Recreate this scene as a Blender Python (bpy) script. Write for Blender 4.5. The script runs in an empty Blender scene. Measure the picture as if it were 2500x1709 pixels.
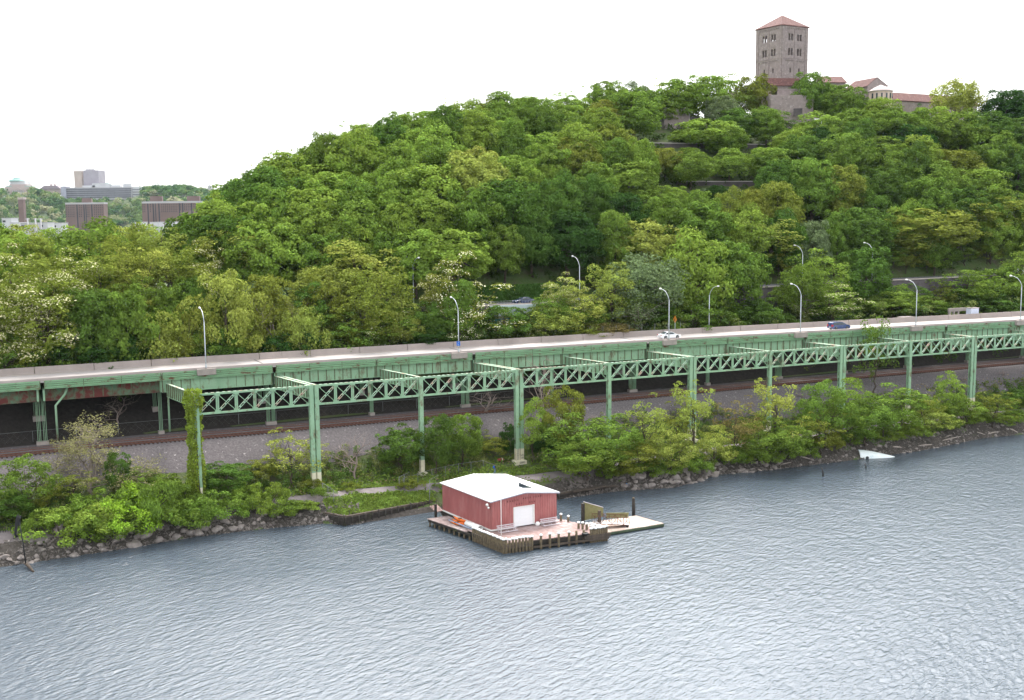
import bpy, math, random
import numpy as np
from mathutils import Vector, Matrix

# ------------------------------------------------------------------ scene, camera, light
scene = bpy.context.scene
COL = scene.collection
PI = math.pi
R_ = math.radians
FOC, PITCH, ROLL, CAMZ = 2695.6, .12165, -.01071, 50.0      # focal length in px of the 2500 px photo
cam = bpy.data.cameras.new('camera'); camo = bpy.data.objects.new('camera', cam); COL.objects.link(camo)
fw = Vector((0, math.cos(PITCH), -math.sin(PITCH))); rt = Vector((1, 0, 0)); upv = rt.cross(fw)
rt2 = rt*math.cos(ROLL)+upv*math.sin(ROLL); up2 = -rt*math.sin(ROLL)+upv*math.cos(ROLL)
camo.matrix_world = Matrix(((rt2.x, up2.x, -fw.x, 0), (rt2.y, up2.y, -fw.y, 0), (rt2.z, up2.z, -fw.z, CAMZ), (0, 0, 0, 1)))
cam.sensor_width = 36; cam.lens = FOC/2500*36; cam.clip_start = 1; cam.clip_end = 20000
scene.camera = camo

SUN_EL, SUN_AZ = 60, 6       # azimuth from +Y towards +X: high, in front of the camera behind thin cloud
world = bpy.data.worlds.new('World'); scene.world = world; world.use_nodes = True
wn = world.node_tree; wn.nodes.clear()
sky = wn.nodes.new('ShaderNodeTexSky'); sky.sky_type = 'NISHITA'; sky.sun_disc = False
sky.sun_elevation = R_(SUN_EL); sky.sun_rotation = R_(SUN_AZ); sky.dust_density = 5; sky.air_density = 1.0
mixc = wn.nodes.new('ShaderNodeMixRGB'); mixc.inputs[0].default_value = .8      # a closed bright cloud layer over the clear sky
mixc.inputs[2].default_value = (6.4, 6.5, 6.5, 1)
# cloud glow added low ahead to brighten the near water
wtc = wn.nodes.new('ShaderNodeTexCoord'); wdot = wn.nodes.new('ShaderNodeVectorMath'); wdot.operation = 'DOT_PRODUCT'
GLOW_EL = 38      # elevation of the added glow, set lower than the sun
wdot.inputs[1].default_value = (math.sin(R_(SUN_AZ))*math.cos(R_(GLOW_EL)), math.cos(R_(SUN_AZ))*math.cos(R_(GLOW_EL)), math.sin(R_(GLOW_EL)))
wmr = wn.nodes.new('ShaderNodeMapRange'); wmr.interpolation_type = 'SMOOTHSTEP'; wmr.inputs['From Min'].default_value = .86; wmr.inputs['From Max'].default_value = 1.0; wmr.inputs['To Min'].default_value = 1.0; wmr.inputs['To Max'].default_value = 5.6
wmu = wn.nodes.new('ShaderNodeVectorMath'); wmu.operation = 'SCALE'
wn.links.new(wtc.outputs['Generated'], wdot.inputs[0]); wn.links.new(wdot.outputs['Value'], wmr.inputs[0]); wn.links.new(wmr.outputs[0], wmu.inputs['Scale'])
bg = wn.nodes.new('ShaderNodeBackground'); bg.inputs[1].default_value = .15
out = wn.nodes.new('ShaderNodeOutputWorld')
wn.links.new(sky.outputs[0], mixc.inputs[1]); wn.links.new(mixc.outputs[0], wmu.inputs[0]); wn.links.new(wmu.outputs[0], bg.inputs[0]); wn.links.new(bg.outputs[0], out.inputs[0])
sl = bpy.data.lights.new('sun', 'SUN'); sl.energy = 1.5; sl.angle = R_(12); sl.color = (1, .96, .9)
slo = bpy.data.objects.new('sun', sl); COL.objects.link(slo)
sd_ = Vector((math.sin(R_(SUN_AZ))*math.cos(R_(SUN_EL)), math.cos(R_(SUN_AZ))*math.cos(R_(SUN_EL)), math.sin(R_(SUN_EL))))
slo.rotation_euler = sd_.to_track_quat('Z', 'Y').to_euler()
scene.view_settings.view_transform = 'Standard'; scene.view_settings.look = 'None'
scene.view_settings.exposure = 1.15; scene.view_settings.gamma = 1
scene.render.engine = 'CYCLES'
scene.cycles.max_bounces = 6; scene.cycles.diffuse_bounces = 3; scene.cycles.glossy_bounces = 3
scene.cycles.transmission_bounces = 4; scene.cycles.volume_bounces = 0

# ------------------------------------------------------------------ frames: photo pixel <-> world, road line (s, d, z)
FW, RT, UP = np.array(fw), np.array(rt2), np.array(up2)
CC = np.array([0, 0, CAMZ])
def ray(x, y): return FW+RT*(x-1250)/FOC-UP*(y-854.5)/FOC
def proj(P):
    d = np.asarray(P, float)-CC; z = d@FW
    return np.stack([1250+FOC*(d@RT)/z, 854.5-FOC*(d@UP)/z], -1)
def unz(x, y, z):
    d = ray(x, y); return CC+d*((z-CAMZ)/d[2])
def und(x, y, D):
    d = ray(x, y); return CC+d*(D/d[1])
X0, Y0, TH, BAY, CUR = -51.277, 176.571, .4746, 19.582, -.0211
S_ = np.arange(-700, 1400, 2.0)
ANG = np.clip(TH+CUR*S_/100, TH+CUR*3, TH+.02)
XS = np.cumsum(np.cos(ANG))*2; YS = np.cumsum(np.sin(ANG))*2
_i = np.searchsorted(S_, 0); XS += X0-XS[_i]; YS += Y0-YS[_i]
def fr(s, d, z=0.0):
    a = np.interp(s, S_, ANG)
    return np.array([np.interp(s, S_, XS)-d*np.sin(a), np.interp(s, S_, YS)+d*np.cos(a), z+0*np.asarray(s, float)])
def sd(X, Y):
    i = ((XS-X)**2+(YS-Y)**2).argmin(); a = ANG[i]
    return S_[i]+(X-XS[i])*math.cos(a)+(Y-YS[i])*math.sin(a), -(X-XS[i])*math.sin(a)+(Y-YS[i])*math.cos(a)
def tab(pts):
    xs = [p[0] for p in pts]; ys = [p[1] for p in pts]
    return lambda s: np.interp(s, xs, ys)
d_water = tab([(-200, -8), (-31, -8), (-13, -7.4), (-2, -6.3), (10, -7.4), (18, -9), (21, -12), (39, -11), (47, -14.5), (60, -14.2), (71, -14.2), (82, -17), (95, -12.8), (108, -14.4), (130, -15.4), (146, -15.1), (167, -12), (179, -13), (300, -14)])
d_edge = tab([(-300, 20.5), (-28, 20), (7, 19), (54, 16.2), (103, 13.2), (140, 9.5), (200, 4.5), (260, 1), (420, -4)])   # riverside deck edge of the viaduct
d_rail = tab([(-300, 17), (-30, 17), (-6, 16.6), (11, 15.2), (42, 14.4), (70, 13.4), (110, 13.0), (200, 11.5), (500, 8)])   # centre of the nearer track
d_path = tab([(-300, -3), (0, -3), (25, -4.2), (39, -6), (57, -8.6), (65, -8.6), (100, -6), (138, -4), (181, -5), (400, -5)])
d_up = tab([(-300, 52), (0, 50), (40, 42), (62, 34), (82, 32.5), (95, 34.5), (140, 38), (168, 37.5), (215, 33), (240, 36), (400, 45)])    # river edge of the upper road
Z_DECK, Z_RAIL, Z_UP = 23.2, 11.5, 30.5
zup = tab([(95, 30.5), (140, 31.2), (168, 31.6), (215, 32), (240, 32.2), (400, 33)])      # height of the upper road
def truss_top(s): return 21.8-.005*s
SKYL = [(-900, 560, 250), (0, 560, 250), (300, 560, 250), (440, 545, 255), (500, 520, 262), (530, 488, 268), (559, 462, 272), (645, 402, 282), (753, 346, 292), (839, 314, 300), (914, 288, 306), (1011, 266, 314), (1076, 248, 320),
        (1183, 234, 328), (1280, 228, 336), (1345, 238, 345), (1409, 224, 352), (1484, 204, 362), (1570, 204, 372), (1657, 200, 380), (1743, 200, 386), (1829, 210, 388), (1968, 210, 388), (2044, 215, 388), (2280, 222, 388), (2388, 228, 388), (2500, 226, 390), (3400, 230, 400)]
_cx = [a[0] for a in SKYL]; _cd = [a[2] for a in SKYL]
_cz = [CAMZ+(525-.0107*(a[0]-1250)-a[1])/FOC*a[2]-(13.5 if a[0] > 500 else 17) for a in SKYL]
DCAM = sd(0, 0)[1]
def hill(X, Y, s, d):
    """ground height landward of the upper road"""
    du = float(d_up(s))+10
    lam = (du-DCAM)/(d-DCAM)
    D0 = Y*lam
    xi = 1250+FOC*X/(Y*.9926+.12*20)
    Dc = np.interp(xi, _cx, _cd); zc = np.interp(xi, _cx, _cz)
    t = (Y-D0)/max(Dc-D0, 15)
    if t < 1:
        f = t*(1.35-.35*t)
        zu = float(zup(s)); z = zu+(zc-zu)*f
    else:
        z = zc-.0035*max(0, Y-Dc-26)**1.6 if xi > 480 else zc-.006*(Y-Dc)**1.5
    return max(z, 3.0), t, xi
def ground(s, d):
    dw, rc, du = float(d_water(s)), float(d_rail(s)), float(d_up(s))
    if d < du+9.5:
        ks = [dw-12, dw-1, dw, dw+3.2, dw+5, -1.5, min(3, rc-9.5), rc-8, rc-3.0, rc+7.5, rc+14, max(du-8, rc+14), max(du-1, rc+14.5), du+2.5, du+9.5]
        zs = [-5, -.9, -.15, 2.2, 3.0, 3.6, 4.3, 7.7, Z_RAIL-.35, Z_RAIL+.1, 17, 22, 23.5, float(zup(s))-.15, float(zup(s))-.1]
        for i in range(1, len(ks)): ks[i] = max(ks[i], ks[i-1]+.05)
        return float(np.interp(d, ks, zs))
    P = fr(s, d)
    return hill(P[0], P[1], s, d)[0]
def gxy(X, Y): return ground(*sd(X, Y))
def on_ground(x, y):
    """where the sight line through photo pixel (x, y) meets the terrain"""
    r = ray(x, y); D = 130.0
    while D < 520:
        p = CC+r*(D/r[1])
        if p[2] <= gxy(p[0], p[1]): return p
        D += .5
    return p
def at_offset(x, doff, absolute=True):
    """ground point on the bearing of photo column x at offset doff from the truss line"""
    lo, hi = 60.0, 600.0
    k = (x-1250)/FOC
    for _ in range(40):
        m = (lo+hi)/2; X = k*m*.9926/(1) ; X = k*(m*.9926+.12*25)
        if sd(X, m)[1] < doff: lo = m
        else: hi = m
    X = k*(lo*.9926+.12*25)
    return np.array([X, lo, gxy(X, lo)])

def s_at(x, doff, z):
    """s along the viaduct where a point doff landward of the deck edge at height z stands at photo column x"""
    lo, hi = -200.0, 330.0
    for _ in range(40):
        m = (lo+hi)/2
        if proj(fr(m, float(d_edge(m))+doff, z))[0] < x: lo = m
        else: hi = m
    return lo
# ------------------------------------------------------------------ object helpers
ORG = {}
def tag(o, label=None, cat=None, group=None, kind=None):
    if label: o['label'] = label
    if cat: o['category'] = cat
    if group: o['group'] = group
    if kind: o['kind'] = kind
    return o
def thing(name, label, cat, loc=(0, 0, 0), group=None):
    o = bpy.data.objects.new(name, None); COL.objects.link(o)
    o.location = tuple(float(v) for v in loc); o.empty_display_size = .5
    ORG[o.name] = np.array(loc, float)
    return tag(o, label, cat, group)
class MB:
    def __init__(s): s.v = []; s.f = []; s.n = 0; s.sm = []; s.mi = []; s.cur = 0
    def add(s, v, f, smooth=False):
        v = np.asarray(v, float).reshape(-1, 3)
        s.v.append(v); s.f += [tuple(int(i)+s.n for i in q) for q in f]; s.sm += [smooth]*len(f); s.mi += [s.cur]*len(f); s.n += len(v); return s
    def box(s, c, size, ax=None, ay=None, az=None):
        ax = np.array([1., 0, 0]) if ax is None else np.asarray(ax, float); az = np.array([0, 0, 1.]) if az is None else np.asarray(az, float)
        ay = np.cross(az, ax) if ay is None else np.asarray(ay, float)
        c = np.asarray(c, float); h = np.asarray(size, float)/2
        v = [c+ax*h[0]*i+ay*h[1]*j+az*h[2]*k for k in (-1, 1) for j in (-1, 1) for i in (-1, 1)]
        return s.add(v, [(0, 2, 3, 1), (4, 5, 7, 6), (0, 1, 5, 4), (2, 6, 7, 3), (0, 4, 6, 2), (1, 3, 7, 5)])
    def beam(s, p, q, w, h, up=(0, 0, 1)):
        p, q = np.asarray(p, float), np.asarray(q, float); a = q-p; L = np.linalg.norm(a)
        if L < 1e-6: return s
        a /= L; u = np.asarray(up, float); b = np.cross(u, a)
        if np.linalg.norm(b) < 1e-3: b = np.cross((1, 0, 0), a)
        b /= np.linalg.norm(b); c = np.cross(a, b)
        return s.box((p+q)/2, (L, w, h), a, b, c)
    def tube(s, pts, rad, n=6, cap=True):
        pts = [np.asarray(p, float) for p in pts]; rad = [rad]*len(pts) if np.isscalar(rad) else rad
        V = []; t0 = pts[1]-pts[0]; ref = np.array([1., 0, 0]) if abs(t0[0]) < .7*np.linalg.norm(t0) else np.array([0, 1., 0])
        for i, p in enumerate(pts):
            t = pts[min(i+1, len(pts)-1)]-pts[max(i-1, 0)]; t = t/(np.linalg.norm(t)+1e-9)
            b = np.cross(t, ref); b /= np.linalg.norm(b)+1e-9; c = np.cross(t, b)
            for k in range(n): V.append(p+rad[i]*(b*math.cos(2*PI*k/n)+c*math.sin(2*PI*k/n)))
        F = [(i*n+k, i*n+(k+1) % n, (i+1)*n+(k+1) % n, (i+1)*n+k) for i in range(len(pts)-1) for k in range(n)]
        s.add(V, F, True)
        if cap:
            m = s.n-len(V); s.f += [tuple(m+k for k in range(n))[::-1], tuple(m+(len(pts)-1)*n+k for k in range(n))]; s.sm += [False]*2; s.mi += [s.cur]*2
        return s
    def prism(s, poly, z0, z1):
        n = len(poly); V = [(p[0], p[1], z0) for p in poly]+[(p[0], p[1], z1) for p in poly]
        return s.add(V, [tuple(range(n))[::-1], tuple(range(n, 2*n))]+[(i, (i+1) % n, n+(i+1) % n, n+i) for i in range(n)])
    def extr(s, poly, vec):
        n = len(poly); vec = np.asarray(vec, float); P = [np.asarray(p, float) for p in poly]
        return s.add(P+[p+vec for p in P], [tuple(range(n))[::-1], tuple(range(n, 2*n))]+[(i, (i+1) % n, n+(i+1) % n, n+i) for i in range(n)])
    def lathe(s, prof, n=16, c=(0, 0, 0), ax=(0, 0, 1), smooth=True):
        ax = Vector(ax).normalized(); q = Vector((0, 0, 1)).rotation_difference(ax); V = []
        for r, z in prof:
            for k in range(n):
                v = q @ Vector((r*math.cos(2*PI*k/n), r*math.sin(2*PI*k/n), z)); V.append((v.x+c[0], v.y+c[1], v.z+c[2]))
        m = len(prof)
        return s.add(V, [(i*n+k, i*n+(k+1) % n, (i+1)*n+(k+1) % n, (i+1)*n+k) for i in range(m-1) for k in range(n)]+[tuple(range(n))[::-1], tuple((m-1)*n+k for k in range(n))], smooth)
    def arr(s, verts, quads):
        s.v.append(verts); s.f.append(('A', quads+s.n)); s.n += len(verts); return s
    def build(s, name, mat, parent=None, origin=None, color=None, root=None, local=False):
        me = bpy.data.meshes.new(name)
        V = np.concatenate(s.v) if s.v else np.zeros((0, 3))
        if parent is not None:
            r = parent
            while r.parent: r = r.parent
            org = np.array(r.location)
        else: org = np.array(origin, float) if origin is not None else np.array([0, 0, 0.])
        if local: org = np.zeros(3)
        V = V-org
        F = [q for q in s.f if q[0] != 'A']; A = [q[1] for q in s.f if q[0] == 'A']
        nl = sum(len(q) for q in F)+sum(a.size for a in A)
        me.vertices.add(len(V)); me.vertices.foreach_set('co', V.astype(np.float32).ravel())
        starts = []; loops = []; c = 0
        for q in F: starts.append(c); loops += q; c += len(q)
        loops = [np.array(loops, np.int32)]; starts = [np.array(starts, np.int32)]
        for a in A:
            starts.append(c+np.arange(len(a), dtype=np.int32)*a.shape[1]); loops.append(a.ravel().astype(np.int32)); c += a.size
        loops = np.concatenate(loops); starts = np.concatenate(starts)
        me.loops.add(len(loops)); me.loops.foreach_set('vertex_index', loops)
        me.polygons.add(len(starts)); me.polygons.foreach_set('loop_start', starts)
        if len(s.sm) == len(starts): me.polygons.foreach_set('use_smooth', s.sm)
        mats = mat if isinstance(mat, (list, tuple)) else [mat]
        for m in mats: me.materials.append(m)
        if len(mats) > 1: me.polygons.foreach_set('material_index', s.mi)
        me.update(calc_edges=True); me.validate()
        o = bpy.data.objects.new(name, me); COL.objects.link(o)
        if parent is not None: o.parent = parent
        elif origin is not None: o.location = org
        if color is not None: o.color = (*color, 1)
        return o
def copy_tree(o, parent=None):
    c = o.copy(); COL.objects.link(c); c.parent = parent
    for ch in o.children: copy_tree(ch, c)
    return c
def base(P): return (float(P[0]), float(P[1]), float(P[2]))

# ------------------------------------------------------------------ materials
def node_mat(name):
    m = bpy.data.materials.new(name); m.use_nodes = True; nt = m.node_tree
    return m, nt, nt.nodes['Principled BSDF']
def L(nt, a, b): nt.links.new(a, b)
def proc(name, c1, c2=None, scale=2.0, rough=.8, bump=0.0, bscale=None, metal=0.0, c3=None, c3scale=1.0, c3lo=.58, c3hi=.66, stretch=(1, 1, 1), spec=.3, detail=6):
    """two-tone noise paint, an optional third colour in patches, an optional bump"""
    m, nt, b = node_mat(name)
    b.inputs['Roughness'].default_value = rough; b.inputs['Metallic'].default_value = metal; b.inputs['Specular IOR Level'].default_value = spec
    tc = nt.nodes.new('ShaderNodeTexCoord'); mp = nt.nodes.new('ShaderNodeMapping'); mp.inputs['Scale'].default_value = stretch
    L(nt, tc.outputs['Object'], mp.inputs[0])
    n = nt.nodes.new('ShaderNodeTexNoise'); n.inputs['Scale'].default_value = scale; n.inputs['Detail'].default_value = detail; n.inputs['Roughness'].default_value = .65
    L(nt, mp.outputs[0], n.inputs['Vector'])
    r = nt.nodes.new('ShaderNodeValToRGB'); r.color_ramp.elements[0].position = .3; r.color_ramp.elements[1].position = .7
    c2 = c2 or tuple(v*.75 for v in c1)
    r.color_ramp.elements[0].color = (*c2, 1); r.color_ramp.elements[1].color = (*c1, 1)
    L(nt, n.outputs[0], r.inputs[0]); last = r.outputs[0]
    if c3:
        n3 = nt.nodes.new('ShaderNodeTexNoise'); n3.inputs['Scale'].default_value = c3scale; n3.inputs['Detail'].default_value = 8; n3.inputs['Roughness'].default_value = .7
        L(nt, mp.outputs[0], n3.inputs['Vector'])
        r3 = nt.nodes.new('ShaderNodeValToRGB'); r3.color_ramp.elements[0].position = c3lo; r3.color_ramp.elements[1].position = c3hi
        L(nt, n3.outputs[0], r3.inputs[0]); mx = nt.nodes.new('ShaderNodeMixRGB'); L(nt, r3.outputs[0], mx.inputs[0]); L(nt, last, mx.inputs[1]); mx.inputs[2].default_value = (*c3, 1); last = mx.outputs[0]
    L(nt, last, b.inputs['Base Color'])
    if bump:
        bp = nt.nodes.new('ShaderNodeBump'); bp.inputs['Strength'].default_value = min(1, bump); bp.inputs['Distance'].default_value = .05*max(1, bump)
        nb = nt.nodes.new('ShaderNodeTexNoise'); nb.inputs['Scale'].default_value = bscale or scale*3; nb.inputs['Detail'].default_value = 8
        L(nt, mp.outputs[0], nb.inputs['Vector']); L(nt, nb.outputs[0], bp.inputs['Height']); L(nt, bp.outputs[0], b.inputs['Normal'])
    return m
M = {}
RUST = (.13, .045, .025)
M['green'] = proc('green_bridge_paint', (.30, .465, .31), (.225, .375, .24), .5, .6, c3=RUST, c3scale=.8, c3lo=.53, c3hi=.70, stretch=(1, 1, .45))
M['green_old'] = proc('green_fascia_paint', (.23, .395, .235), (.16, .30, .17), .5, .6, c3=RUST, c3scale=.6, c3lo=.54, c3hi=.64, stretch=(1, 1, 2.5))
M['green_rust'] = proc('rust_eaten_green_paint', (.14, .27, .16), (.10, .18, .11), .5, .7, c3=(.14, .035, .03), c3scale=.5, c3lo=.38, c3hi=.55)
M['rust'] = proc('rusty_steel', (.16, .065, .04), (.08, .035, .025), 2, .85, bump=.4)
M['flange'] = proc('weathered_flange_paint', (.42, .55, .42), (.28, .42, .3), .8, .6, c3=(.32, .19, .13), c3scale=.8, c3lo=.5, c3hi=.6)
M['cream'] = proc('cream_column_paint', (.74, .70, .54), (.58, .54, .4), 1.2, .75, c3=(.2, .17, .13), c3scale=2, c3lo=.62, c3hi=.7)
M['concrete'] = proc('concrete', (.36, .315, .29), (.27, .24, .22), .8, .9, bump=.3, bscale=8, c3=(.22, .2, .19), c3scale=.5, c3lo=.6, c3hi=.72)
M['parapet'] = proc('parapet_concrete', (.34, .295, .275), (.27, .235, .22), .25, .9, bump=.3, bscale=6, c3=(.2, .18, .17), c3scale=.9, c3lo=.62, c3hi=.75, stretch=(1, 1, .3))
M['deck'] = proc('pale_worn_road_concrete', (.44, .405, .395), (.35, .32, .315), .15, .7, bump=.2, bscale=5, c3=(.36, .33, .34), c3scale=.3, c3lo=.6, c3hi=.75)
M['asphalt'] = proc('old_asphalt', (.17, .165, .18), (.12, .12, .13), .3, .85, bump=.2, bscale=8)
M['paint_white'] = proc('white_paint', (.8, .8, .78), (.7, .7, .68), 1, .5)
M['path'] = proc('path_gravel', (.22, .195, .195), (.15, .13, .13), .8, .95, bump=.5, bscale=6)
M['galv'] = proc('galvanised_steel', (.5, .53, .56), (.42, .45, .48), 1, .4, metal=.3, spec=.5)
M['dark'] = proc('dark_metal', (.03, .03, .032), (.02, .02, .02), 2, .5)
M['timber'] = proc('weathered_timber', (.12, .095, .075), (.05, .04, .033), 1.2, .9, bump=.6, bscale=4, stretch=(1, 1, .4))
M['timber_dark'] = proc('wet_dark_timber', (.05, .042, .035), (.02, .017, .015), 1.5, .7, bump=.6, bscale=4, c3=(.1, .12, .04), c3scale=1, c3lo=.58, c3hi=.7)
M['pilewood'] = proc('pile_timber', (.20, .16, .095), (.08, .06, .045), 2.5, .9, bump=.5, bscale=8)
M['capwhite'] = proc('white_pile_cap', (.85, .85, .84), (.75, .75, .74), 2, .5)
M['red'] = proc('red_sheet_siding', (.42, .155, .15), (.35, .125, .12), .35, .55, c3=(.44, .2, .19), c3scale=.7, c3lo=.5, c3hi=.68, stretch=(1, 1, .35))
M['roofwhite'] = proc('white_metal_roof', (.74, .74, .75), (.62, .62, .64), .25, .5, c3=(.5, .49, .48), c3scale=.35, c3lo=.6, c3hi=.8)
M['doorwhite'] = proc('white_door', (.85, .86, .88), (.8, .81, .84), .5, .4)
M['orange'] = proc('orange_plastic', (.8, .2, .03), (.65, .14, .02), 2, .4)
M['glass'] = proc('window_glass', (.05, .07, .08), (.03, .04, .05), 1, .08, spec=.6)
M['stone'] = proc('tower_stone', (.32, .265, .255), (.22, .18, .175), .9, .9, bump=.5, bscale=1.5, c3=(.40, .35, .33), c3scale=1.1, c3lo=.55, c3hi=.65)
M['stone_dark'] = proc('dark_terrace_stone', (.12, .105, .105), (.06, .052, .055), .5, .9, bump=.6, bscale=1.2)
M['plaster'] = proc('pink_plaster', (.62, .5, .44), (.52, .4, .35), .5, .9)
M['tile'] = proc('red_roof_tile', (.16, .07, .062), (.07, .032, .03), 1.6, .85, bump=.6, bscale=2.5, c3=(.28, .16, .14), c3scale=1.3, c3lo=.56, c3hi=.66)
M['lead'] = proc('pale_cone_roof', (.5, .43, .42), (.4, .34, .33), .8, .8)
M['bark'] = proc('bark', (.11, .085, .065), (.05, .04, .03), 2, .95, bump=.6)
M['bark_grey'] = proc('grey_bark', (.26, .22, .19), (.15, .12, .1), 2, .95)
M['twig'] = proc('pale_bare_twigs', (.34, .27, .24), (.2, .16, .14), 2, .95)
M['fencewire'] = proc('dull_fence_steel', (.22, .23, .23), (.15, .16, .16), 1, .6)
M['shoremud'] = proc('shore_mud_and_gravel', (.085, .075, .067), (.03, .026, .022), 1.5, .95, bump=1, bscale=2.5, c3=(.3, .27, .25), c3scale=1.8, c3lo=.6, c3hi=.66)
M['rubble'] = proc('dark_rubble', (.24, .21, .195), (.10, .09, .08), 1.5, .95, c3=(.4, .36, .34), c3scale=1.2, c3lo=.62, c3hi=.66)
M['rock'] = proc('shore_rock', (.34, .30, .28), (.16, .14, .13), .9, .9, bump=.6, bscale=3, c3=(.38, .34, .32), c3scale=.5, c3lo=.58, c3hi=.66)
M['ballast'] = proc('track_ballast', (.155, .138, .142), (.075, .066, .07), 3.0, .95, bump=1.0, bscale=4, c3=(.34, .31, .31), c3scale=1.6, c3lo=.62, c3hi=.64)
M['shade_toned_soil'] = proc('shade_toned_embankment_soil', (.045, .038, .034), (.02, .017, .015), 1.2, .95, bump=1, bscale=2, c3=(.12, .105, .1), c3scale=1.5, c3lo=.64, c3hi=.7)  # shade under the viaduct is put into this soil colour
M['tie'] = proc('creosoted_tie', (.065, .035, .028), (.035, .02, .016), 3, .9)
M['stiff'] = proc('rusty_stiffener_and_groove_shade', (.17, .20, .12), (.10, .10, .06), 1.5, .8)  # brown of the stiffeners, also the painted shade behind the fascia ribs
M['railsteel'] = proc('rusty_rail', (.17, .075, .05), (.12, .05, .035), 3, .6)
def leaf_material(name, trans=.24, vary=.5, spec=.0):
    m = bpy.data.materials.new(name); m.use_nodes = True; nt = m.node_tree; nt.nodes.clear()
    oi = nt.nodes.new('ShaderNodeObjectInfo'); geo = nt.nodes.new('ShaderNodeNewGeometry'); tc = nt.nodes.new('ShaderNodeTexCoord')
    n = nt.nodes.new('ShaderNodeTexNoise'); n.inputs['Scale'].default_value = .45; n.inputs['Detail'].default_value = 3
    L(nt, tc.outputs['Object'], n.inputs['Vector'])
    mr = nt.nodes.new('ShaderNodeMapRange'); mr.inputs['To Min'].default_value = 1-vary*.6; mr.inputs['To Max'].default_value = 1+vary
    L(nt, geo.outputs['Random Per Island'], mr.inputs[0])
    mr2 = nt.nodes.new('ShaderNodeMapRange'); mr2.inputs['From Min'].default_value = .3; mr2.inputs['From Max'].default_value = .7; mr2.inputs['To Min'].default_value = .8; mr2.inputs['To Max'].default_value = 1.2
    L(nt, n.outputs[0], mr2.inputs[0])
    mu = nt.nodes.new('ShaderNodeMath'); mu.operation = 'MULTIPLY'; L(nt, mr.outputs[0], mu.inputs[0]); L(nt, mr2.outputs[0], mu.inputs[1])
    hs = nt.nodes.new('ShaderNodeHueSaturation'); L(nt, oi.outputs['Color'], hs.inputs['Color']); L(nt, mu.outputs[0], hs.inputs['Value'])
    mh = nt.nodes.new('ShaderNodeMapRange'); mh.inputs['To Min'].default_value = .485; mh.inputs['To Max'].default_value = .512
    L(nt, n.outputs[0], mh.inputs[0]); L(nt, mh.outputs[0], hs.inputs['Hue'])
    d = nt.nodes.new('ShaderNodeBsdfDiffuse'); t = nt.nodes.new('ShaderNodeBsdfTranslucent'); mx = nt.nodes.new('ShaderNodeMixShader'); mx.inputs[0].default_value = trans
    L(nt, hs.outputs[0], d.inputs[0]); L(nt, hs.outputs[0], t.inputs[0]); L(nt, d.outputs[0], mx.inputs[1]); L(nt, t.outputs[0], mx.inputs[2])
    o = nt.nodes.new('ShaderNodeOutputMaterial'); L(nt, mx.outputs[0], o.inputs[0])
    return m
M['leaf'] = leaf_material('foliage'); M['blossom'] = leaf_material('blossom', .25, .25)
M['ivy'] = leaf_material('ivy_leaves', .25, .5)
# ------------------------------------------------------------------ setting: ground, water, roads, track beds
def strip(name, mat, s0, s1, step, rows, label=None, cat=None, parent=None, kind='structure'):
    """sheet along the road line; rows = list of functions s -> (d, z), closed cross-section if first == last"""
    ss = np.arange(s0, s1+step, step); b = MB(); V = []
    for s in ss:
        for r in rows:
            d, z = r(s); V.append(fr(s, d, z))
    n = len(rows)
    b.add(V, [(i*n+k, (i+1)*n+k, (i+1)*n+k+1, i*n+k+1) for i in range(len(ss)-1) for k in range(n-1)], True)
    o = b.build(name, mat, parent)
    if parent is None: tag(o, label, cat, kind=kind)
    return o
def make_ground():
    ss = np.concatenate([np.arange(-420, -60, 12), np.arange(-60, 240, 2.5), np.arange(240, 900, 14)])
    dd = np.concatenate([np.arange(-40, -20, 4), np.arange(-20, 8, .8), np.arange(8, 66, 1.25), np.arange(66, 260, 4), np.arange(260, 700, 30)])
    rng = np.random.RandomState(5)
    V = []
    for s in ss:
        for d in dd:
            z = ground(s, d)
            j = .1 if (d < float(d_rail(s))-9 and abs(d-float(d_path(s))) > 3) or d > float(d_up(s))+12 else 0
            V.append(fr(s, d, z+rng.normal()*j))
    n = len(dd)
    b = MB().add(V, [(i*n+k, (i+1)*n+k, (i+1)*n+k+1, i*n+k+1) for i in range(len(ss)-1) for k in range(n-1)], True)
    m, nt, p = node_mat('bank_and_hill_soil'); p.inputs['Roughness'].default_value = .95
    tc = nt.nodes.new('ShaderNodeTexCoord'); n1 = nt.nodes.new('ShaderNodeTexNoise'); n1.inputs['Scale'].default_value = .25; n1.inputs['Detail'].default_value = 9; n1.inputs['Roughness'].default_value = .7
    L(nt, tc.outputs['Object'], n1.inputs['Vector'])
    r = nt.nodes.new('ShaderNodeValToRGB'); e = r.color_ramp.elements; e[0].position = .38; e[0].color = (.055, .10, .02, 1); e[1].position = .68; e[1].color = (.085, .075, .045, 1)
    q = r.color_ramp.elements.new(.5); q.color = (.07, .10, .028, 1)
    L(nt, n1.outputs[0], r.inputs[0]); L(nt, r.outputs[0], p.inputs['Base Color'])
    bp = nt.nodes.new('ShaderNodeBump'); bp.inputs['Distance'].default_value = .3; n2 = nt.nodes.new('ShaderNodeTexNoise'); n2.inputs['Scale'].default_value = 1.5; n2.inputs['Detail'].default_value = 8
    L(nt, tc.outputs['Object'], n2.inputs['Vector']); L(nt, n2.outputs[0], bp.inputs['Height']); L(nt, bp.outputs[0], p.inputs['Normal'])
    tag(b.build('ground', m), kind='structure')
make_ground()
# far valley floor, from behind the hill to the horizon
far = MB().add([(-6000, 480, 2.5), (6000, 480, 2.5), (6000, 9000, 2.5), (-6000, 9000, 2.5)], [(0, 1, 2, 3)]); tag(far.build('far_ground', proc('far_valley', (.10, .11, .07), (.06, .08, .04), .01, .95)), kind='structure')
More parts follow.
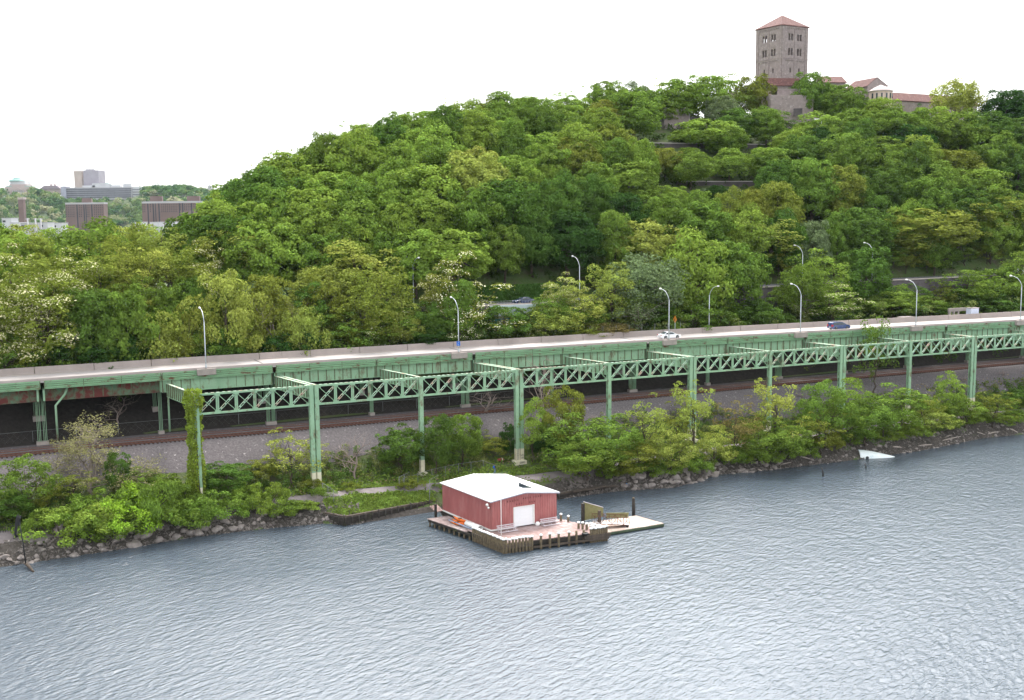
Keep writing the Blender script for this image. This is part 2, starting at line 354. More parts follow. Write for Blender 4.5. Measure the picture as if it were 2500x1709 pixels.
# far ridge
FRX = tab([(-1400, 112), (-1150, 114), (-1060, 112), (-1030, 100), (-980, 98), (-860, 98), (-835, 112), (-740, 116), (-690, 110), (-600, 88), (-400, 70), (0, 40)])
def far_ridge_z(X, Y):
    t = min(max((Y-2050)/420, 0), 1); return 3+(float(FRX(X*2500/Y))-8)*(t*t*(3-2*t))
b = MB(); xs = np.arange(-1800, 400, 40); ys = np.arange(1950, 3300, 60); V = [(x, y, far_ridge_z(x, y)) for x in xs for y in ys]; n = len(ys)
b.add(V, [(i*n+k, (i+1)*n+k, (i+1)*n+k+1, i*n+k+1) for i in range(len(xs)-1) for k in range(n-1)], True)
tag(b.build('far_hill', proc('far_hill_soil', (.06, .09, .03), (.04, .06, .02), .02, .95)), kind='structure')

def make_water():
    b = MB().add([(-3000, -800, 0), (3000, -800, 0), (3000, 1500, 0), (-3000, 1500, 0)], [(0, 1, 2, 3)])
    m, nt, p = node_mat('river_water')
    p.inputs['Base Color'].default_value = (.06, .078, .098, 1); p.inputs['Roughness'].default_value = .16; p.inputs['IOR'].default_value = 1.333; p.inputs['Specular IOR Level'].default_value = .5
    tc = nt.nodes.new('ShaderNodeTexCoord')
    def noise(scale, st, rz, det, rg=.55, dist=0.):
        mp = nt.nodes.new('ShaderNodeMapping'); mp.vector_type = 'TEXTURE'; mp.inputs['Scale'].default_value = st; mp.inputs['Rotation'].default_value = (0, 0, R_(rz)); L(nt, tc.outputs['Object'], mp.inputs[0])
        n = nt.nodes.new('ShaderNodeTexNoise'); n.inputs['Scale'].default_value = scale; n.inputs['Detail'].default_value = det; n.inputs['Roughness'].default_value = rg; n.inputs['Distortion'].default_value = dist
        L(nt, mp.outputs[0], n.inputs['Vector']); return n.outputs[0]
    a = noise(1.55, (2.2, 1, 1), 50, 3, .5, .4); c = noise(4.5, (2, 1, 1), 40, 4, .6, .4); g = noise(.03, (1, 1, 1), 0, 2)
    big = noise(.5, (1.6, 1, 1), 62, 2)
    def math_(op, x, y):
        k = nt.nodes.new('ShaderNodeMath'); k.operation = op
        for i, v in enumerate((x, y)):
            if isinstance(v, (int, float)): k.inputs[i].default_value = v
            else: L(nt, v, k.inputs[i])
        return k.outputs[0]
    h = math_('ADD', math_('ADD', math_('MULTIPLY', a, 1.0), math_('MULTIPLY', c, .3)), math_('MULTIPLY', big, .6))
    h = math_('MULTIPLY', h, math_('ADD', math_('MULTIPLY', g, 1.1), .35))
    bp = nt.nodes.new('ShaderNodeBump'); bp.inputs['Strength'].default_value = 1; bp.inputs['Distance'].default_value = .21
    L(nt, h, bp.inputs['Height']); L(nt, bp.outputs[0], p.inputs['Normal'])
    tag(b.build('river', m), kind='structure')
make_water()
# ballast bed, greenway path, upper road
def slope_rows(f, n): return [f(k) for k in range(n)]
strip('track_bed', M['ballast'], -120, 420, 2.5, [
    (lambda s: (float(d_rail(s))-8.6+.8*math.sin(s*.21)*math.sin(s*.083), ground(s, float(d_rail(s))-8.6+.8*math.sin(s*.21)*math.sin(s*.083))+.06)), (lambda s: (float(d_rail(s))-8, 7.8)), (lambda s: (float(d_rail(s))-3.0, Z_RAIL-.28)),
    (lambda s: (float(d_rail(s))+6.5, Z_RAIL+.12))])
strip('embankment', M['shade_toned_soil'], -120, 420, 2.5, [(lambda s: (float(d_rail(s))+6.4, Z_RAIL+.08)), (lambda s: (float(d_rail(s))+7.5, Z_RAIL+.25)), (lambda s: (float(d_rail(s))+14, ground(s, float(d_rail(s))+14)+.1)), (lambda s: (float(d_rail(s))+17, ground(s, float(d_rail(s))+17)+.1))])
shw = tab([(18, 1), (22, .3), (50, .3), (58, .8), (74, 1)])
strip('shore', M['shoremud'], -120, 420, 2.0, [(lambda s: (float(d_water(s))-1.5, -1.2)), (lambda s: (float(d_water(s))-.2, ground(s, float(d_water(s))-.2)+.12)), (lambda s: (float(d_water(s))+1.5*float(shw(s)), ground(s, float(d_water(s))+1.5*float(shw(s)))+.2)), (lambda s: (float(d_water(s))+(3.2+.5*math.sin(s*.7))*float(shw(s)), ground(s, float(d_water(s))+3.2*float(shw(s)))+.16)), (lambda s: (float(d_water(s))+(4.1+.6*math.sin(s*.7))*float(shw(s)), ground(s, float(d_water(s))+4.1*float(shw(s)))-.05))])
strip('path', M['path'], -120, 420, 2.5, [(lambda s, w=w: (float(d_path(s))+w, ground(s, float(d_path(s))+w)+(.14 if abs(w) < 1.3 else .02))) for w in (-1.7, -1.0, 0, 1.0, 1.7)])
strip('upper_road', M['asphalt'], -120, 420, 3, [(lambda s: (float(d_up(s))+.6, float(zup(s)))), (lambda s: (float(d_up(s))+8.6, float(zup(s))+.02))])
for w, nm in ((1.2, 'road_marking'), (8.1, 'road_marking')):
    strip(nm, M['paint_white'], -120, 420, 3, [(lambda s, w=w: (float(d_up(s))+w, float(zup(s))+.03)), (lambda s, w=w: (float(d_up(s))+w+.15, float(zup(s))+.03))])
o = thing('retaining_wall', 'dark stone retaining wall with pale coping carrying the upper road', 'wall', base(fr(100, float(d_up(100)), 23)))
strip('wall_face', M['stone_dark'], -120, 420, 3, [(lambda s: (float(d_up(s)), 19)), (lambda s: (float(d_up(s))-.0, float(zup(s)))), (lambda s: (float(d_up(s))+.45, float(zup(s)))), (lambda s: (float(d_up(s))+.45, 19))], parent=o)
strip('coping', M['concrete'], -120, 420, 3, [(lambda s: (float(d_up(s))-.12, float(zup(s))+.02)), (lambda s: (float(d_up(s))-.12, float(zup(s))+.32)), (lambda s: (float(d_up(s))+.55, float(zup(s))+.32)), (lambda s: (float(d_up(s))+.55, float(zup(s))+.02))], parent=o)

# ------------------------------------------------------------------ foliage kit
def unit(v): return v/(np.linalg.norm(v, axis=-1, keepdims=True)+1e-9)
def leaf_quads(rng, pos, nrm, size, elong=1.35):
    n = len(pos); r = unit(rng.normal(size=(n, 3))); t = unit(np.cross(nrm, r)); bb = np.cross(nrm, t)
    sz = (size*rng.uniform(.6, 1.3, (n, 1)))/2
    V = np.stack([pos-t*sz*elong, pos-bb*sz*.8, pos+t*sz*elong, pos+bb*sz*.8], 1).reshape(-1, 3)
    return V, np.arange(4*n).reshape(n, 4)
def lobed(rng, cen, outd, lr, per, size, flat=.8, nj=.55, up=.5, ob=.35):
    """leaf faces over the outer side of each leaf clump"""
    P, N = [], []
    for c, o, r in zip(cen, outd, lr):
        k = max(6, int(per*(r/np.mean(lr))**2))
        v = unit(rng.normal(size=(k, 3))+o*.9+np.array([0, 0, up]))
        P.append(c+v*(r*rng.uniform(.62, 1.08, (k, 1)))*np.array([1, 1, flat])); N.append(unit(v+ob*o+nj*.8*rng.normal(size=(k, 3))))
    return leaf_quads(rng, np.concatenate(P), np.concatenate(N), size)
def shell(rng, n, rx, ry, rz, zc, bottom=-.45, lo=.72, hi=1.0, sq=1.0):
    g = np.arange(n*2)+.5; ph = np.arccos(1-2*g/(n*2)); th = PI*(1+5**.5)*g
    d = np.stack([np.cos(th)*np.sin(ph), np.sin(th)*np.sin(ph), np.cos(ph)], 1); d = unit(d+rng.normal(size=d.shape)*.12)
    d = d[d[:, 2] > bottom]; rng.shuffle(d); d = d[:n]
    q = rng.uniform(lo, hi, (len(d), 1))
    return d*q*np.array([rx, ry, rz])+np.array([0, 0, zc]), d
def limbs(rng, mb, h, r0, targets, fork=.38, n=5, wob=.25):
    z1 = h*fork; trunk = [np.array([0, 0, -.6])]
    for k in range(1, 5): trunk.append(np.array([rng.normal()*wob*.5, rng.normal()*wob*.5, z1*k/4]))
    top = np.array([rng.normal()*wob, rng.normal()*wob, h*.82])
    trunk += [trunk[-1]*.5+top*.5+rng.normal(size=3)*wob*.5, top]
    mb.tube(trunk, [r0*1.25, r0, r0*.9, r0*.82, r0*.75, r0*.45, r0*.12], n+1)
    for t in targets:
        a = trunk[3]+(trunk[5]-trunk[3])*rng.uniform(0, 1); mid = a*.45+t*.55+np.array([0, 0, -.04*h])+rng.normal(size=3)*wob
        mb.tube([a, mid, t], [r0*.38, r0*.22, r0*.05], 4, False)
GREENS = dict(mid=(.125, .20, .034), bright=(.17, .255, .042), deep=(.08, .145, .027), olive=(.165, .20, .035), yellow=(.24, .29, .06), grey=(.15, .20, .09), dark=(.035, .08, .018), lime=(.21, .33, .035), rusty=(.20, .17, .06))
BLOS = (.62, .60, .36)
PROTO = {}
def proto(kind, key, parts):
    """parts: (name, mesh builder, material) -> hidden-free prototype, moved into place by its first use"""
    r = bpy.data.objects.new(key, None); COL.objects.link(r); r.empty_display_size = .5
    for nm, mb, mt in parts: mb.build(nm, mt, r, local=True)
    PROTO.setdefault(kind, []).append([r, False])
def oak(seed, w=12.5, h=15, nl=92, per=96, leaf=.41, lr=1.4, bottom=-.75, zc=.52, rzf=.46, name='broadleaf_tree'):
    rng = np.random.RandomState(seed); cen, out_ = shell(rng, nl, w/2-lr*.6, w/2-lr*.6, h*rzf-lr*.4, h*zc, bottom, .7, 1.02)
    cen[:, :2] += rng.normal(size=(len(cen), 2))*.45
    cen2, out2 = shell(rng, nl//3, w*.3, w*.3, h*.25, h*zc, -.9)
    lrs = lr*rng.uniform(.65, 1.35, len(cen)); V, F = lobed(rng, cen, out_, lrs, per, leaf, .88, .6, .35)
    V2, F2 = lobed(rng, cen2, out2, np.full(len(cen2), lr), per//2, leaf*1.3)
    mb = MB(); mb.arr(V, F); mb.arr(V2, F2); tr = MB(); limbs(rng, tr, h, w*.026, cen[rng.choice(len(cen), 9)], .35)
    proto('oak', name, [('trunk', tr, M['bark']), ('crown', mb, M['leaf'])])
for k in range(5): oak(10+k, w=[12.5, 11.5, 13.5, 12, 13][k], h=[15, 16, 14.5, 15.5, 14][k], nl=[92, 80, 104, 96, 84][k], lr=[1.4, 1.5, 1.3, 1.3, 1.55][k])
def locust(seed, kind, w=9, h=15, nl=60, per=72, leaf=.28, lr=1.0, blos=0, name='locust_tree'):
    rng = np.random.RandomState(seed)
    cen, out_ = shell(rng, nl, w/2-lr*.5, w/2-lr*.5, h*.4, h*.56, -.85, .45, 1.08)
    cen[:, :2] += rng.normal(size=(len(cen), 2))*.6; cen[:, 2] += rng.normal(size=len(cen))*.5
    lrs = lr*rng.uniform(.6, 1.5, len(cen)); V, F = lobed(rng, cen, out_*.6, lrs, per, leaf, .8, .8, .35)
    mb = MB(); mb.arr(V, F); tr = MB(); limbs(rng, tr, h, w*.026, cen[rng.choice(len(cen), 16)], .3, wob=.5)
    parts = [('trunk', tr, M['bark']), ('crown', mb, M['leaf'])]
    if blos:
        sel = rng.rand(len(cen)) < blos; V, F = lobed(rng, cen[sel]+np.array([0, 0, .1]), out_[sel], lrs[sel]*1.08, int(per*.5), leaf*.72, .55, .8, .3)
        bl = MB(); bl.arr(V, F); parts.append(('blossoms', bl, M['blossom']))
    proto(kind, name, parts)
for k in range(4): locust(30+k, 'locust', w=[9, 10, 8, 9][k], nl=[62, 70, 54, 66][k])
for k in range(3): locust(40+k, 'flowering', blos=[.6, .7, .8][k], nl=[72, 66, 60][k])
locust(44, 'white', w=8, h=13, nl=38, blos=1.0, per=46)
def feather(seed, w=9, h=10, n=8500, leaf=.24, kind='willow', name='willow_tree'):
    """soft fine crown without clear clumps"""
    rng = np.random.RandomState(seed); cen, out_ = shell(rng, 130, w/2-.7, w/2-.7, h*.4, h*.58, -.6, .35, 1.0)
    V, F = lobed(rng, cen, out_*.4+rng.normal(size=out_.shape)*.2, np.full(len(cen), .8), n//130, leaf, 1.1, 1.2, .2)
    mb = MB(); mb.arr(V, F); tr = MB(); limbs(rng, tr, h, w*.022, cen[rng.choice(len(cen), 22)], .22, wob=.4)
    proto(kind, name, [('trunk', tr, M['bark_grey']), ('crown', mb, M['leaf'])])
feather(50); feather(51, 10, 9)
def small(seed, w=6.5, h=9, nl=34, per=100, leaf=.2, lr=.85, kind='small', name='bank_tree', zc=.55, rzf=.42, bottom=-.7, lo=.55):
    rng = np.random.RandomState(seed); cen, out_ = shell(rng, nl, w/2-lr*.5, w/2-lr*.5, h*rzf-lr*.2, h*zc, bottom, lo, 1.08)
    cen += rng.normal(size=cen.shape)*.35
    lrs = lr*rng.uniform(.55, 1.4, len(cen)); V, F = lobed(rng, cen, out_, lrs, per, leaf, .75, .8)
    mb = MB(); mb.arr(V, F); tr = MB(); limbs(rng, tr, h, w*.02, cen[rng.choice(len(cen), 12)], .22, wob=.35)
    proto(kind, name, [('trunk', tr, M['bark']), ('crown', mb, M['leaf'])])
for k in range(4): small(60+k, w=[6.5, 6, 7.5, 6.5][k], h=[9, 10, 8.5, 9.5][k], nl=[56, 48, 62, 52][k])
for k in range(3): small(65+k, nl=80, w=6.5, h=9, lr=.85, per=120, leaf=.21, kind='dense', name='dense_tree', lo=.7)
for k in range(4): small(70+k, w=5.5, h=9.5, nl=52, per=44, leaf=.16, lr=.6, kind='airy', name='airy_tree', lo=.2, bottom=-.85)
def bush(seed, w=5, h=3, nl=42, per=95, leaf=.17, lr=.62):
    rng = np.random.RandomState(seed); cen, out_ = shell(rng, nl, w/2-lr*.4, w/2-lr*.4, h*.58-lr*.3, h*.42, -.45, .6, 1.12)
    cen += rng.normal(size=cen.shape)*.25
    lrs = lr*rng.uniform(.5, 1.5, len(cen)); V, F = lobed(rng, cen, out_, lrs, per, leaf, .8, .8)
    mb = MB(); mb.arr(V, F); tr = MB()
    for c in cen[:9]: tr.tube([(0, 0, -.3), c*np.array([.4, .4, .6]), c], [.06, .04, .02], 4, False)
    proto('bush', 'shrub', [('stems', tr, M['bark']), ('crown', mb, M['leaf'])])
for k in range(5): bush(80+k, w=[5, 5.5, 4.5, 5, 6][k], h=[3, 2.6, 3.2, 2.8, 3][k])
def bare(seed, h=9, w=7, kind='bare', leafy=0, name='bare_tree', lean=0, levels=4, nb=5, leaf=.15):
    rng = np.random.RandomState(seed); tr = MB(); tips = []
    def grow(p, d, ln, r, lv):
        pts = [p]; dd = d
        for k in range(3):
            dd = unit(dd+rng.normal(size=3)*.18+np.array([0, 0, .05])); pts.append(pts[-1]+dd*ln/3)
        tr.tube(pts, [r, r*.8, r*.65, r*.5], 4 if lv > 1 else 6, False)
        if lv >= levels: tips.append(pts[-1]); tips.append(pts[-2]); return
        for k in range(nb if lv > 0 else nb+1):
            q = pts[1+k % 3]; a = unit(dd*.7+unit(rng.normal(size=3)*np.array([1, 1, .7]))*.8*(w/h+.2)+np.array([0, 0, .15])); grow(q, a, ln*rng.uniform(.5, .75), r*.45, lv+1)
    grow(np.array([0, 0, -.3]), unit(np.array([lean, 0, 1.])), h*.48, h*.016, 1)
    parts = [('trunk', tr, M['twig'] if not leafy else M['bark_grey'])]
    if leafy:
        T = np.array(tips); T = T[rng.rand(len(T)) < .9]; k = leafy
        P = np.repeat(T, k, 0)+rng.normal(size=(len(T)*k, 3))*.3; V, F = leaf_quads(rng, P, unit(rng.normal(size=P.shape)+[0, 0, .6]), leaf)
        mb = MB(); mb.arr(V, F); parts.append(('crown', mb, M['leaf']))
    proto(kind, name, parts)
bare(94, 15, 17, 'bigbud', 20, 'budding_tree', levels=4, nb=6, leaf=.15); bare(90); bare(91, 8, 9); bare(92, 10, 9, 'budding', 11, 'budding_tree', levels=4, nb=5); bare(93, 9, 6, 'budding', 12, 'budding_tree', levels=4, nb=5)

PDIM = {}
def dims(kind, i):
    k = (kind, i)
    if k not in PDIM:
        r = PROTO[kind][i][0]; c = [ch for ch in r.children if ch.name.startswith('crown')] or list(r.children)
        n = len(c[0].data.vertices); a = np.empty(n*3, np.float32); c[0].data.vertices.foreach_get('co', a); a = a.reshape(-1, 3)
        PDIM[k] = (np.percentile(a[:, 0], 98)-np.percentile(a[:, 0], 2), a[:, 2].max())
    return PDIM[k]
prng = random.Random(3)
COUNT = {}
def plant(kind, P, h, w, color, label, cat='tree', group=None, rz=None, variant=None, name=None, blos=BLOS):
    """one plant standing at ground point P, h metres tall, w metres wide"""
    lst = PROTO[kind]; COUNT[kind] = COUNT.get(kind, -1)+1
    i = COUNT[kind] % len(lst) if variant is None else variant
    w0, h0 = dims(kind, i); pr = lst[i]
    if kind not in ('bush', 'bare') and name != 'sapling': w = max(w, h/h0*w0/1.4)
    r = pr[0] if not pr[1] else copy_tree(pr[0]); pr[1] = True
    r.location = base(P); r.rotation_euler = (0, 0, prng.uniform(0, 6.28) if rz is None else rz)
    r.scale = (w/w0, w/w0, h/h0)
    if name: r.name = name
    for k in list(r.keys()):
        del r[k]
    j = prng.uniform(.9, 1.1); g = prng.uniform(.94, 1.06)
    for c in r.children:
        if c.name.startswith('crown'): c.color = (color[0]*j*g, color[1]*j, color[2]*j, 1)
        if c.name.startswith('blossoms'): c.color = (*blos, 1)
    tag(r, label, cat, group); return r
# ------------------------------------------------------------------ viaduct
def tn(s):
    a = float(np.interp(s, S_, ANG)); return np.array([math.cos(a), math.sin(a), 0]), np.array([-math.sin(a), math.cos(a), 0])
def sbox(mb, s, d, z, ls, ld, lz):
    t, n = tn(s); return mb.box(fr(s, d, z), (ls, ld, lz), t, n, (0, 0, 1))
def dcol(s): return max(float(d_edge(s))+2.4, float(d_rail(s))+6.1)
SC = [i*BAY for i in range(-4, 17)]
def si(i): return i*BAY
V = thing('road_viaduct', 'pale green steel road viaduct with concrete deck above the railway', 'viaduct', base(fr(40, 0, 3.6)))
SA, SB = -84, 315
DW = 9.3
strip('deck_slab', M['deck'], SA, SB, 3, [(lambda s: (float(d_edge(s)), 22.75)), (lambda s: (float(d_edge(s)), Z_DECK)), (lambda s: (float(d_edge(s))+DW, Z_DECK)), (lambda s: (float(d_edge(s))+DW, 22.6)), (lambda s: (float(d_edge(s)), 22.75))], parent=V)
strip('kerb', M['parapet'], SA, SB, 3, [(lambda s: (float(d_edge(s))-.04, 23.0)), (lambda s: (float(d_edge(s))-.04, Z_DECK+.3)), (lambda s: (float(d_edge(s))+.4, Z_DECK+.3)), (lambda s: (float(d_edge(s))+.5, Z_DECK-.02))], parent=V)
k = 0
ends = sorted([SA, SB]+[si(i)-2.2 for i in (-3, 1, 3, 5, 7, 9, 11, 13, 15)])
for a, b_ in zip(ends[:-1], ends[1:]):
    mb = MB()
    n = max(1, int(round((b_-a)/9.8)))
    for q in range(n):
        s0, s1 = a+(b_-a)*q/n+.05, a+(b_-a)*(q+1)/n-.05
        sec = [(DW-.55, Z_DECK-.01), (DW-.42, Z_DECK+.28), (DW-.3, Z_DECK+1.2), (DW-.02, Z_DECK+1.2), (DW+.02, 22.5), (DW-.55, 22.5)]
        P = [fr(s0, float(d_edge(s0))+d, z) for d, z in sec]+[fr(s1, float(d_edge(s1))+d, z) for d, z in sec]; m = len(sec)
        mb.add(P, [tuple(range(m))[::-1], tuple(range(m, 2*m))]+[(i, (i+1) % m, m+(i+1) % m, m+i) for i in range(m)])
    mb.build('parapet', M['parapet'], V)
road = strip('road', M['deck'], SA, SB, 3, [(lambda s: (float(d_edge(s))+.5, Z_DECK+.006)), (lambda s: (float(d_edge(s))+DW-.56, Z_DECK+.006))])
strip('lane_line', M['paint_white'], SA, SB, 3, [(lambda s: (float(d_edge(s))+1.2, Z_DECK+.012)), (lambda s: (float(d_edge(s))+1.34, Z_DECK+.012))])
ylw = proc('yellow_line_paint', (.7, .5, .2), (.5, .36, .15), 1, .6)
strip('edge_line', ylw, SA, SB, 3, [(lambda s: (float(d_edge(s))+8.1, Z_DECK+.012)), (lambda s: (float(d_edge(s))+8.22, Z_DECK+.012))])
for s in ends[1:-1]:
    mb = MB(); mb.beam(fr(s-1.0, float(d_edge(s))+.5, Z_DECK+.016), fr(s-1.0, float(d_edge(s))+8.7, Z_DECK+.016), .22, .012)
    mb.build('expansion_joint', M['dark'], V)
for i in range(-4, 15):
    s0, s1 = si(i), si(i+1); rusty = i < -1
    g0 = 1.0 if (i % 2) else .12; g1 = 1.0 if ((i+1) % 2) else .12       # joints at the double columns
    a, b_ = s0-2+g0*.55, s1-2-.05
    E = lambda s, dd, z: fr(s, float(d_edge(s))+dd, z)
    mb = MB(); mb.cur = 1; mb.beam(E(a, .1, 22.38), E(b_, .1, 22.38), .06, 1.36); mb.cur = 0  # dark back plate: shade of the grooves between ribs put into its colour
    for z in (22.95, 22.62, 22.29, 21.96): mb.beam(E(a, -.03, z), E(b_, -.03, z), .12, .245); mb.beam(E(a, -.1, z-.1), E(b_, -.1, z-.1), .1, .04)
    mb.beam(E(a, -.03, 21.72), E(b_, -.03, 21.72), .2, .14); mb.cur = 1
    for q in range(4):
        s = a+(b_-a)*(q+.02)/3.1 if q < 3 else b_-.06
        mb.beam(E(s, -.06, 21.65), E(s, -.06, 23.0), .14, .1, (1, 0, 0))
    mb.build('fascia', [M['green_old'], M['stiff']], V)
    mb = MB(); off = 2.0 if i < 0 else .55
    zb, zt = (19.35, 21.75) if i < 0 else (19.5, 21.7)
    mb.beam(E(a, off, (zb+zt)/2), E(b_, off, (zb+zt)/2), .06, zt-zb)
    mb.beam(E(a, off, zb), E(b_, off, zb), .5, .09); mb.beam(E(a, off, zt), E(b_, off, zt), .5, .09)
    n = 12; mb.cur = 1
    for q in range(n+1):
        s = a+.1+(b_-a-.2)*q/n; mb.beam(E(s, off-.1, zb+.04), E(s, off-.1, zt-.04), .07, .18, (1, 0, 0))
    mb.build('girder', [M['green_rust'] if i < 0 else M['green'], M['stiff']], V)
    mb = MB(); mb.beam(E(a, 8, 20.6), E(b_, 8, 20.6), .08, 2.3)
    for q in range(1, 4): mb.beam(E(a, off+q*1.8, 21.9), E(b_, off+q*1.8, 21.9), .2, .9)
    mb.build('inner_girder', M['green_rust'], V)
for i in range(-4, 16):
    dbl = i % 2 == 1
    offs = (-.48, .48) if dbl else (0,)
    for o_ in offs:
        s = si(i)+o_-2; t, n = tn(s); dc = dcol(s)
        mb = MB(); mb.beam(fr(s, float(d_edge(s))+.6, 20.5), fr(s, dc+6.5, 20.6), .3, 2.0); mb.build('cross_beam', M['green'], V)
        for dd, nm in ((dc, 0), (dc+5.6, 1)):
            mb = MB(); zg = ground(s, dd)
            for k in (-1, 1): mb.beam(fr(s+k*.24, dd, zg-.5), fr(s+k*.24, dd, 20), .06, .6, n)
            mb.beam(fr(s, dd, zg-.5), fr(s, dd, 20), .5, .06, t)
            c = mb.build('column', M['green'] if i > -3 else M['green_rust'], V)
            mb = MB(); sbox(mb, s, dd, zg+.0, 1.0, 1.0, 1.3); mb.build('footing', M['concrete'], c)
mb = MB(); s = si(-1)+.2; mb.tube([fr(s, 20.4, 12.2), fr(s, 20.4, 18.6), fr(s+1.6, 20.6, 20.4), fr(s+2.1, 20.9, 21.6)], .2, 8); mb.build('drain_pipe', M['green'], V)
mb = MB(); s = si(0)-.8; mb.tube([fr(s, 20.6, 12.2), fr(s, 20.6, 18.9), fr(s+1.2, 20.8, 20.2)], .18, 8); mb.build('drain_pipe', M['green'], V)
M['lacing'] = proc('faded_pink_green_lacing', (.30, .46, .34), (.26, .38, .28), .7, .6, c3=(.40, .27, .21), c3scale=.5, c3lo=.5, c3hi=.62)
# river-side frames: columns, brackets, trusses
NF = 13
for i in range(0, NF):
    dbl = i % 2 == 1; offs = (-.46, .46) if dbl else (0,); W = .72
    zt = truss_top(si(i))
    zbse = 3.35 if i == 0 else 3.6
    for o_ in offs:
        s = si(i)+o_; t, n = tn(s)
        mb = MB()
        mb.beam(fr(s, -.36, zbse+3.0), fr(s, -.36, zt), W, .07, n); mb.beam(fr(s, .36, zbse+3.0), fr(s, .36, zt), W, .07, n)
        for k in (-1, 1):
            for q in (-1, 1): mb.beam(fr(s+k*(W/2-.04), q*.26, zbse+3.0), fr(s+k*(W/2-.04), q*.26, zt), .14, .05, t)
            z = zbse+3.3
            while z < zt-.3: sbox(mb, s+k*(W/2-.04), 0, z, .05, .7, .42); z += 1.25
        c = mb.build('truss_column', M['green'], V)
        mb = MB()
        mb.beam(fr(s, -.36, zbse), fr(s, -.36, zbse+3.0), W, .072, n); mb.beam(fr(s, .36, zbse), fr(s, .36, zbse+3.0), W, .072, n)
        for k in (-1, 1):
            for q in (-1, 1): mb.beam(fr(s+k*(W/2-.04), q*.26, zbse), fr(s+k*(W/2-.04), q*.26, zbse+3.0), .14, .052, t)
            for z in (zbse+.6, zbse+1.8): sbox(mb, s+k*(W/2-.04), 0, z, .05, .7, .42)
        mb.build('painted_base', M['cream'], c)
        # bracket
        dI = float(d_edge(s))+.5; sI = s-1.0
        if dI > 1.2:
            for_m = MB(); p, q = fr(s, .2, zt-1.2), fr(sI, dI, 21.0-1.2)
            for_m.beam(p, q, .07, 2.3)
            for_m.beam(p-[0, 0, 1.15], q-[0, 0, 1.15], .42, .08)
            m_ = max(3, int(dI/1.35))
            for_m.cur = 1
            for j in range(m_+1):
                x = p+(q-p)*(j/m_)
                for e in (-1, 1): for_m.box(x+t*e*.13, (.2, .07, 2.2), t, n, (0, 0, 1))
            br = for_m.build('bracket', [M['green'], M['stiff']], V)
            mb = MB(); mb.beam(p+[0, 0, 1.17], q+[0, 0, 1.17], .46, .09); mb.build('top_flange', M['flange'], br)
    mb = MB(); sbox(mb, si(i), 0, 3.85, 2.4 if dbl else 1.4, 1.6, 1.0); sbox(mb, si(i), 0, 2.9, 3.0 if dbl else 1.9, 2.1, .8); mb.build('column_base', M['cream'], V)
    if i == 3:      # spray-painted outlines, in letters too rough to read
        mb = MB(); n3 = fr(si(3), -1)-fr(si(3), 0); t3, _n = tn(si(3))
        def gl(s, z, w, h, y=-.41):
            c = fr(s, y, z); q = [c-t3*w/2-UZ_*h/2, c+t3*w/2-UZ_*h/2, c+t3*w/2+UZ_*h/2, c-t3*w/2+UZ_*h/2]
            for a, b2 in zip(q, q[1:]+q[:1]): mb.beam(a, b2, .03, .05, n3)
        UZ_ = np.array([0, 0, 1.])
        for k in range(5): gl(si(3)-.46, 4.7+k*.42, .3, .3)
        for k in range(2): gl(si(3)+.46, 4.8+k*.5, .35, .2); mb.beam(fr(si(3)+.3, -.41, 4.8+k*.5), fr(si(3)+.65, -.41, 5.0+k*.5), .03, .05, n3)
        for k in range(4): gl(si(3)-.2+k*.28, 4.05, .2, .26, -.83)
        mb.build('graffiti', M['dark'], V)
    if i == NF-1: break
    # truss
    s0, s1 = si(i)+(W*.5 if not dbl else W*.5+.46), si(i+1)-(W*.5 if (i+1) % 2 == 0 else W*.5+.46)
    za, zb_ = truss_top(s0), truss_top(s1); H = 3.35
    tp = lambda u, z=0.0, d=0.0: fr(s0+(s1-s0)*u, d, za+(zb_-za)*u+z)
    tr = thing('truss', None, None, base(fr(si(i), 0, 3.6))); tr.parent = V; tr.location = (0, 0, 0)
    t, n = tn((s0+s1)/2)
    mb = MB()
    for d in (-.2, .2): mb.beam(tp(0, -.17, d), tp(1, -.17, d), .06, .3)
    mb.build('top_chord', M['green'], tr)
    mb = MB()
    for q in range(20):
        u = (q+.5)/20; c = tp(u, -.0, 0); mb.box(c, (.48, .5, .05), t, n, (0, 0, 1))
    mb.build('top_batten', M['flange'], tr)
    mb = MB()
    for d in (-.2, .2): mb.beam(tp(0, -H, d), tp(1, -H, d), .06, .27)
    mb.beam(tp(0, -H-.14), tp(1, -H-.14), .44, .03); mb.build('bottom_chord', M['green'], tr)
    NP = 6
    for j in range(NP+1):
        u = j/NP; sp = .14/(s1-s0)
        if 0 < j < NP:
            ver = MB()
            for e in (-1, 1): ver.beam(tp(u+e*sp, -.3), tp(u+e*sp, -H+.1), .24, .06, n)
            ver.build('vertical_member', M['green'], tr)
        for z in (-.28, -H+.12):
            gs = MB()
            for d in (-.23, .23): gs.box(tp(min(max(u, .012), .988), z, d), (.8 if 0 < j < NP else .4, .03, .5), t, n, (0, 0, 1))
            gs.build('gusset_plate', M['green'], tr)
    for j in range(NP):
        dl, dp = MB(), MB(); u0, u1 = j/NP, (j+1)/NP; p, q = tp(u0, -H+.1), tp(u1, -.25); a = unit(q-p); w = np.cross(a, n)
        for e in (-1, 1): dl.beam(p+w*e*.15, q+w*e*.15, .22, .055, w)
        LL = np.linalg.norm(q-p)
        for f in (.2, .42, .64, .84):
            c = p+(q-p)*f; dl.box(c+n*.0, (.28, .3, .22), a, n, np.cross(a, n))
        p, q = tp(u0, -.25), tp(u1, -H+.1); a = unit(q-p); w = np.cross(a, n); dp.beam(p, q, .22, .09, w)
        dl.build('laced_diagonal', M['lacing'], tr); dp.build('plain_diagonal', M['green'], tr)

